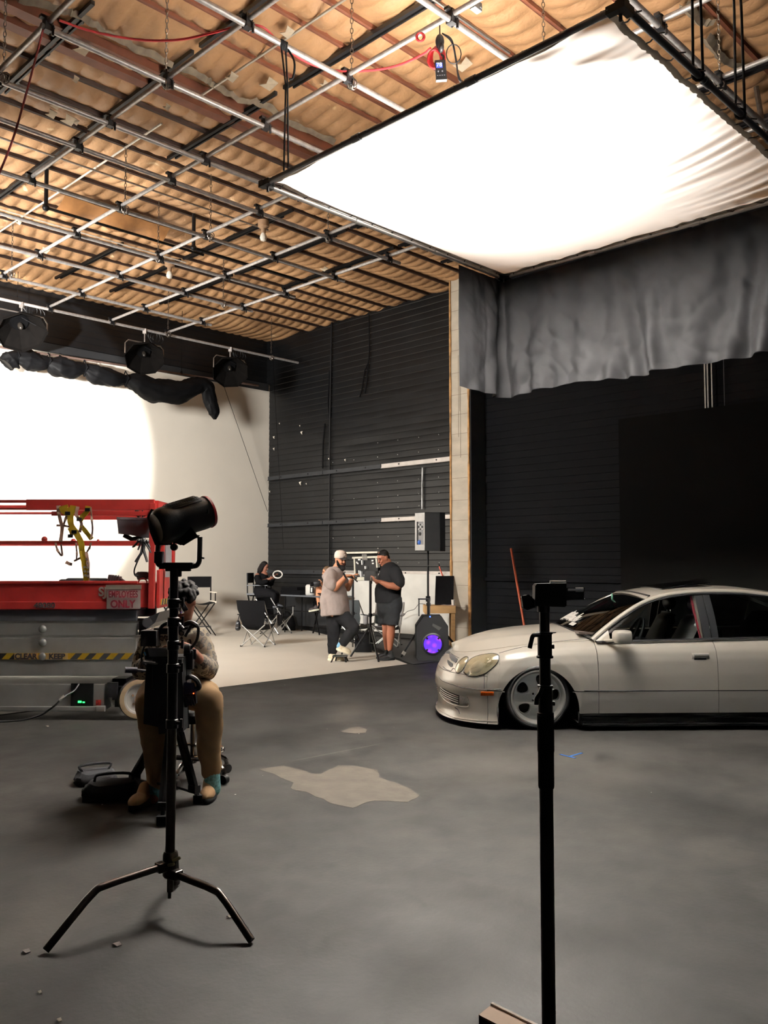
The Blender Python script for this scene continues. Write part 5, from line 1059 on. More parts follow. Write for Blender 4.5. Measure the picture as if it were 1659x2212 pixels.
def patch(name, poly, m_, off=.004, dome=.0, par=None, thick=.006, rings=5, smooth=60, mirror=True):
    cx_ = sum(p[0] for p in poly) / len(poly); cy_ = sum(p[1] for p in poly) / len(poly); rows = []; ok = True
    for i in range(rings + 1):
        f = 1 - i / rings; row = []
        for (x, y) in poly:
            h = onbody(cx_ + (x - cx_) * max(f, .02), cy_ + (y - cy_) * max(f, .02))
            if h is None: h = last
            last = h; row.append(h[0] + h[1] * (off + dome * (1 - f * f)))
        rows.append(row)
    back = [p_ - Vec((0, 0, 0)) for p_ in rows[0]]
    out = []
    for side in ((1, -1) if mirror else (1,)):
        def mm(p): q = CMi @ p; return CM @ Vec((q.x, q.y * side, q.z))
        b = MB(); b.grid([[mm(p) for p in r] for r in rows], True); out.append(b.build(name, m_, par[0 if side > 0 else 1] if par else car, smooth=smooth, solid=thick))
    return out
def seam(pts, r=.0028, name='panel_seam', m_=SEAM, mirror=True, off=.0008):
    P = []
    for (x, y) in pts:
        h = onbody(x, y, off)
        if h: P.append(h[0])
    if len(P) < 2: return
    for side in ((1, -1) if mirror else (1,)):
        b = MB(); b.tube([CM @ Vec(((CMi @ p).x, (CMi @ p).y * side, (CMi @ p).z)) for p in P], r, 6); b.build(name, m_, car)
def L2(a, c_, n=14): return [(a[0] + (c_[0] - a[0]) * i / n, a[1] + (c_[1] - a[1]) * i / n) for i in range(n + 1)]
def pathpx(pts, k=6): return [(p.x, p.y) for p in smoothpath([Vec((x, y, 0)) for x, y in pts], k)]
HLG = mat('headlamp_reflector', (236, 232, 218), .25, .1, .12, 16); LENS = glass_mat('lamp_lens', (255, 253, 246), .10)
hl_o = outline([(1003, 1452), (1006, 1440), (1014, 1428), (1026, 1420), (1044, 1415), (1064, 1413), (1075, 1416), (1077, 1423), (1073, 1433), (1062, 1444), (1048, 1454), (1030, 1460), (1014, 1459)], 4)
sl_o = outline([(985, 1447), (987, 1438), (994, 1428), (1003, 1421), (1010, 1420), (1011, 1425), (1006, 1436), (999, 1448), (992, 1453), (987, 1452)], 4)
for (ol, cx_, cy_) in ((hl_o, 1040, 1437), (sl_o, 998, 1437)):
    H = patch('headlight' if ol is hl_o else 'inner_headlight', ol, HLG, .003, .004)
    patch('lens', ol, LENS, .010, .018, par=H, thick=.002)
    big = [(cx_ + (x - cx_) * 1.03, cy_ + (y - cy_) * 1.04) for x, y in ol]; P = [onbody(x, y, .004) for x, y in big]; P = [p[0] for p in P if p]
    for i, side in enumerate((1, -1)):
        b = MB(); b.tube([CM @ Vec(((CMi @ p).x, (CMi @ p).y * side, (CMi @ p).z)) for p in P], .004, 6, closed=True); b.build('lamp_gasket', SEAM, H[i])
    if ol is hl_o:
        patch('reflector_bowl', outline([(1012, 1452), (1018, 1438), (1032, 1428), (1044, 1430), (1044, 1446), (1030, 1455)], 3), mat('bright_reflector', (238, 236, 226), .2, .2), .005, .010, par=H)
        patch('turn_lamp', outline([(1049, 1444), (1047, 1428), (1052, 1420), (1068, 1418), (1070, 1424), (1060, 1438)], 3), mat('clear_turn_lamp', (224, 218, 196), .25, .1, .15, 30), .006, .008, par=H)
# grille openings, centred on the nose (far half mirrored)
gr = patch('grille', [(971, 1412), (976, 1413), (984, 1420), (989, 1424), (987, 1430), (984, 1432), (976, 1427), (972, 1421)], SEAM, .002, 0); patch('grille', [(967, 1425), (972, 1429), (979, 1434), (978, 1440), (974, 1441), (970, 1437), (967, 1431)], SEAM, .002, 0)
seam(pathpx([(968, 1406), (980, 1415), (992, 1422)]), .002); seam(pathpx([(957, 1440), (964, 1446), (974, 1449), (979, 1444), (984, 1446)]), .003)
# lower grille, fog lamp, marker, lip
patch('lower_grille', [(953, 1484), (960, 1488), (975, 1496), (992, 1502), (992, 1522), (978, 1518), (963, 1507), (954, 1496)], SEAM, .002, 0)
for k in range(4):
    y = 4.6 * k; P = [onbody(x, yy + y, .006) for x, yy in pathpx([(953, 1485), (962, 1492), (976, 1499), (992, 1505)])]
    P = [p[0] for p in P if p]
    for side in (1, -1):
        b = MB(); b.tube([CM @ Vec(((CMi @ p).x, (CMi @ p).y * side, (CMi @ p).z)) for p in P], .0055, 6); b.build('grille_bar', mat('grille_bar_silver', (160, 158, 150), .35, .5), car)
FG = patch('fog_light', [(993, 1502), (1010, 1505), (1013, 1512), (1013, 1520), (1010, 1524), (993, 1523)], mat('fog_lens', (172, 170, 164), .2, .3, .25, 60), .004, .004)
seam(pathpx([(950, 1496), (962, 1513), (985, 1524), (1010, 1527), (1014, 1518)]), .0045, 'fog_trim', PAINT, off=.003)
patch('side_marker', [(1039, 1494), (1067, 1494), (1067, 1502), (1039, 1502)], mat('amber_marker', (206, 92, 26), .25, 0, .2, 60), .005, .003)
seam(pathpx([(947, 1461), (955, 1470), (975, 1478), (1000, 1485), (1030, 1489), (1046, 1490)]), .003); seam(L2((1046, 1490), (1083, 1489)), .004); seam(L2((1046, 1456), (1046, 1490)))
seam(pathpx([(1078, 1411), (1110, 1402), (1160, 1392), (1220, 1384), (1282, 1379)]), .0022)
seam(pathpx([(983, 1528), (990, 1534), (994, 1542)]), .005)
seam(pathpx([(950, 1532), (962, 1541), (985, 1551), (1010, 1555), (1040, 1557), (1073, 1558)]), .004, 'lip_edge', PAINT, off=.004)
seam([(x, 1492) for x in range(1262, 1660, 12)], .0035, 'rub_line')
b = MB(); h = onbody(1196, 1368, .003)
if h: b.slab([h[0] + Vec((-.02, 0, -.0)), h[0] + Vec((.02, 0, 0)), h[0] + Vec((.025, .0, .008)), h[0] + Vec((-.015, 0, .008))], (0, 1, 0), .02); b.build('washer_nozzle', TRIM, car, smooth=0)
# interior
INT = mat('black_leather', (26, 25, 27), .4, 0, .15, 20); INTD = mat('dark_interior', (12, 12, 13), .8)
b = MB(CM); b.box((2.75, 0, .56), (2.6, 1.3, .10)); b.box((1.62, 0, .80), (.42, 1.36, .14)); b.box((2.4, .74, .68), (1.9, .04, .30)); b.box((2.4, -.735, .66), (1.9, .03, .26)); b.build('cabin_floor', INTD, car, smooth=0, bevel=.03)
b = MB(CM); b.add([(1.33, -.66, .90), (1.33, .66, .90), (1.85, .66, .88), (1.85, -.66, .88), (1.85, -.66, .80), (1.85, .66, .80)], [(0, 1, 2, 3), (3, 2, 5, 4)]); b.build('dashboard', mat('dash_brown_black', (52, 42, 36), .6, 0, .2, 10), car, smooth=0, solid=.02)
def seat(x, y, nm='front_seat'):
    b = MB(CM); b.tube([(x - .38, y, .66), (x - .1, y, .68), (x + .06, y, .66)], [.10, .12, .09], 12, flat=(2.1, .8), up=(0, 0, 1)); b.tube(smoothpath([(x + .02, y, .66), (x + .12, y, .85), (x + .20, y, 1.0), (x + .22, y, 1.04)], 4), [.11] * 4 + [.105] * 4 + [.08] * 4 + [.04], 12, flat=(.75, 2.1), up=(0, 1, 0)); st_ = b.build(nm, INT, car, smooth=60)
    b = MB(CM); b.ell((x + .225, y, 1.15), (.060, .135, .085), None, 16, 10); b.build('headrest', INT, st_, smooth=180)
    b = MB(CM)
    for d in (-.05, .05): b.cyl((x + .22, y + d, .99), (x + .225, y + d, 1.12), .007, n=8)
    b.build('headrest_post', CHROME, st_)
seat(2.38, -.36); seat(2.38, .36)
b = MB(CM); b.tube(smoothpath([(3.35, 0, .66), (3.48, 0, .85), (3.62, 0, 1.02)], 4), .14, 12, flat=(.6, 4.0), up=(0, 1, 0)); b.build('rear_seat', INT, car, smooth=60)
b = MB(CM); M = Matrix.Translation((1.98, -.36, .86)) @ Matrix.Rotation(radians(-65), 4, 'Y'); b.tube([M @ Vec((.18 * cos(a), .18 * sin(a), 0)) for a in [2 * pi * i / 24 for i in range(24)]], .015, 8, closed=True); b.bar(M @ Vec((-.17, 0, 0)), M @ Vec((.17, 0, 0)), .05, .02); b.build('steering_wheel', INT, car)
RT = mat('red_lining', (120, 26, 44), .8, 0, .4, 60)
b = MB(CM); b.bar(ws_pt(-.90, .25) + Vec((.04, 0, -.02)), ws_pt(-.90, .80) + Vec((.04, 0, -.02)), .008, .03); b.build('red_fringe', RT, car, smooth=0)
b = MB(CM); b.bar(sg_pt(2.505, .02) + Vec((0, .035, 0)), sg_pt(2.49, .96) + Vec((0, .035, 0)), .020, .014); b.build('red_pillar_lining', RT, car, smooth=0)
b = MB(CM); b.bar(sg_pt(2.525, .02) + Vec((0, .02, 0)), sg_pt(2.515, .97) + Vec((0, .02, 0)), .030, .010); b.build('seat_belt', mat('grey_belt', (150, 142, 134), .6), car, smooth=0)
b = MB(CM); b.bar((1.93, .70, .86), (2.02, .66, 1.05), .05, .02); b.build('far_pillar_light', mat('pale_belt', (170, 166, 160), .5), car, smooth=0); b = MB(CM); b.bar((1.985, .70, .84), (2.10, .64, 1.10), .05, .02); b.build('red_far_lining', RT, car, smooth=0)
b = MB(CM); p = ws_pt(.18, .60) + Vec((.10, 0, 0)); b.ell(p + Vec((0, 0, -.05)), (.03, .03, .032)); b.tube([p + Vec((0, 0, .10)), p + Vec((0, 0, -.02))], .004, 5); b.ell(p + Vec((0, 0, .06)), (.010, .014, .045)); b.build('hanging_ornament', mat('jade_ornament', (96, 150, 128), .35, .2, .4, 60), car)
b = MB(CM); p = ws_pt(.62, .80) + Vec((.02, 0, -.03)); b.ell(p, (.012, .05, .016)); b.build('inner_mirror', mat('mirror_glass', (150, 155, 158), .05, 1), car)
# white script sticker on the glass: slanted strokes and a small box at its end
STK = mat('white_vinyl', (232, 230, 224), .6)
random.seed(3); b = MB(CM)
def wsp(s, t): p = ws_pt(s, t); return p + Vec((-.006, 0, .010))
for i in range(30):
    s = -.78 + .040 * i; t0 = .10 + .03 * random.random(); h_ = .10 + .05 * random.random() + (.04 if i in (3, 9, 16, 22, 27) else 0)
    b.tube([wsp(s, t0), wsp(s - .03, t0 + h_ * .6), wsp(s - .045 + .02 * random.random(), t0 + h_)], .010, 5, flat=(1, .3))
    if i % 2: b.tube([wsp(s, t0 + .01), wsp(s + .04, t0 + .04 + .05 * random.random())], .009, 5, flat=(1, .3))
b.build('script_sticker', STK, car, smooth=0)
b = MB(CM); b.grid([[wsp(.34 + .14 * i / 3, .05 + .06 * j / 3) for j in range(4)] for i in range(4)]); b.build('sticker_box', STK, car, solid=.002)
# ================================================================== PEOPLE
def axes(f, up=(0, 0, 1)):
    f = Vec(f).normalized(); s = f.cross(Vec(up)).normalized(); u = s.cross(f); return f, s, u
def RM(f, s, u): m = Matrix.Identity(4); m.col[0].xyz = f; m.col[1].xyz = s; m.col[2].xyz = u; return m
def hand(b, w, d, palm, k=1.0, curl=.5, thumb=1, spread=.12):
    d = Vec(d).normalized(); palm = Vec(palm); palm = (palm - d * palm.dot(d)).normalized(); s = d.cross(palm)
    R = RM(d, s, palm); c = w + d * .045 * k
    b.ell(c, (.052 * k, .042 * k, .017 * k), R); b.limb([w - d * .03 * k, w + d * .02 * k], [.026 * k, .027 * k], 10)
    for i, (o, L) in enumerate(((-.030, .80), (-.011, 1.0), (.010, .95), (.029, .75))):
        p = w + d * .082 * k + s * o * k * thumb * -1; P = [p - d * .02 * k]; a = curl * .6; dd = (d + s * (o / .03) * spread * -thumb).normalized()
        P.append(p)
        for j, l in enumerate((.040, .027, .021)):
            v = dd * cos(a) + palm * sin(a); p = p + v * l * k * L; P.append(p); a += curl * .9
        b.limb(P, [.0095 * k, .0098 * k, .009 * k, .0082 * k, .0068 * k], 8)
    p = w + d * .025 * k + s * .030 * k * thumb; v1 = (d * .6 + s * .7 * thumb + palm * .35).normalized(); v2 = (d * .9 + s * .25 * thumb + palm * .35).normalized()
    b.limb([w + d * .01 * k + s * .012 * k * thumb, p, p + v1 * .035 * k, p + v1 * .035 * k + v2 * .030 * k], [.014 * k, .0125 * k, .0105 * k, .0085 * k], 8)
def head(b, c, f, k=1.0, neck=None, nr=.058):
    f, s, u = axes(f); R = RM(f, s, u)
    b.ell(c + u * .02 * k, (.096 * k, .076 * k, .105 * k), R); b.ell(c + f * .030 * k - u * .055 * k, (.058 * k, .060 * k, .062 * k), R); b.ell(c + f * .058 * k - u * .085 * k, (.032 * k, .034 * k, .026 * k), R)
    b.limb([c + f * .088 * k + u * .022 * k, c + f * .105 * k - u * .018 * k], [.010 * k, .015 * k], 8); b.ell(c + f * .082 * k - u * .048 * k, (.014 * k, .026 * k, .014 * k), R)
    b.ell(c + f * .075 * k + u * .035 * k, (.022 * k, .058 * k, .012 * k), R)
    for q in (-1, 1): b.ell(c + s * .077 * k * q - f * .005 * k - u * .005 * k, (.020 * k, .010 * k, .032 * k), R); b.ell(c + f * .068 * k + s * .036 * k * q - u * .022 * k, (.022 * k, .020 * k, .022 * k), R)
    if neck is not None: b.limb([c - u * .05 * k - f * .02 * k, neck], [nr * k, nr * 1.1 * k])
    return f, s, u, R
def face(par, c, f, k=1.0, lips=(150, 84, 74), brow=(30, 24, 22)):
    f, s, u = axes(f); R = RM(f, s, u)
    for q in (-1, 1):
        b = MB(); b.ell(c + f * .083 * k + s * .032 * k * q + u * .012 * k, (.010 * k, .015 * k, .0085 * k), R, 10, 7); b.build('eye', mat('eye_dark', (28, 22, 20), .25), par)
        b = MB(); b.tube([c + f * .092 * k + s * q * .015 * k + u * .034 * k, c + f * .092 * k + s * q * .035 * k + u * .040 * k, c + f * .080 * k + s * q * .055 * k + u * .032 * k], .0055 * k, 6); b.build('eyebrow', mat('hair_black', (12, 10, 10), .8, 0, .3, 60, spec=.12), par)
    b = MB(); b.tube([c + f * .088 * k - s * .026 * k - u * .052 * k, c + f * .097 * k - u * .050 * k, c + f * .088 * k + s * .026 * k - u * .052 * k], .007 * k, 6); b.build('mouth', mat('lips_%d' % lips[0], lips, .45), par)
HB = mat('hair_black', (12, 10, 10), .8, 0, .3, 60, spec=.12)
SKA = mat('skin_tan', (196, 132, 96), .5, 0, .06, 8); SKB = mat('skin_brown', (172, 108, 80), .5, 0, .06, 8); SKC = mat('skin_light', (214, 150, 112), .5, 0, .06, 8); SKD = mat('skin_deep', (150, 100, 80), .5, 0, .08, 8)
def P_(d): return lambda x, y, dd=0.0: D(x, y, d + dd)
def wrinkle(me_obj, amp, sc, seed=0):
    for v in me_obj.data.vertices:
        p = v.co; w = amp * (1 - 2 * abs(noise.noise(p * sc + Vec((seed, 0, 0))))) ; v.co = p + v.normal * w
def figure(name_lab, loc): return thing('person', name_lab, 'person', loc)
VX = .0085
# ---- man in the pale cap
p = P_(14.0); t = figure('bearded man in a pale cap and taupe shirt standing with one foot raised', Vec((p(722, 1427).x, 14.0, 0)))
HC = p(735, 1211); F1 = (.66, -.74, -.12)
b = MB(); head(b, HC, F1, 1.04, p(722, 1236, .02), .062)
b.limb([p(716, 1248, -.10), p(712, 1262, -.2), p(724, 1271, -.24)], [.06, .056, .05]); b.limb([p(724, 1271, -.24), p(736, 1257, -.27), p(747, 1245, -.28)], [.050, .046, .033]); hand(b, p(748, 1244, -.28), (.95, -.05, .12), (.1, -.3, -.9), 1.0, .75, -1)
b.limb([p(732, 1248, .2), p(748, 1266, .16), p(752, 1272, .12)], [.055, .05, .045]); b.limb([p(752, 1272, .12), p(757, 1258, 0), p(760, 1250, -.06)], [.045, .04, .03]); hand(b, p(760, 1250, -.08), (.5, -.3, .7), (.7, -.2, -.3), 1.0, .8, 1)
b.limb([p(722, 1245), p(722, 1290), p(722, 1320)], [.12, .14, .13]); b.limb([p(722, 1318, .04), p(722, 1348, .05), p(720, 1372, .06), p(719, 1402, .08), p(719, 1418, .08)], [.09, .08, .06, .045, .042]); b.limb([p(734, 1320, -.02), p(752, 1343, -.10), p(764, 1356, -.15), p(753, 1372, -.12), p(738, 1388, -.1), p(734, 1394, -.1)], [.085, .075, .065, .055, .045, .042])
bd = b.build('body', SKA, t, smooth=180, remesh=VX, sm=3); face(t, HC, F1, 1.04)
b = MB(); b.ell(p(722, 1246), (.20, .15, .10)); b.limb([p(722, 1245), p(721, 1268), p(725, 1290)], [.165, .185, .19], 20); b.tube([p(725, 1288), p(728, 1310), p(729, 1327)], [.19, .198, .20], 22); b.limb([p(715, 1243, -.12), p(711, 1256, -.20), p(718, 1264, -.23)], [.105, .098, .090]); b.limb([p(730, 1243, .12), p(742, 1258, .2)], [.10, .09]); b.tube([p(711, 1262), p(709, 1300), p(712, 1329)], [.10, .135, .14], 18)
sh = b.build('shirt', mat('taupe_shirt', (150, 136, 130), .85, 0, .06, 20), t, smooth=180, remesh=.011, sm=8); wrinkle(sh, .010, 7, 3)
b = MB(); b.tube([p(717, 1233), p(722, 1236, -.06), p(730, 1238, -.05), p(732, 1236, .05), p(722, 1233, .08)], .017, 8, closed=True); b.build('collar', mat('taupe_shirt', (150, 136, 130), .85, 0, .06, 20), t)
b = MB(); b.limb([p(724, 1322, .05), p(722, 1348, .05), p(720, 1372, .06), p(718, 1405, .08)], [.15, .125, .095, .078], 16); b.limb([p(735, 1326, -.02), p(752, 1343, -.10), p(764, 1356, -.15)], [.13, .115, .098], 16); b.limb([p(764, 1356, -.15), p(753, 1372, -.12), p(741, 1388, -.1)], [.098, .085, .072], 16)
tr = b.build('trousers', mat('black_trousers', (15, 15, 17), .9, 0, .15, 10, spec=.15), t, smooth=180, remesh=.011, sm=6); wrinkle(tr, .008, 9, 1)
SH = mat('cream_sneaker', (214, 200, 170), .6, 0, .05, 20); SL_ = mat('cream_sole', (232, 220, 192), .6); SOCK = mat('blue_sock', (120, 172, 206), .8)
def shoe(par, heel, toe, w, m_, msole, h=.09):
    d = (toe - heel); L = d.length; d.normalize(); s = d.cross(Vec((0, 0, 1))).normalized(); u = s.cross(d)
    R = RM(d, s, u); b = MB(); b.ell(heel + d * L * .62 + u * .045, (L * .42, w, .045), R); b.ell(heel + d * L * .25 + u * .06, (L * .28, w * .9, .065), R); b.limb([heel + d * L * .25 + u * .05, heel + d * L * .22 + u * (h + .02)], [w * .9, w * .8]); o = b.build('shoe', m_, par, smooth=180, remesh=.008, sm=4)
    b = MB(); rows = []
    for (z, k) in ((.0, .97), (.012, 1.03), (.03, 1.03), (.038, .98)):
        rows.append([heel + d * (L * .5 + L * .54 * k * cos(a)) + s * (w * 1.06 * k * sin(a) * (1 - .12 * cos(a))) + u * z for a in [2 * pi * i / 22 for i in range(22)]])
    b.grid(rows, True); n = len(b.v); b.add(rows[0], [tuple(range(21, -1, -1))]); b.add(rows[-1], [tuple(range(22))]); b.build('sole', msole, o, weld=True)
shoe(t, Vec((p(709, 1428).x, 14.08, 0)), Vec((p(742, 1428).x, 13.98, 0)), .052, SH, SL_)
shoe(t, p(727, 1404, -.1), p(756, 1414, -.14), .052, SH, SL_)
for (a, c_, dd) in (((720, 1408), (718, 1417), .08), ((738, 1388), (734, 1396), -.1)): b = MB(); b.limb([p(*a, dd), p(*c_, dd)], [.050, .052]); b.build('sock', SOCK, t)
f, s, u = axes(F1); R = RM(f, s, u)
b = MB(); b.ell(HC + f * .040 - u * .084, (.058, .064, .052), R); b.ell(HC + f * .075 - u * .115, (.04, .05, .05), R); b.ell(HC + f * .09 - u * .040, (.018, .036, .010), R)
for q in (-1, 1): b.limb([HC + s * .068 * q + f * .01 - u * .0, HC + s * .06 * q + f * .035 - u * .06], [.018, .028])
b.build('beard', HB, t, smooth=180, remesh=.006, sm=2)
CAPM = mat('pale_cap', (226, 206, 190), .8, 0, .05, 20); M = Matrix.Translation(HC + u * .052) @ R
b = MB(M); b.lathe([(.102, -.012), (.104, .03), (.098, .07), (.075, .105), (.03, .118), (.002, .119)], n=24); cp = b.build('cap', CAPM, t, smooth=180)
b = MB(M); b.grid([[Vec((.06 + .125 * i / 6, .080 * (j / 4 - 1) * (1 - .35 * (i / 6) ** 2), .004 - .010 * i / 6 - .018 * (j / 4 - 1) ** 2)) for j in range(9)] for i in range(7)]); b.build('cap_brim', mat('dark_brim', (44, 38, 38), .7), cp, solid=.006)
b = MB(M); b.box((.106, -.01, .055), (.006, .022, .026)); b.build('cap_badge', mat('cap_badge', (236, 224, 214), .6), cp, smooth=0)
b = MB(); b.tube([p(745, 1244, -.28) + Vec((.0, .034 * cos(a), .038 * sin(a))) + Vec((-.02 * sin(a), 0, 0)) for a in [2 * pi * i / 16 for i in range(16)]], .014, 8, closed=True); b.build('wristband', BLKF, t)
b = MB(); M = TR(p(761, 1247, -.2), .2, 0, .25); b.box((0, 0, 0), (.16, .08, .05)); b.box((.06, 0, .035), (.05, .05, .04)); b.cyl((-.03, -.045, 0), (-.03, -.075, 0), .03)
b = MB(M); b.box((0, 0, 0), (.15, .07, .045)); b.box((.05, 0, .03), (.05, .05, .03)); b.cyl((-.03, -.035, 0), (-.03, -.06, 0), .025); b.bar((.04, 0, -.02), (.1, 0, -.05), .02, .02)
tag(b.build('gimbal_head', mat('dark_camera_body', (48, 44, 42), .45, .3, .2, 30), loc=p(761, 1247, -.2), bevel=.005, smooth=0), 'small dark camera device in the hands of the man in the cap', 'camera')
# ---- man in black
p = P_(14.2); t = figure('heavyset standing man in black shirt and shorts looking down at a phone', Vec((p(838, 1424).x, 14.2, 0)))
HC = p(829, 1206); F2 = (-.80, -.42, -.42)
b = MB(); head(b, HC, F2, 1.08, p(841, 1228, .02), .070)
b.limb([p(857, 1244, -.18), p(862, 1256, -.24), p(858, 1267, -.26)], [.075, .072, .066]); b.limb([p(858, 1267, -.26), p(840, 1265, -.28), p(824, 1258, -.28)], [.066, .055, .036]); hand(b, p(823, 1257, -.28), (-.9, -.1, .25), (.1, .3, .9), 1.05, .55, 1)
b.limb([p(836, 1240, .22), p(830, 1258, .18), p(820, 1262, .0)], [.07, .06, .045]); b.limb([p(820, 1262, .0), p(814, 1257, -.1)], [.045, .035]); hand(b, p(814, 1257, -.12), (-.6, -.4, .3), (.3, .2, .9), 1.0, .6, -1)
b.limb([p(840, 1245), p(840, 1290)], [.16, .18]); b.limb([p(840, 1296), p(844, 1338, -.08)], [.10, .08]); b.limb([p(840, 1296), p(834, 1340, .12)], [.10, .08])
b.limb([p(844, 1336, -.08), p(845, 1356, -.08), p(844, 1372, -.07), p(842, 1402, -.06)], [.075, .068, .070, .042], 16); b.limb([p(834, 1338, .12), p(834, 1358, .12), p(835, 1374, .13), p(836, 1402, .14)], [.075, .066, .068, .042], 16)
b.build('body', SKB, t, smooth=180, remesh=VX, sm=3); face(t, HC, F2, 1.08)
BT = mat('black_tee', (12, 12, 14), .9, 0, .15, 12, spec=.15)
b = MB(); b.limb([p(843, 1236), p(841, 1256), p(838, 1278)], [.17, .205, .215], 20); b.tube([p(838, 1276), p(838, 1302)], [.215, .212], 22); b.ell(p(830, 1284), (.15, .17, .17)); b.limb([p(855, 1240, -.14), p(860, 1252, -.22), p(861, 1258, -.24)], [.115, .105, .100]); b.limb([p(838, 1238, .15), p(833, 1254, .22)], [.11, .095]); b.limb([p(842, 1229, .01), p(842, 1236)], [.085, .14])
sh = b.build('t_shirt', BT, t, smooth=180, remesh=.011, sm=8); wrinkle(sh, .008, 6, 7)
b = MB(); b.limb([p(842, 1300), p(842, 1312)], [.205, .20], 20); b.limb([p(848, 1308, -.08), p(847, 1322, -.08)], [.145, .132], 16); b.tube([p(847, 1320, -.08), p(845, 1349, -.08)], [.130, .116], 18); b.limb([p(834, 1308, .1), p(833, 1322, .12)], [.145, .132], 16); b.tube([p(833, 1320, .12), p(832, 1348, .12)], [.128, .112], 18)
st_ = b.build('shorts', mat('charcoal_shorts', (24, 25, 27), .9, 0, .2, 8, spec=.15), t, smooth=180, remesh=.011, sm=6); wrinkle(st_, .010, 8, 2)
SB = mat('black_sneaker', (10, 10, 11), .7, spec=.2)
shoe(t, Vec((p(851, 1422).x, 14.12, 0)), Vec((p(820, 1424).x, 14.02, 0)), .055, SB, SB, .10); shoe(t, Vec((p(843, 1415).x, 14.34, 0)), Vec((p(814, 1415).x, 14.30, 0)), .055, SB, SB, .10)
f, s, u = axes(F2); R = RM(f, s, u)
b = MB(); b.ell(HC + u * .056 - f * .016, (.098, .083, .085), R); b.ell(HC + u * .088 + f * .030, (.052, .066, .030), R); b.ell(HC + u * .0 - f * .055, (.05, .075, .07), R); b.build('hair', HB, t, smooth=180, remesh=.007, sm=2)
M = TR(p(806, 1250, -.24), .3, .5); b = MB(M); b.box((0, 0, 0), (.09, .012, .075)); b.cyl((.03, -.006, .01), (.03, -.016, .01), .02, n=10)
tag(b.build('phone', mat('silver_phone', (196, 192, 184), .3, .6, .15, 30), loc=p(806, 1250, -.24), bevel=.004, smooth=0), 'small silver phone or camera held by the man in black', 'phone')
# ---- seated woman
p = P_(20.4); t = figure('seated woman with long dark hair in an off shoulder black top, holding a white ring', Vec((p(575, 1355).x, 20.4, 0)))
HC = p(571, 1225); F3 = (.86, -.35, -.38)
b = MB(); head(b, HC, F3, .96, p(568, 1241), .05); b.limb([p(570, 1242), p(566, 1265), p(562, 1282)], [.10, .12, .13]); b.limb([p(556, 1243, -.1), p(557, 1253, -.14), p(566, 1256, -.2)], [.058, .048, .04]); b.limb([p(566, 1256, -.2), p(576, 1253, -.24), p(582, 1250, -.24)], [.04, .034, .024]); hand(b, p(582, 1250, -.24), (.9, 0, .2), (0, .6, .7), .9, .6, 1)
b.limb([p(574, 1246, .15), p(584, 1256, .1), p(592, 1247, -.05)], [.05, .04, .025]); hand(b, p(592, 1247, -.05), (.5, -.2, .8), (.7, -.2, -.4), .9, .7, 1); b.limb([p(562, 1282, -.05), p(578, 1282, -.14), p(590, 1287, -.16), p(586, 1304, -.13), p(585, 1314, -.12)], [.09, .075, .055, .045, .04]); b.limb([p(562, 1282, .1), p(582, 1281, .1), p(596, 1286, .08), p(596, 1300, .04), p(594, 1312, .02)], [.09, .075, .055, .045, .04])
b.build('body', SKD, t, smooth=180, remesh=.009, sm=3); face(t, HC, F3, .96)
b = MB(); b.limb([p(568, 1247), p(565, 1262), p(562, 1278)], [.13, .145, .16], 18); b.limb([p(556, 1248, -.13), p(558, 1256, -.18), p(566, 1259, -.22), p(576, 1255, -.25)], [.08, .075, .07, .05]); b.limb([p(574, 1250, .15), p(585, 1260, .1), p(590, 1252, 0)], [.08, .07, .045]); b.ell(p(557, 1235, .0), (.02, .02, .02)); b.build('top', BLKF, t, smooth=180, remesh=.011, sm=6)
b = MB(); b.limb([p(560, 1280, -.08), p(578, 1281, -.14), p(590, 1286, -.16)], [.14, .115, .09], 16); b.limb([p(590, 1286, -.16), p(588, 1300, -.14), p(584, 1311, -.12)], [.09, .075, .06], 16); b.limb([p(562, 1280, .1), p(582, 1280, .1), p(596, 1285, .08)], [.14, .115, .09], 16); b.limb([p(596, 1285, .08), p(596, 1298, .05), p(594, 1306, .02)], [.09, .075, .06], 16); b.build('trousers', mat('charcoal_trousers', (20, 20, 23), .9, 0, .15, 10, spec=.15), t, smooth=180, remesh=.011, sm=6)
f, s, u = axes(F3); R = RM(f, s, u)
b = MB(); b.ell(HC + u * .04 - f * .022, (.095, .086, .10), R)
for q in (-1, 1): b.limb([HC + s * .062 * q + u * .03 - f * .01, HC + s * .078 * q - f * .02 - u * .08, HC + s * .07 * q - f * .03 - u * .20], [.04, .045, .03])
b.limb([HC - f * .07 + u * .02, HC - f * .09 - u * .1, HC - f * .08 - u * .2], [.06, .06, .04]); b.build('hair', mat('dark_brown_hair', (24, 19, 18), .75, 0, .3, 50, spec=.2), t, smooth=180, remesh=.008, sm=3)
for (a, c_) in (((582, 1315, -.12), (590, 1318, -.14)), ((592, 1311, .02), (600, 1315, 0))): shoe(t, p(*a), p(*c_) + Vec((.12, 0, 0)), .045, mat('grey_shoe', (96, 98, 104), .6), BLK, .06)
b = MB(); c = p(600, 1241, -.2); Mr = TR(c, 0, .9, .15); b = MB(Mr); b.tube([(.105 * cos(a), .105 * sin(a), 0) for a in [2 * pi * i / 28 for i in range(28)]], .016, 8, closed=True, flat=(1, 1)); tag(b.build('white_ring', mat('white_ring_plastic', (224, 220, 212), .5), loc=c), 'white ring shaped object held up by the seated woman', 'ring')
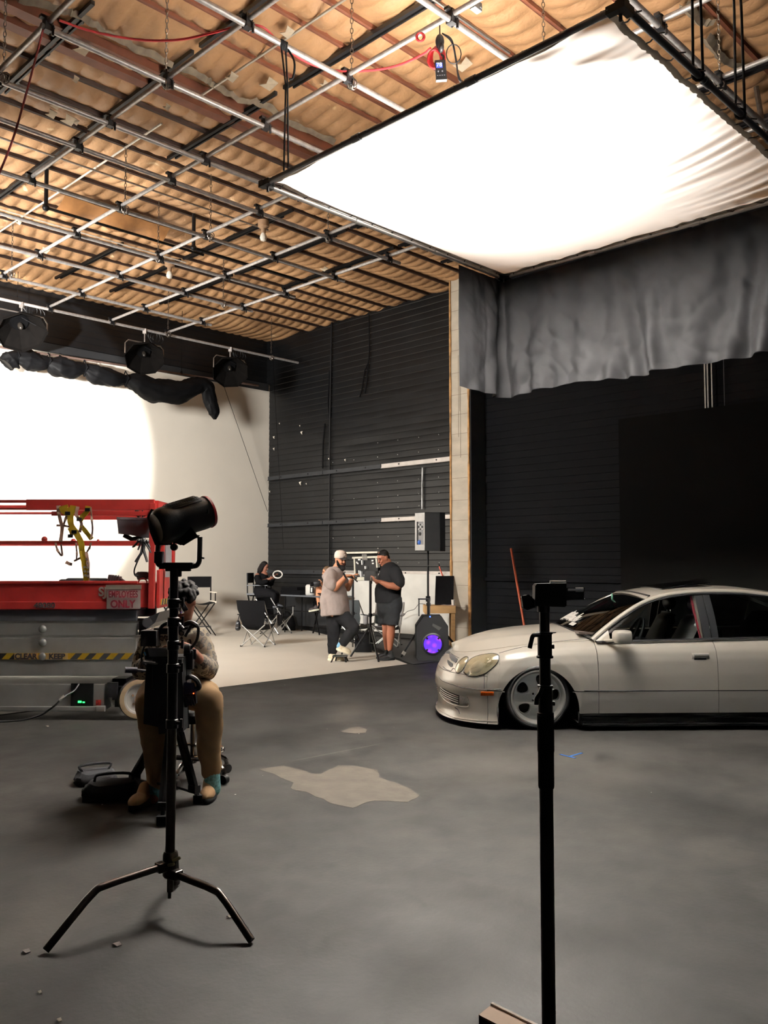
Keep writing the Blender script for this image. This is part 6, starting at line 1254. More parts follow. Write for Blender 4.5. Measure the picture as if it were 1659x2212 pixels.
# ---- seated photographer, mostly hidden behind the man in the cap
p = P_(19.0); t = figure('bare kneed person perched on a high stool, mostly hidden behind the man in the cap', Vec((p(700, 1362).x, 19.0, 0)))
HC = p(706, 1236); F4 = (-.9, -.3, -.2)
b = MB(); head(b, HC, F4, .95, p(711, 1254), .05); b.limb([p(713, 1256), p(715, 1280), p(715, 1296)], [.11, .13, .14]); b.limb([p(708, 1262, -.15), p(704, 1275, -.2), p(697, 1263, -.2)], [.05, .045, .032]); hand(b, p(696, 1262, -.2), (-.3, -.1, .9), (-.8, 0, .1), .9, .7, 1)
b.limb([p(714, 1296, -.1), p(700, 1284, -.12), p(689, 1272, -.12)], [.10, .085, .066], 16); b.limb([p(689, 1272, -.12), p(688, 1286, -.11), p(689, 1302, -.1), p(690, 1312, -.1)], [.066, .064, .046, .038], 16); b.limb([p(715, 1296, .1), p(704, 1284, .08), p(697, 1274, .06)], [.10, .085, .066], 16); b.limb([p(697, 1274, .06), p(697, 1290, .06), p(697, 1303, .05), p(698, 1312, .05)], [.066, .06, .045, .038], 16)
b.build('body', SKC, t, smooth=180, remesh=.009, sm=3); face(t, HC, F4, .95)
b = MB(); b.limb([p(712, 1258), p(715, 1278), p(716, 1294)], [.13, .15, .16], 18); b.limb([p(708, 1260, -.15), p(704, 1272, -.19)], [.07, .06]); b.build('t_shirt', BLKF, t, smooth=180, remesh=.011, sm=6); b = MB(); b.limb([p(716, 1296, -.08), p(704, 1287, -.11)], [.13, .105], 16); b.limb([p(716, 1296, .1), p(707, 1287, .09)], [.13, .105], 16); b.build('shorts', BLKF, t, smooth=180, remesh=.011, sm=4)
f, s, u = axes(F4); R = RM(f, s, u); b = MB(); b.ell(HC + u * .045 - f * .02, (.096, .084, .09), R); b.limb([HC - f * .06, HC - f * .08 - u * .08], [.06, .05]); b.build('hair', mat('light_brown_hair', (110, 84, 60), .6, 0, .3, 50), t, smooth=180, remesh=.008, sm=3)
for (a, c_) in (((690, 1318, -.1), (681, 1322, -.12)), ((699, 1316, .05), (689, 1319, .04))):
    shoe(t, p(*a), p(*c_) + Vec((-.13, 0, 0)), .045, mat('dark_trainer', (50, 42, 42), .6, 0, .3, 30), mat('pale_sole', (206, 206, 186), .6), .06)
for (x, y, dd) in ((690, 1309, -.1), (698, 1309, .05)): b = MB(); b.limb([p(x, y - 7, dd), p(x, y + 1, dd)], [.044, .046]); b.build('sock', mat('pink_white_sock', (222, 190, 180), .8), t)
b = MB(); b.box(p(684, 1262, -.35), (.13, .10, .11)); b.cyl(p(680, 1262, -.35), p(670, 1263, -.38), .045); tag(b.build('photo_camera', BLK, loc=p(684, 1262, -.35), bevel=.008, smooth=40), 'black camera with lens held at the knees of the person on the high stool', 'camera')
# ---- camera operator
p = P_(6.05); t = figure('seated camera operator with curly dark hair in a leopard print sweater and khaki trousers', Vec((p(395, 1690).x, 6.2, 0)))
HC = p(397, 1300, -.02); F5 = (-.25, -.80, -.62)
b = MB(); head(b, HC, F5, .98, p(391, 1352, .02), .056)
b.limb([p(434, 1388, .02), p(444, 1425, -.02), p(447, 1448, -.08)], [.054, .048, .044]); b.limb([p(447, 1448, -.08), p(438, 1436, -.22), p(426, 1418, -.32)], [.046, .042, .032])
hand(b, p(425, 1417, -.33), (-.50, -.25, .75), (-.75, -.35, -.1), 1.12, .85, -1, .2)
b.limb([p(326, 1388, .02), p(309, 1425, .0), p(309, 1446, -.06)], [.058, .052, .046]); b.limb([p(309, 1446, -.06), p(324, 1434, -.2), p(342, 1420, -.30)], [.046, .042, .032]); hand(b, p(343, 1419, -.31), (.6, -.2, .6), (.6, -.5, -.2), 1.05, .8, 1)
b.limb([p(380, 1372, .05), p(380, 1430, .1), p(382, 1480, .12)], [.11, .125, .13]); b.limb([p(400, 1488, .08), p(448, 1510, -.26), p(453, 1580, -.18), p(458, 1670, -.08), p(460, 1708, -.1)], [.09, .065, .06, .046, .044]); b.limb([p(362, 1488, .08), p(324, 1516, -.28), p(333, 1590, -.24), p(337, 1690, -.2), p(333, 1725, -.24)], [.09, .065, .06, .046, .044])
b.build('body', SKD, t, smooth=180, remesh=.0065, sm=3); face(t, HC, F5, .98)
def leopard():
    m = bpy.data.materials.new('leopard_knit'); m.use_nodes = True; N = m.node_tree.nodes; L = m.node_tree.links; bb = N['Principled BSDF']; bb.inputs['Roughness'].default_value = .9
    tc = N.new('ShaderNodeTexCoord'); n0 = N.new('ShaderNodeTexNoise'); n0.inputs['Scale'].default_value = 22; L.new(tc.outputs['Object'], n0.inputs['Vector'])
    ad = N.new('ShaderNodeMix'); ad.data_type = 'RGBA'; ad.inputs[0].default_value = .035; L.new(tc.outputs['Object'], ad.inputs[6]); L.new(n0.outputs['Color'], ad.inputs[7])
    v = N.new('ShaderNodeTexVoronoi'); v.inputs['Scale'].default_value = 27; L.new(ad.outputs[2], v.inputs['Vector'])
    r = N.new('ShaderNodeValToRGB'); e = r.color_ramp.elements; e[0].position = 0; e[0].color = rgb((112, 98, 82)); e[1].position = .30; e[1].color = rgb((36, 32, 32))
    for pos, c_ in ((.24, (112, 98, 82)), (.44, (40, 36, 34)), (.50, (178, 166, 146)), (1, (184, 172, 152))): x = e.new(pos); x.color = rgb(c_)
    L.new(v.outputs['Distance'], r.inputs[0]); L.new(r.outputs[0], bb.inputs['Base Color']); return m
b = MB(); b.limb([p(379, 1376, .05), p(379, 1405, .07), p(380, 1445, .1), p(382, 1478, .12)], [.125, .155, .172, .172], 20); b.ell(p(379, 1372, .05), (.215, .115, .075)); b.limb([p(430, 1380, .02), p(442, 1412, -.02), p(448, 1446, -.07)], [.075, .070, .072]); b.limb([p(448, 1446, -.07), p(440, 1442, -.18), p(432, 1430, -.26)], [.072, .064, .052]); b.limb([p(328, 1380, .02), p(314, 1412, .0), p(307, 1446, -.05)], [.075, .070, .070]); b.limb([p(307, 1446, -.05), p(318, 1440, -.18), p(332, 1428, -.25)], [.070, .062, .05]); b.ell(p(382, 1478, .08), (.20, .17, .06))
sw_ = b.build('sweater', leopard(), t, smooth=180, remesh=.011, sm=6); wrinkle(sw_, .010, 9, 4)
b = MB(); b.tube([p(390, 1353, .02) + Vec((.085 * cos(a), .075 * sin(a), .012 * cos(a))) for a in [2 * pi * i / 18 for i in range(18)]], .026, 8, closed=True); b.build('collar', BLKF, t)
KH = mat('khaki_twill', (172, 140, 102), .85, 0, .08, 12)
b = MB(); b.ell(p(385, 1492, .12), (.22, .18, .12)); b.limb([p(412, 1490, .08), p(436, 1500, -.12), p(450, 1510, -.28)], [.13, .108, .088], 18); b.limb([p(450, 1510, -.28), p(453, 1560, -.20), p(451, 1620, -.12), p(456, 1664, -.09)], [.088, .084, .072, .066], 18); b.limb([p(352, 1488, .08), p(334, 1500, -.14), p(322, 1516, -.30)], [.13, .108, .088], 18); b.limb([p(322, 1516, -.30), p(330, 1570, -.26), p(338, 1640, -.22), p(338, 1692, -.2)], [.088, .084, .072, .066], 18)
tr = b.build('trousers', KH, t, smooth=180, remesh=.011, sm=6); wrinkle(tr, .012, 7, 5)
TS = mat('tan_suede', (190, 152, 112), .8, 0, .06, 20)
shoe(t, Vec((p(455, 1716).x, 6.02, 0)), Vec((p(464, 1730).x, 5.82, 0)) + Vec((0, -.06, 0)), .052, TS, BLK, .08); shoe(t, Vec((p(336, 1720).x, 5.86, 0)), Vec((p(324, 1742).x, 5.60, 0)), .052, TS, BLK, .08)
for (x, y, dd) in ((458, 1682, -.1), (335, 1704, -.22)): b = MB(); b.limb([p(x, y - 18, dd), p(x + 1, y + 22, dd)], [.052, .055]); b.build('sock', mat('teal_pattern_sock', (128, 186, 188), .85, 0, .5, 60), t)
f, s, u = axes(F5); b = MB(); random.seed(5)
b.ell(HC + u * .045 - f * .02, (.096, .088, .09))
for i in range(110):
    a = random.random() * 2 * pi; z = random.random(); q = Vec((cos(a) * sqrt(1 - z * z), sin(a) * sqrt(1 - z * z), z)); w = HC + u * .035 - f * .03 + (f * q.x + s * q.y + u * q.z) * .098
    if (w - HC).dot(f) > .075 and (w - HC).dot(u) < .06: continue
    b.ell(w, .014 + .010 * random.random(), None, 8, 6)
b.build('hair', mat('curly_dark_hair', (16, 14, 14), .85, 0, .35, 50, spec=.1), t, smooth=180, remesh=.006, sm=1)
# stool under the operator
so = Vec((p(392, 1660).x, 6.42, 0)); t = thing('rolling_stool', 'low black stool on a chrome five arm base with casters, under the camera operator', 'stool', so)
b = MB(); b.lathe([(.0, .43), (.17, .43), (.19, .45), (.19, .49), (.17, .51), (0, .515)], so, n=28); b.build('seat', BLKF, t); b = MB(); b.cyl(so + Vec((0, 0, .12)), so + Vec((0, 0, .43)), .025); b.build('column', CHROME, t)
b = MB(); b.tube([so + Vec((.22 * cos(a), .22 * sin(a), .21)) for a in [2 * pi * i / 28 for i in range(28)]], .011, 8, closed=True); b.build('foot_ring', CHROME, t)
for i in range(5):
    a = 2 * pi * i / 5 - .5; e = Vec((cos(a), sin(a), 0)); b = MB(); b.tube(smoothpath([so + Vec((0, 0, .15)) + e * .02, so + e * .16 + Vec((0, 0, .16)), so + e * .27 + Vec((0, 0, .11)), so + e * .29 + Vec((0, 0, .07))], 4), .017, 8); lg = b.build('base_arm', CHROME, t)
    b = MB(); q = so + e * .29; sd2 = e.cross(Vec((0, 0, 1))); b.cyl(q + Vec((0, 0, .034)) - sd2 * .02, q + Vec((0, 0, .034)) + sd2 * .02, .033); b.build('caster', BLK, lg)
# ---- cinema camera on its tripod
d0 = 5.62; c0 = P_(d0); tb = Vec((c0(372, 1500).x, d0, 0))
tp = thing('tripod', 'heavy black camera tripod with spreader and pan handle, behind the left light stand', 'tripod', tb)
top = c0(375, 1528); b = MB(); b.lathe([(.03, -.10), (.07, -.09), (.085, -.03), (.085, 0), (.06, .02), (.05, .08)], top); b.box(top + Vec((-.01, 0, .10)), (.16, .14, .07)); b.build('fluid_head', BLK, tp)
b = MB(); b.tube([c0(350, 1452), c0(318, 1450, -.02), c0(296, 1448, -.05)], .009, 8); b.cyl(c0(296, 1448, -.05), c0(270, 1447, -.08), .019, .019); b.build('pan_handle', mat('grey_rubber', (66, 68, 76), .6), tp)
ft = [Fz(350, 1783), Fz(276, 1700), Fz(428, 1736)]
for k, f_ in enumerate(ft):
    top2 = top + Vec(((f_.x - top.x) * .1, (f_.y - top.y) * .1, -.08)); mid = top2 + (f_ - top2) * .82
    b = MB(); sd2 = (f_ - top2).cross(Vec((0, 0, 1))).normalized() * .022
    b.bar(top2 - sd2, mid - sd2, .026, .026); b.bar(top2 + sd2, mid + sd2, .026, .026); b.bar(top2 + (f_ - top2) * .35, f_ + Vec((0, 0, .03)), .024, .024); b.bar(mid - sd2 * 1.6, mid + sd2 * 1.6, .05, .05); b.bar(f_ + Vec((0, 0, .06)), f_ + Vec((0, 0, .004)), .05, .06); b.build('leg', BLK, tp, smooth=0, bevel=.003)
    b = MB(); hubp = Vec((tb.x, tb.y, .16)); b.bar(mid + (f_ - mid) * .3, hubp, .018, .014); b.build('spreader_arm', BLK, tp, smooth=0)
cm = thing('cinema_camera', 'bulky black rigged cinema camera with monitor, battery and cables on the tripod', 'camera', top + Vec((0, 0, .14)))
CB = mat('camera_body_black', (22, 23, 25), .42, .3, .2, 25); CG2 = mat('camera_plate_grey', (120, 118, 114), .4, .4, .1, 20)
b = MB(); b.box(c0(372, 1450, -.10), (.20, .22, .20)); b.build('body', CB, cm, smooth=0, bevel=.008)
b = MB(); b.slab([c0(338, 1424, -.25), c0(393, 1424, -.25), c0(394, 1532, -.25), c0(336, 1532, -.25)], (0, 1, 0), .10); b.slab([c0(318, 1432, -.2), c0(340, 1432, -.2), c0(340, 1568, -.2), c0(312, 1562, -.2), c0(314, 1500, -.2)], (0, 1, 0), .12); b.slab([c0(340, 1530, -.18), c0(394, 1530, -.18), c0(396, 1580, -.18), c0(345, 1584, -.18)], (0, 1, 0), .14); b.build('battery_plate', CB, cm, smooth=0, bevel=.006)
b = MB(); b.bar(c0(312, 1428, -.2), c0(345, 1432, -.2), .10, .012); b.build('top_plate', CG2, cm, smooth=0)
b = MB(); q = c0(343, 1408, -.2)
for i in range(14): b.bar(c0(322 + 3.3 * i, 1400, -.2), c0(326 + 3.3 * i, 1418, -.2), .004, .02)
b.build('heat_fins', mat('bright_fins', (140, 140, 142), .35, .8), cm, smooth=0)
b = MB(); b.box(c0(344, 1412, -.17), (.17, .06, .07)); b.box(c0(325, 1378, -.12), (.10, .10, .10)); b.box(c0(352, 1362, -.05), (.09, .12, .04)); b.build('accessory_box', CB, cm, smooth=0, bevel=.005)
b = MB(); b.tube(smoothpath([c0(340, 1385, -.1), c0(350, 1352, -.1), c0(380, 1345, -.1), c0(396, 1358, -.1)], 5), .012, 8); b.build('top_handle', CB, cm)
b = MB(); b.lathe([(.036, 0), (.042, .01), (.042, .05), (.048, .055), (.048, .11), (.040, .12), (.046, .17), (.046, .2), (.03, .2)], c0(372, 1440, .02), (0, 1, 0)); b.build('lens', mat('lens_barrel', (28, 28, 30), .3, .5), cm)
b = MB(); b.slab([c0(391, 1474, -.2), c0(417, 1476, -.2), c0(423, 1497, -.2), c0(391, 1501, -.2)], (0, 1, 0), .03); b.build('side_monitor', mat('monitor_glass', (48, 58, 78), .15, .2, .2, 4), cm, smooth=0)
b = MB(); b.slab([c0(392, 1501, -.2), c0(422, 1499, -.2), c0(424, 1520, -.2), c0(396, 1527, -.2)], (0, 1, 0), .04)
for i in range(4): b.bar(c0(396 + 6 * i, 1504, -.21), c0(402 + 6 * i, 1524, -.21), .014, .01)
b.build('ribbed_battery', CB, cm, smooth=0)
b = MB(); b.ell(c0(418, 1498, -.21), .004); b.build('red_led', mat('red_led', (255, 90, 40), .4, emit=3), cm)
for pts, r in ((((400, 1375), (415, 1350), (428, 1356), (424, 1385), (404, 1408)), .010), (((396, 1350), (412, 1345), (426, 1352)), .016), (((325, 1385), (310, 1400), (306, 1425), (318, 1440)), .007), (((395, 1470), (410, 1462), (425, 1470), (430, 1484), (420, 1490)), .016), (((330, 1520), (322, 1545), (332, 1560)), .007)):
    b = MB(); b.tube(smoothpath([c0(x, y, -.15) for x, y in pts], 6), r, 7); b.build('cable', BLKP, cm)
b = MB(); b.cyl(c0(399, 1402, -.15), c0(412, 1401, -.15), .03); b.box(c0(408, 1425, -.12), (.06, .05, .12)); b.cyl(c0(420, 1402, -.12), c0(420, 1424, -.12), .012); b.build('viewfinder', CB, cm, bevel=.004)
b = MB(); b.box(c0(384, 1318, .04), (.05, .16, .05)); b.tube([c0(380, 1300, .02), c0(392, 1302, .02), c0(402, 1320, .02)], .018, 8); b.build('eyepiece_arm', CHROME, cm, bevel=.006)
b = MB(); b.bar(c0(312, 1408, -.2), c0(315, 1416, -.2), .015, .008); b.build('blue_tab', mat('blue_tab', (70, 140, 200), .5), cm, smooth=0)
# bags on the floor beside
def bag(lab, c, L, w, h, rz, m_=BLKF):
    b = MB(TR(c, rz)); rows = []
    for i in range(7):
        z = h * i / 6; k = 1 - .25 * (i / 6) ** 3 - .05 * (1 - i / 6)
        rows.append([Vec((L / 2 * k * math.copysign(abs(cos(a)) ** .5, cos(a)) + .02 * nz(a * 2, i, L * 9), w / 2 * k * math.copysign(abs(sin(a)) ** .5, sin(a)), z + .02 * nz(a, i * .5, h * 7) * (i > 0))) for a in [2 * pi * j / 24 for j in range(24)]])
    b.grid(rows, True); b.add(rows[-1], [tuple(range(24))]); b.add(rows[0], [tuple(range(23, -1, -1))]); b.tube(smoothpath([Vec((-L * .3, 0, h)), Vec((-.1, .02, h + .04)), Vec((.1, .02, h + .04)), Vec((L * .3, 0, h))], 4), .010, 6)
    return tag(b.build('equipment_bag', m_, loc=c, weld=True), lab, 'bag')
b0 = Fz(206, 1690); bag('low flat black bag farther left on the floor, left of the tripod', b0, .30, .24, .085, .5); b0 = Fz(245, 1722); bag('bigger black bag on the dark floor against the tripod foot', b0, .42, .26, .11, .2)
# ================================================================== CREW AREA
def director_chair(lab, loc, rz, seat=.72, back=1.27, w=.56, dpt=.42, frame=BLK, cloth=BLKF, arm=None, arms=True):
    t = thing('director_chair', lab, 'chair', loc, None, rz); M = WM[t.name]           # faces local -y
    hw = w / 2
    b = MB(M); b.grid([[Vec((-hw + w * i / 8, -dpt / 2 + dpt * j / 4, seat - .05 * sin(pi * i / 8))) for i in range(9)] for j in range(5)]); b.build('seat', cloth, t, solid=.010)
    b = MB(M); b.grid([[Vec((-hw + w * i / 8, dpt / 2 + .02 + .03 * sin(pi * i / 8), back - .24 + .24 * j / 3)) for i in range(9)] for j in range(4)]); b.build('backrest', cloth, t, solid=.012)
    for y in (-dpt / 2, dpt / 2):
        for s in (-1, 1): b = MB(M); b.bar((s * hw, y, seat), (-s * hw * 1.05, y, .02), .022, .034, (0, 1, 0)); b.build('leg', frame, t, smooth=0, bevel=.003)
    for s in (-1, 1):
        b = MB(M); b.bar((s * hw, -dpt / 2 - .03, seat + .005), (s * hw, dpt / 2 + .03, seat + .005), .03, .04); b.build('seat_rail', arm or frame, t, smooth=0, bevel=.003)
        b = MB(M); b.bar((s * hw, dpt / 2 + .01, seat), (s * hw, dpt / 2 + .02, back), .025, .025); b.bar((s * hw, -dpt / 2 + .02, seat), (s * hw, -dpt / 2 + .02, seat + .20), .02, .02); b.build('post', frame, t, smooth=0)
        b = MB(M); b.bar((s * hw, -dpt / 2 - .04, seat + .21), (s * hw, dpt / 2 + .03, seat + .21), .05, .022); b.build('armrest', arm or frame, t, smooth=0, bevel=.004)
        b = MB(M); b.bar((s * hw * .62, -dpt / 2, .26 * seat), (s * hw * .62, dpt / 2, .26 * seat), .02, .02); b.build('stretcher', frame, t, smooth=0)
    b = MB(M); b.bar((-hw * .62, -dpt / 2, .30 * seat), (hw * .62, -dpt / 2, .30 * seat), .05, .016); b.build('footrest', frame, t, smooth=0)
    return t
SLV = mat('silver_chair_tube', (170, 168, 164), .35, .6, .1); CREAM = mat('pale_arm', (226, 216, 200), .5)
director_chair('tall black director chair with pale armrests standing alone on the white floor', Vec((D(432, 1340, 18.6).x, 18.75, 0)), radians(25), .73, 1.28, .50, .42, BLK, BLKF, CREAM)
director_chair('second black director chair mostly hidden behind the red lift end', Vec((D(352, 1340, 18.2).x, 18.4, 0)), radians(-20), .73, 1.10, .5, .42)
wc_ = director_chair('high director chair the woman with long hair sits in, beside the pale wall', Vec((D(561, 1350, 20.5).x, 20.5, 0)), radians(82), .84, 1.34, .50, .44, BLK, BLKF, mat('grey_arm_tube', (96, 98, 102), .4, .4))
director_chair('dark X legged stool under the person hidden behind the man in the cap', Vec((D(703, 1350, 19.1).x, 19.1, 0)), radians(-70), .70, 1.0, .5, .42, BLK, BLKF, BLK)
def camp_chair(lab, loc, rz, fab, tube=SLV, holder=True, bt=.88):
    t = thing('camp_chair', lab, 'chair', loc, 'folding camp chairs', rz); M = WM[t.name]   # faces -y
    b = MB(M); rows = []
    for j in range(13):
        f = j / 12
        if f < .5: y, z = -.24 + .9 * f, .42 - .07 * sin(pi * f * 2) - .06 * f
        else: y, z = .21 + .16 * (f - .5) * 2, .36 + (bt - .36) * ((f - .5) * 2)
        wd = .25 + (.03 if f > .8 else 0) - (.03 if .4 < f < .6 else 0)
        rows.append([Vec((-wd + 2 * wd * i / 10, y + .05 * (1 - (i / 5 - 1) ** 2) * (f > .5), z - .03 * (1 - (i / 5 - 1) ** 2) * (f <= .5))) for i in range(11)])
    b.grid(rows); b.build('sling', fab, t, smooth=60, solid=.010)
    for s in (-1, 1):
        for (p0, p1) in (((s * .27, -.26, .44), (s * .22, .22, .015)), ((s * .24, -.26, .015), (s * .27, .36, bt - .02)), ((s * .25, -.26, .42), (-s * .24, -.24, .015)), ((s * .24, .24, .42), (-s * .24, .24, .015))):
            b = MB(M); b.cyl(p0, p1, .011, n=8); b.build('leg_tube', tube, t)
        b = MB(M); b.cyl((s * .28, -.26, .40), (s * .28, -.26, .60), .010, n=8); b.build('arm_post', tube, t)
        b = MB(M); b.grid([[Vec((s * .28 - .035 + .07 * i, -.30 + .56 * j / 6, .61 - .03 * sin(pi * j / 6))) for i in range(2)] for j in range(7)]); b.build('armrest', fab, t, solid=.012)
    for (x, y) in ((-.24, -.25), (.24, -.25), (-.24, .24), (.24, .24)): b = MB(M); b.cyl((x, y, 0), (x, y, .03), .017, n=8); b.build('foot', BLKP, t)
    if holder: b = MB(M); b.lathe([(.03, .42), (.05, .44), (.052, .58), (.048, .59)], (-.38, -.15, 0), n=12); b.build('cup_holder', fab, t)
    return t
camp_chair('nearest black folding camp chair on the white floor, its back turned', Vec((D(557, 1398, 16.5).x, 16.5, 0)), radians(165), BLKF)
camp_chair('black folding chair before the seated woman, partly behind the nearer camp chair', Vec((D(596, 1356, 19.3).x, 19.3, 0)), radians(60), BLKF, SLV, False, .80)
camp_chair('dark grey folding camp chair between the two standing men, with a pouch on its arm', Vec((D(770, 1390, 16.7).x, 16.7, 0)), radians(150), mat('slate_canvas', (58, 64, 66), .8, 0, .12, 20))
camp_chair('pale grey folding camp chair behind the man in black', Vec((D(836, 1388, 16.4).x, 16.4, 0)), radians(-10), mat('grey_canvas', (132, 130, 130), .8, 0, .1, 20), SLV, True, .82)
b = MB(); q = D(514, 1350, 16.3); b.ell(q, (.05, .05, .09)); b.ell(q + Vec((0, 0, -.06)), (.055, .055, .05)); b.tube(smoothpath([q + Vec((0, 0, .08)), q + Vec((.03, 0, .2)), q + Vec((.06, .05, .3))], 4), .008, 5); tag(b.build('arm_pouch', mat('shiny_black', (20, 22, 26), .25), loc=q), 'shiny black pouch hanging on the left arm of the nearest camp chair', 'pouch')  # small bag hung on the chair arm
pts = [Fz(440, 1363), Fz(468, 1361), Fz(490, 1357), Fz(505, 1360), Fz(520, 1358), Fz(545, 1362)]; b = MB(); b.tube(smoothpath([q + Vec((0, 0, .02)) for q in pts], 5), .008, 5); tag(b.build('floor_cable', BLKP, loc=pts[0]), 'thin dark cable lying on the white floor by the director chair', 'cable')
# table along the wall, things on it
ua = 12.42; Ta = RU(606, 1288, ua); Tb = RU(716, 1288, ua); va = -Ta.x * UY + Ta.y * UX; vb = -Tb.x * UY + Tb.y * UX; zt = RU(680, 1287, ua).z
tb_ = thing('folding_table', 'long dark folding table along the black wall behind the crew', 'table', room(ua + .3, (va + vb) / 2, 0))
b = MB(ROOM); b.box((ua + .3, (va + vb) / 2, zt - .018), (.6, va - vb, .035)); b.build('table_top', mat('grey_table_top', (92, 96, 102), .45, 0, .1, 10), tb_, smooth=0, bevel=.004)
for v in (va - .1, vb + .1):
    for u in (ua + .05, ua + .55): b = MB(ROOM); b.cyl((u, v, 0), (u, v, zt - .03), .014, n=8); b.build('leg', BLK, tb_)
b = MB(ROOM); b.cyl((ua + .05, va - .1, .50), (ua + .05, vb + .1, .50), .012, n=8); b.build('brace', BLK, tb_)
def tpos(px, du): q = RU(px, 1287, ua + du); return room(ua + du, -q.x * UY + q.y * UX, zt)
for i, (x0, x1, h, lab) in enumerate(((619, 662, .10, 'black flat case lying on the dark table, lowest of the stack'), (621, 655, .07, 'black case lying on top of the flat case on the dark table'))):
    A_ = tpos(x0, .25); B_ = tpos(x1, .25); c = (A_ + B_) / 2 + Vec((0, 0, .001 if i == 0 else .104)); L_ = (A_ - B_).length
    b = MB(TR(c, YAW)); b.box((0, 0, h / 2), (.36, L_, h)); b.box((-.19, 0, h * .6), (.012, L_ + .01, .012)); tag(b.build('equipment_case', BLKF, smooth=0, bevel=.02, loc=c), lab, 'case', 'cases on the table')
q = tpos(671, .15); ln = thing('camping_lantern', 'pale grey round topped lantern or speaker standing on the dark table', 'lantern', q)
b = MB(); b.lathe([(.0, 0.001), (.10, 0.001), (.115, .02), (.115, .20), (.09, .235), (0, .245)], q, n=20); b.build('shell', mat('pale_grey_plastic', (206, 204, 198), .5), ln)
b = MB(); b.box(q + Vec((.035, -.105, .12)), (.085, .03, .14)); b.build('grille', BLKP, ln, smooth=0, bevel=.006); b = MB(); b.box(q + Vec((.03, -.122, .12)), (.03, .01, .10)); b.build('front_plate', mat('bright_plate', (232, 230, 226), .4), ln, smooth=0)
q = Vec((D(624, 1352, 20.3).x, 20.3, 0)); bp_ = thing('backpack', 'black backpack standing on the floor against the dark wall panel', 'backpack', q)
b = MB(); b.limb([q + Vec((0, 0, .12)), q + Vec((-.02, 0, .26)), q + Vec((-.05, 0, .36))], [.16, .14, .09], 16); b.box(q + Vec((0, 0, .06)), (.30, .22, .12)); b.build('pack', BLKF, bp_, smooth=180, remesh=.012, sm=4)
b = MB(); b.tube(smoothpath([q + Vec((-.10, -.10, .36)), q + Vec((-.16, -.13, .2)), q + Vec((-.14, -.12, .03))], 4), .016, 6, flat=(1, .5)); b.build('strap', BLKF, bp_)
# open cabinet on the wall, long pale shelf edge
d = 18.9; p = P_(d)
cb_ = thing('wall_cabinet', 'open black cabinet with pale frame and hanging tools, between the two standing men', 'cabinet', p(790, 1255))
def WQ(px, py, off=0): q = RU(px, py, WALLU - .12 - off); return q
PF = mat('pale_frame', (204, 200, 184), .5)
nrm = Vec((UX, UY, 0))
def wbar(b, a, c_, w, off=0, th=.04): 
    A_ = WQ(*a, off); C_ = WQ(*c_, off); b.bar(A_, C_, th, w, nrm)
b = MB(); b.slab([WQ(766, 1206), WQ(816, 1205), WQ(816, 1252), WQ(768, 1253)], nrm, .03); b.build('back_panel', mat('cabinet_black', (14, 15, 19), .4), cb_, smooth=0)
b = MB(); wbar(b, (763, 1205), (818, 1203), .07); wbar(b, (815, 1204), (817, 1226), .08); wbar(b, (766, 1206), (768, 1252), .03); b.build('frame', PF, cb_, smooth=0)
b = MB(); wbar(b, (738, 1194.5), (818, 1193), .09); b.build('top_shelf', PF, cb_, smooth=0)
b = MB(); b.slab([WQ(769, 1247, .02), WQ(790, 1246, .02), WQ(790, 1253, .02), WQ(769, 1254, .02)], nrm, .12); b.build('lower_ledge', PF, cb_, smooth=0)
for (a, c_, w) in (((782.5, 1210), (783, 1220), .04), ((777, 1232), (777, 1243), .05), ((780.5, 1234), (781, 1246), .05), ((770, 1214), (774.5, 1218), .02), ((774, 1209), (779, 1209), .02), ((790, 1223), (790.5, 1229), .05), ((787, 1243), (790, 1241), .04), ((803, 1211), (807, 1211), .015), ((804, 1217), (808, 1217), .015)):
    b = MB(); wbar(b, a, c_, w, .03, .03); b.build('tool', mat('bright_tool', (222, 222, 220), .4, .2), cb_, smooth=0)
for i in range(5): b = MB(); wbar(b, (782.5 + 2.2 * i, 1197), (784 + 2.2 * i, 1210), .012, .05, .012); b.build('hook', SLV, cb_, smooth=0)
# light stands of the crew
def small_stand(nm, lab, base, h, legs, r=.016, m_=BLK):
    t = thing(nm, lab, 'stand', base); b = MB(); b.cyl(base + Vec((0, 0, .22)), base + Vec((0, 0, h)), r); b.build('pole', m_, t)
    b = MB(); b.lathe([(r, -.03), (r + .012, -.025), (r + .012, .025), (r, .03)], base + Vec((0, 0, h * .55))); b.cyl(base + Vec((r, 0, h * .55)), base + Vec((r + .05, 0, h * .55)), .008); b.build('collar', m_, t)
    for e in legs:
        f_ = Vec(e); top_ = base + Vec((0, 0, .52)); b = MB(); b.cyl(top_ + (f_ - top_) * .04, f_ + Vec((0, 0, .012)), r * .75); b.bar(base + Vec((0, 0, .24)), top_ + (f_ - top_) * .5, .012, .012); b.build('leg', m_, t)
    return t
ba = Vec((D(800, 1412, 14.6).x, 14.6, 0)); S1 = small_stand('monitor_stand', 'black tripod stand holding a dark monitor between the two standing men', ba, D(800, 1255, 14.6).z, (Fz(818, 1431), Fz(757, 1420), Fz(806, 1402)), .022)
mo = thing('field_monitor', 'dark field monitor seen from behind on the stand between the two men', 'monitor', ba + Vec((0, 0, D(800, 1255, 14.6).z)))
b = MB(); c = D(801, 1244, 14.55); b.box(c, (.22, .06, .16)); b.build('monitor_case', BLKP, mo, smooth=0, bevel=.006); b = MB(); b.bar(c + Vec((0, .03, -.08)), c + Vec((0, .03, -.13)), .05, .05); b.build('mount', BLK, mo, smooth=0)
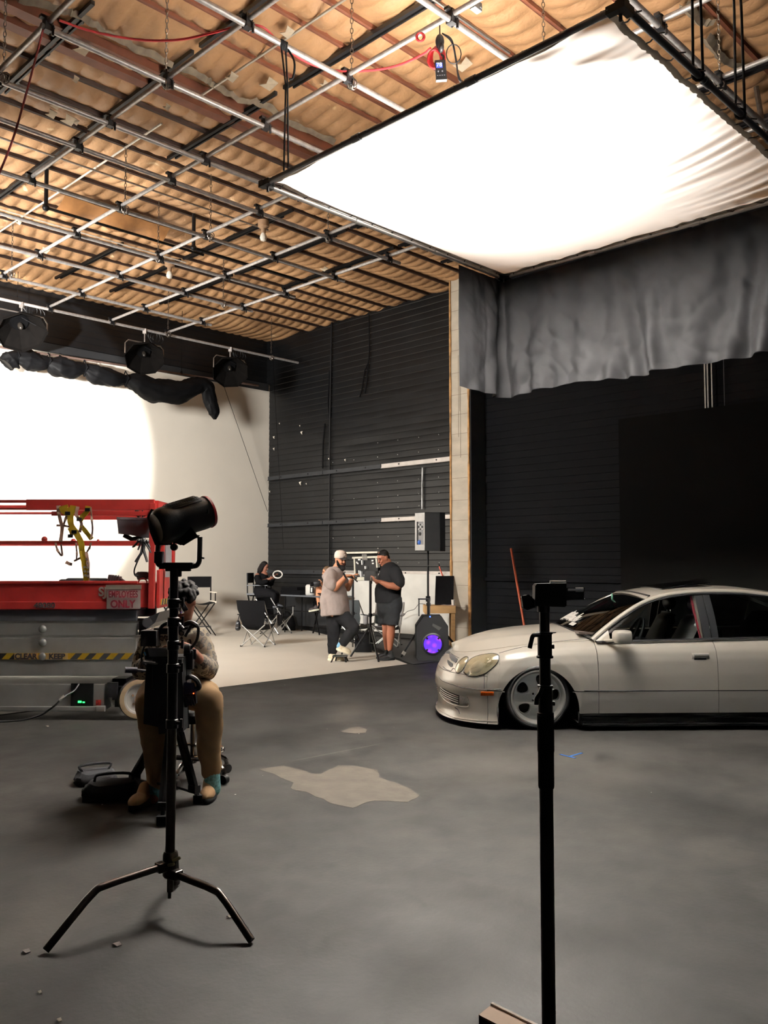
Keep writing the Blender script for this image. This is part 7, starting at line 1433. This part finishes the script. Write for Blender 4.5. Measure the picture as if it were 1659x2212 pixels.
ba = Vec((D(762, 1405, 14.9).x, 14.9, 0)); small_stand('light_stand', 'thin black tripod stand right behind the raised knee of the man in the cap', ba, D(762, 1252, 14.9).z, (Fz(738, 1415), Fz(785, 1408), Fz(762, 1398)), .020)
b = MB(); q = Vec((D(785, 1408, 15.4).x, 15.4, 0)); b.box(q + Vec((0, 0, .17)), (.30, .26, .32)); b.box(q + Vec((0, 0, .34)), (.2, .2, .02)); tag(b.build('equipment_box', BLKF, loc=q, bevel=.03, smooth=40), 'black boxy case on the floor under the tripod stands', 'case')
q = Vec((D(735, 1416, 13.9).x, 13.86, 0)); sst = thing('step_stool', 'tiny black step stool under the raised shoe of the man in the cap', 'stool', q)
b = MB(); b.box(q + Vec((0, 0, .095)), (.24, .16, .02)); b.build('top', BLK, sst, smooth=0, bevel=.005)
for (x, y) in ((-.14, -.10), (.10, -.08), (-.08, .10), (.12, .10)): b = MB(); b.bar(q + Vec((x * .7, y * .6, .09)), q + Vec((x, y, .004)), .018, .018); b.build('leg', BLK, sst, smooth=0)
# loudspeaker on its stand, party speaker
d = 14.6; p = P_(d); q = Vec((p(925, 1415).x, d, 0)); sst = thing('speaker_stand', 'black tripod pole stand carrying the upper loudspeaker beside the column', 'stand', q)
b = MB(); b.cyl(q + Vec((0, 0, .35)), q + Vec((0, 0, p(926, 1188).z)), .018); b.build('pole', BLK, sst); b = MB(); b.lathe([(.025, 0), (.04, .01), (.04, .09), (.025, .1)], q + Vec((0, 0, p(925, 1300).z))); b.build('collar', BLK, sst)
for f_ in (Fz(866, 1421), Fz(992, 1405), Fz(935, 1395)):
    top_ = q + Vec((0, 0, .72)); b = MB(); b.bar(top_, f_ + Vec((0, 0, .015)), .028, .028); lg = b.build('leg', BLK, sst, smooth=0)
    if f_.x < q.x - .2: b = MB(); dv = f_ - top_; b.bar(top_ + dv * .86, top_ + dv * .93, .05, .05); b.build('white_tape', mat('white_tape', (216, 212, 202), .6), lg, smooth=0)
ls = thing('loudspeaker', 'tall black loudspeaker with pale grey control panel atop a pole', 'loudspeaker', q + Vec((0, 0, p(926, 1190).z)))
z0, z1 = p(926, 1190).z, p(926, 1108).z; xa, xb, xc = p(895, 0).x, p(914, 0).x, p(957, 0).x
b = MB(); b.slab([(xa, d - .06, z0), (xb, d - .22, z0), (xc - .10, d - .20, z0), (xc, d, z0), (xc - .02, d + .2, z0), (xa + .06, d + .12, z0)], (0, 0, 1), z1 - z0); b.build('cabinet', mat('speaker_black', (13, 13, 15), .75, 0, .15, 40, spec=.2), ls, smooth=0, bevel=.008)
A_ = Vec((xa, d - .06, 0)); B_ = Vec((xb, d - .22, 0)); e = (B_ - A_); n_ = Vec((e.y, -e.x, 0)).normalized()
def sp(s, z): return A_ + e * s + Vec((0, 0, z0 + (z1 - z0) * z)) + n_ * .004
b = MB(); b.slab([sp(0, .01), sp(1, .01), sp(1, .99), sp(0, .99)], n_, .01); b.build('control_panel', mat('pale_grey_panel', (176, 174, 170), .5), ls, smooth=0)
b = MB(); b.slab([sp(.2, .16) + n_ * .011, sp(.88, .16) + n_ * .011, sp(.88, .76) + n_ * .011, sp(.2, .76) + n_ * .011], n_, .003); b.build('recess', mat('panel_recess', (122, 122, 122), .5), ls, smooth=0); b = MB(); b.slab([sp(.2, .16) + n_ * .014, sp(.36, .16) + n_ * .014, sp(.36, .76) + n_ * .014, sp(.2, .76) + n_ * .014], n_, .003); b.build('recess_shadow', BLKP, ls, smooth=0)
for i in range(3):
    for j in range(3): b = MB(); c = sp(.45 + .18 * j, .56 + .06 * i) + n_ * .016; b.cyl(c, c + n_ * .012, .011, n=8); b.build('knob', BLKP if (i + j) % 2 else mat('pale_knob', (224, 224, 224), .4), ls)
b = MB(); c = sp(.55, .44) + n_ * .016; b.lathe([(.02, 0), (.030, 0), (.030, .006), (.02, .006)], c, n_, 16); b.build('dial_ring', BLKP, ls); b = MB(); c = sp(.5, .22) + n_ * .016; b.ell(c, (.035, .02, .04)); b.build('blue_connector', mat('blue_plug', (50, 100, 190), .4), ls)
d = 14.0; p = P_(d); xa, xb, z1 = p(895, 0).x, p(962, 0).x, p(930, 1331).z; c = Vec(((xa + xb) / 2, d, 0))
ps_ = thing('party_speaker', 'black trolley speaker with glowing purple woofer standing on the dark floor', 'loudspeaker', c)
b = MB(); w_ = (xb - xa) / 2
oct_ = [(-w_, .06), (-w_ + .05, 0.012), (w_ - .05, .012), (w_, .06), (w_, z1 - .16), (w_ - .12, z1), (-w_ + .12, z1), (-w_, z1 - .16)]
b.slab([c + Vec((x, -.02, z)) for x, z in oct_], (0, 1, 0), .34); b.build('cabinet', mat('speaker_black', (13, 13, 15), .75, 0, .15, 40, spec=.2), ps_, smooth=0, bevel=.012)
zc_ = p(930, 1391).z; xw = p(930, 0).x; cc = Vec((xw, d - .02, zc_))
b = MB(); b.lathe([(.145, 0), (.175, .005), (.18, .02), (.155, .03), (.145, .012)], cc + Vec((0, .006, 0)), (0, -1, 0), 30, cap=False); b.build('woofer_ring', BLKP, ps_)
def glow():
    m = bpy.data.materials.new('purple_led_woofer'); m.use_nodes = True; N = m.node_tree.nodes; L = m.node_tree.links; bb = N['Principled BSDF']; bb.inputs['Base Color'].default_value = (.02, .01, .06, 1)
    tc = N.new('ShaderNodeTexCoord'); v = N.new('ShaderNodeTexVoronoi'); v.inputs['Scale'].default_value = 9; L.new(tc.outputs['Object'], v.inputs['Vector']); r = N.new('ShaderNodeValToRGB'); e = r.color_ramp.elements
    e[0].position = 0; e[0].color = (.55, .06, .85, 1); e[1].position = .45; e[1].color = (.08, .008, .80, 1); L.new(v.outputs['Distance'], r.inputs[0]); L.new(r.outputs[0], bb.inputs['Emission Color']); bb.inputs['Emission Strength'].default_value = 1.0; return m
b = MB(); b.lathe([(0, .0), (.05, .0), (.06, .012), (.142, .018), (.146, .006)], cc + Vec((0, -.001, 0)), (0, -1, 0), 30); b.build('woofer', glow(), ps_)
for k in range(4):
    a = pi / 4 + k * pi / 2; b = MB(); e = Vec((cos(a), 0, sin(a))); b.bar(cc + e * .115 + Vec((0, -.024, 0)), cc + e * .160 + Vec((0, -.026, 0)), .03, .012, (0, 1, 0)); b.build('grille_tab', BLKP, ps_, smooth=0)
b = MB(); b.slab([p(935, 1347, -.03), p(954, 1356, -.03), p(948, 1362, -.03), p(934, 1352, -.03)], (0, 1, 0), .015); b.build('horn_facet', mat('horn_grey', (62, 62, 60), .6), ps_, smooth=0)
b = MB(); b.ell(p(929, 1332, -.02), .012); b.build('power_light', mat('blue_led', (60, 90, 255), .4, emit=4), ps_)
b = MB(); b.bar(p(905, 1331, .1), p(905, 1294, .1), .02, .02); b.bar(p(928, 1331, .1), p(928, 1294, .1), .02, .02); b.bar(p(903, 1294, .1), p(930, 1294, .1), .022, .022); b.build('trolley_handle', BLKP, ps_, smooth=0, bevel=.003)
# workbench by the column
d = 16.0; p = P_(d); wb = thing('workbench', 'raw pine workbench corner showing left of the column behind the loudspeakers', 'table', Vec((p(945, 0).x, d, 0))); PINE = mat('raw_pine', (206, 164, 110), .6, 0, .12, 5, stretch=(1, 6, 6))
zt = p(945, 1309).z; zb_ = p(945, 1325).z
b = MB(); b.box(((p(913, 0).x + p(978, 0).x) / 2, d + .30, (zt + zb_) / 2), (p(978, 0).x - p(913, 0).x, .60, zt - zb_)); b.build('top', PINE, wb, smooth=0, bevel=.004)
for x in (p(973, 0).x, p(921, 0).x):
    for y in (d + .06, d + .54): b = MB(); b.box((x, y, zb_ / 2), (.07, .07, zb_)); b.build('leg', PINE, wb, smooth=0)
b = MB(); b.grid([[Vec((p(941 + 4 * (1 - j / 6) * -1 + 39 * i / 8, 0).x, d + .34 + .25 * j / 6 + .02 * nz(i, j), zt + .004 + (p(0, 1246).z - zt) * j / 6)) for i in range(9)] for j in range(7)]); tag(b.build('leaning_board', BLKF, loc=Vec((p(960, 0).x, d + .3, zt)), solid=.02), 'black cloth covered panel leaning upright on the pine workbench', 'panel')
q = Vec((p(974, 0).x, d + .12, zt)); b = MB(); b.lathe([(.0, 0), (.030, 0), (.036, .11), (.032, .11), (.028, .01)], q); tag(b.build('paper_cup', mat('white_cup', (226, 220, 208), .5), loc=q), 'white cup on the pine workbench next to the column', 'cup')
b = MB(); q = Vec((p(962, 0).x, d + .10, zt + .001)); b.grid([[q + Vec((-.12 + .06 * i, -.05 + .06 * j, .012 + .012 * nz(i * 2, j * 3))) for i in range(5)] for j in range(3)]); tag(b.build('crumpled_paper', mat('white_red_paper', (214, 190, 184), .7, 0, .25, 30), loc=q, solid=.003), 'crumpled white and red wrapper lying on the pine workbench', 'paper')
b = MB(); q = Vec((p(922, 0).x, d + .08, zt + .025)); b.box(q, (.08, .06, .05)); tag(b.build('small_box', BLKP, loc=q - Vec((0, 0, .025)), smooth=0, bevel=.004), 'small black box at the left end of the pine workbench', 'box')
b = MB(); b.tube(smoothpath([p(918, 1305, .1), p(905, 1305, .6), p(895, 1316, 1.2), p(880, 1321, 1.6), p(866, 1334, 1.9)], 6), .006, 5); tag(b.build('cable', BLKP, loc=p(918, 1305, .1)), 'thin dark cable drooping from the workbench across the white wall panel', 'cable')
a = RU(947, 1218, WALLU - .14); c = RU(958, 1250, WALLU - .14); b = MB(); b.cyl(a, a + (c - a) * .18, .016, n=8); st2 = thing('paint_pole', 'short orange pole with dark tip leaning on the wall left of the column', 'pole', c); b.build('tip', BLKP, st2); b = MB(); b.cyl(a + (c - a) * .18, c + (c - a) * 1.6, .014, n=8); b.build('shaft', mat('orange_pole', (206, 78, 48), .5), st2)
a = RU(1104, 1185, WALLU - .12); c = RU(1136, 1372, WALLU - .55); b = MB(); b.cyl(a, Vec((c.x, c.y, 0.0)) if c.z < 0 else a + (c - a) * ((a.z - .01) / (a.z - c.z)), .022, n=10); tag(b.build('long_pole', mat('orange_brown_pole', (186, 84, 50), .5, 0, .15, 6), loc=Vec((c.x, c.y, .01))), 'long orange pole leaning against the unlit black wall behind the car', 'pole')
# litter on the dark floor
LT = mat('litter_white', (222, 216, 204), .7)
for i, (px, py, s, lab) in enumerate(((252, 2043, 1.3, 'crumpled grey scrap on the floor between the stand legs'), (56, 2058, 1.2, 'dark curled leaf like scrap on the floor left of the stand foot'), (495, 1983, .9, 'pale paper scrap on the floor inside the right stand leg'), (127, 2207, .7, 'pale chip on the floor at the bottom left edge'), (85, 2147, .6, 'yellowish round chip on the floor below the left stand foot'), (102, 1570, 1.1, 'white paper strip on the dark floor under the lift cord'))):
    q = Fz(px, py); k = .016 * s; b = MB(); b.slab([q + Vec((k, 0, .002)), q + Vec((.3 * k, .8 * k, .008)), q + Vec((-k, .4 * k, .003)), q + Vec((-.5 * k, -.5 * k, .010)), q + Vec((.3 * k, -.7 * k, .002))], (0, 0, 1), .003)
    tag(b.build('scrap', LT if i not in (0, 1) else mat('litter_grey', (110, 100, 96), .8) if i == 0 else mat('litter_dark', (50, 42, 38), .8), loc=q, smooth=0), lab, 'scrap', 'scraps on the dark floor')
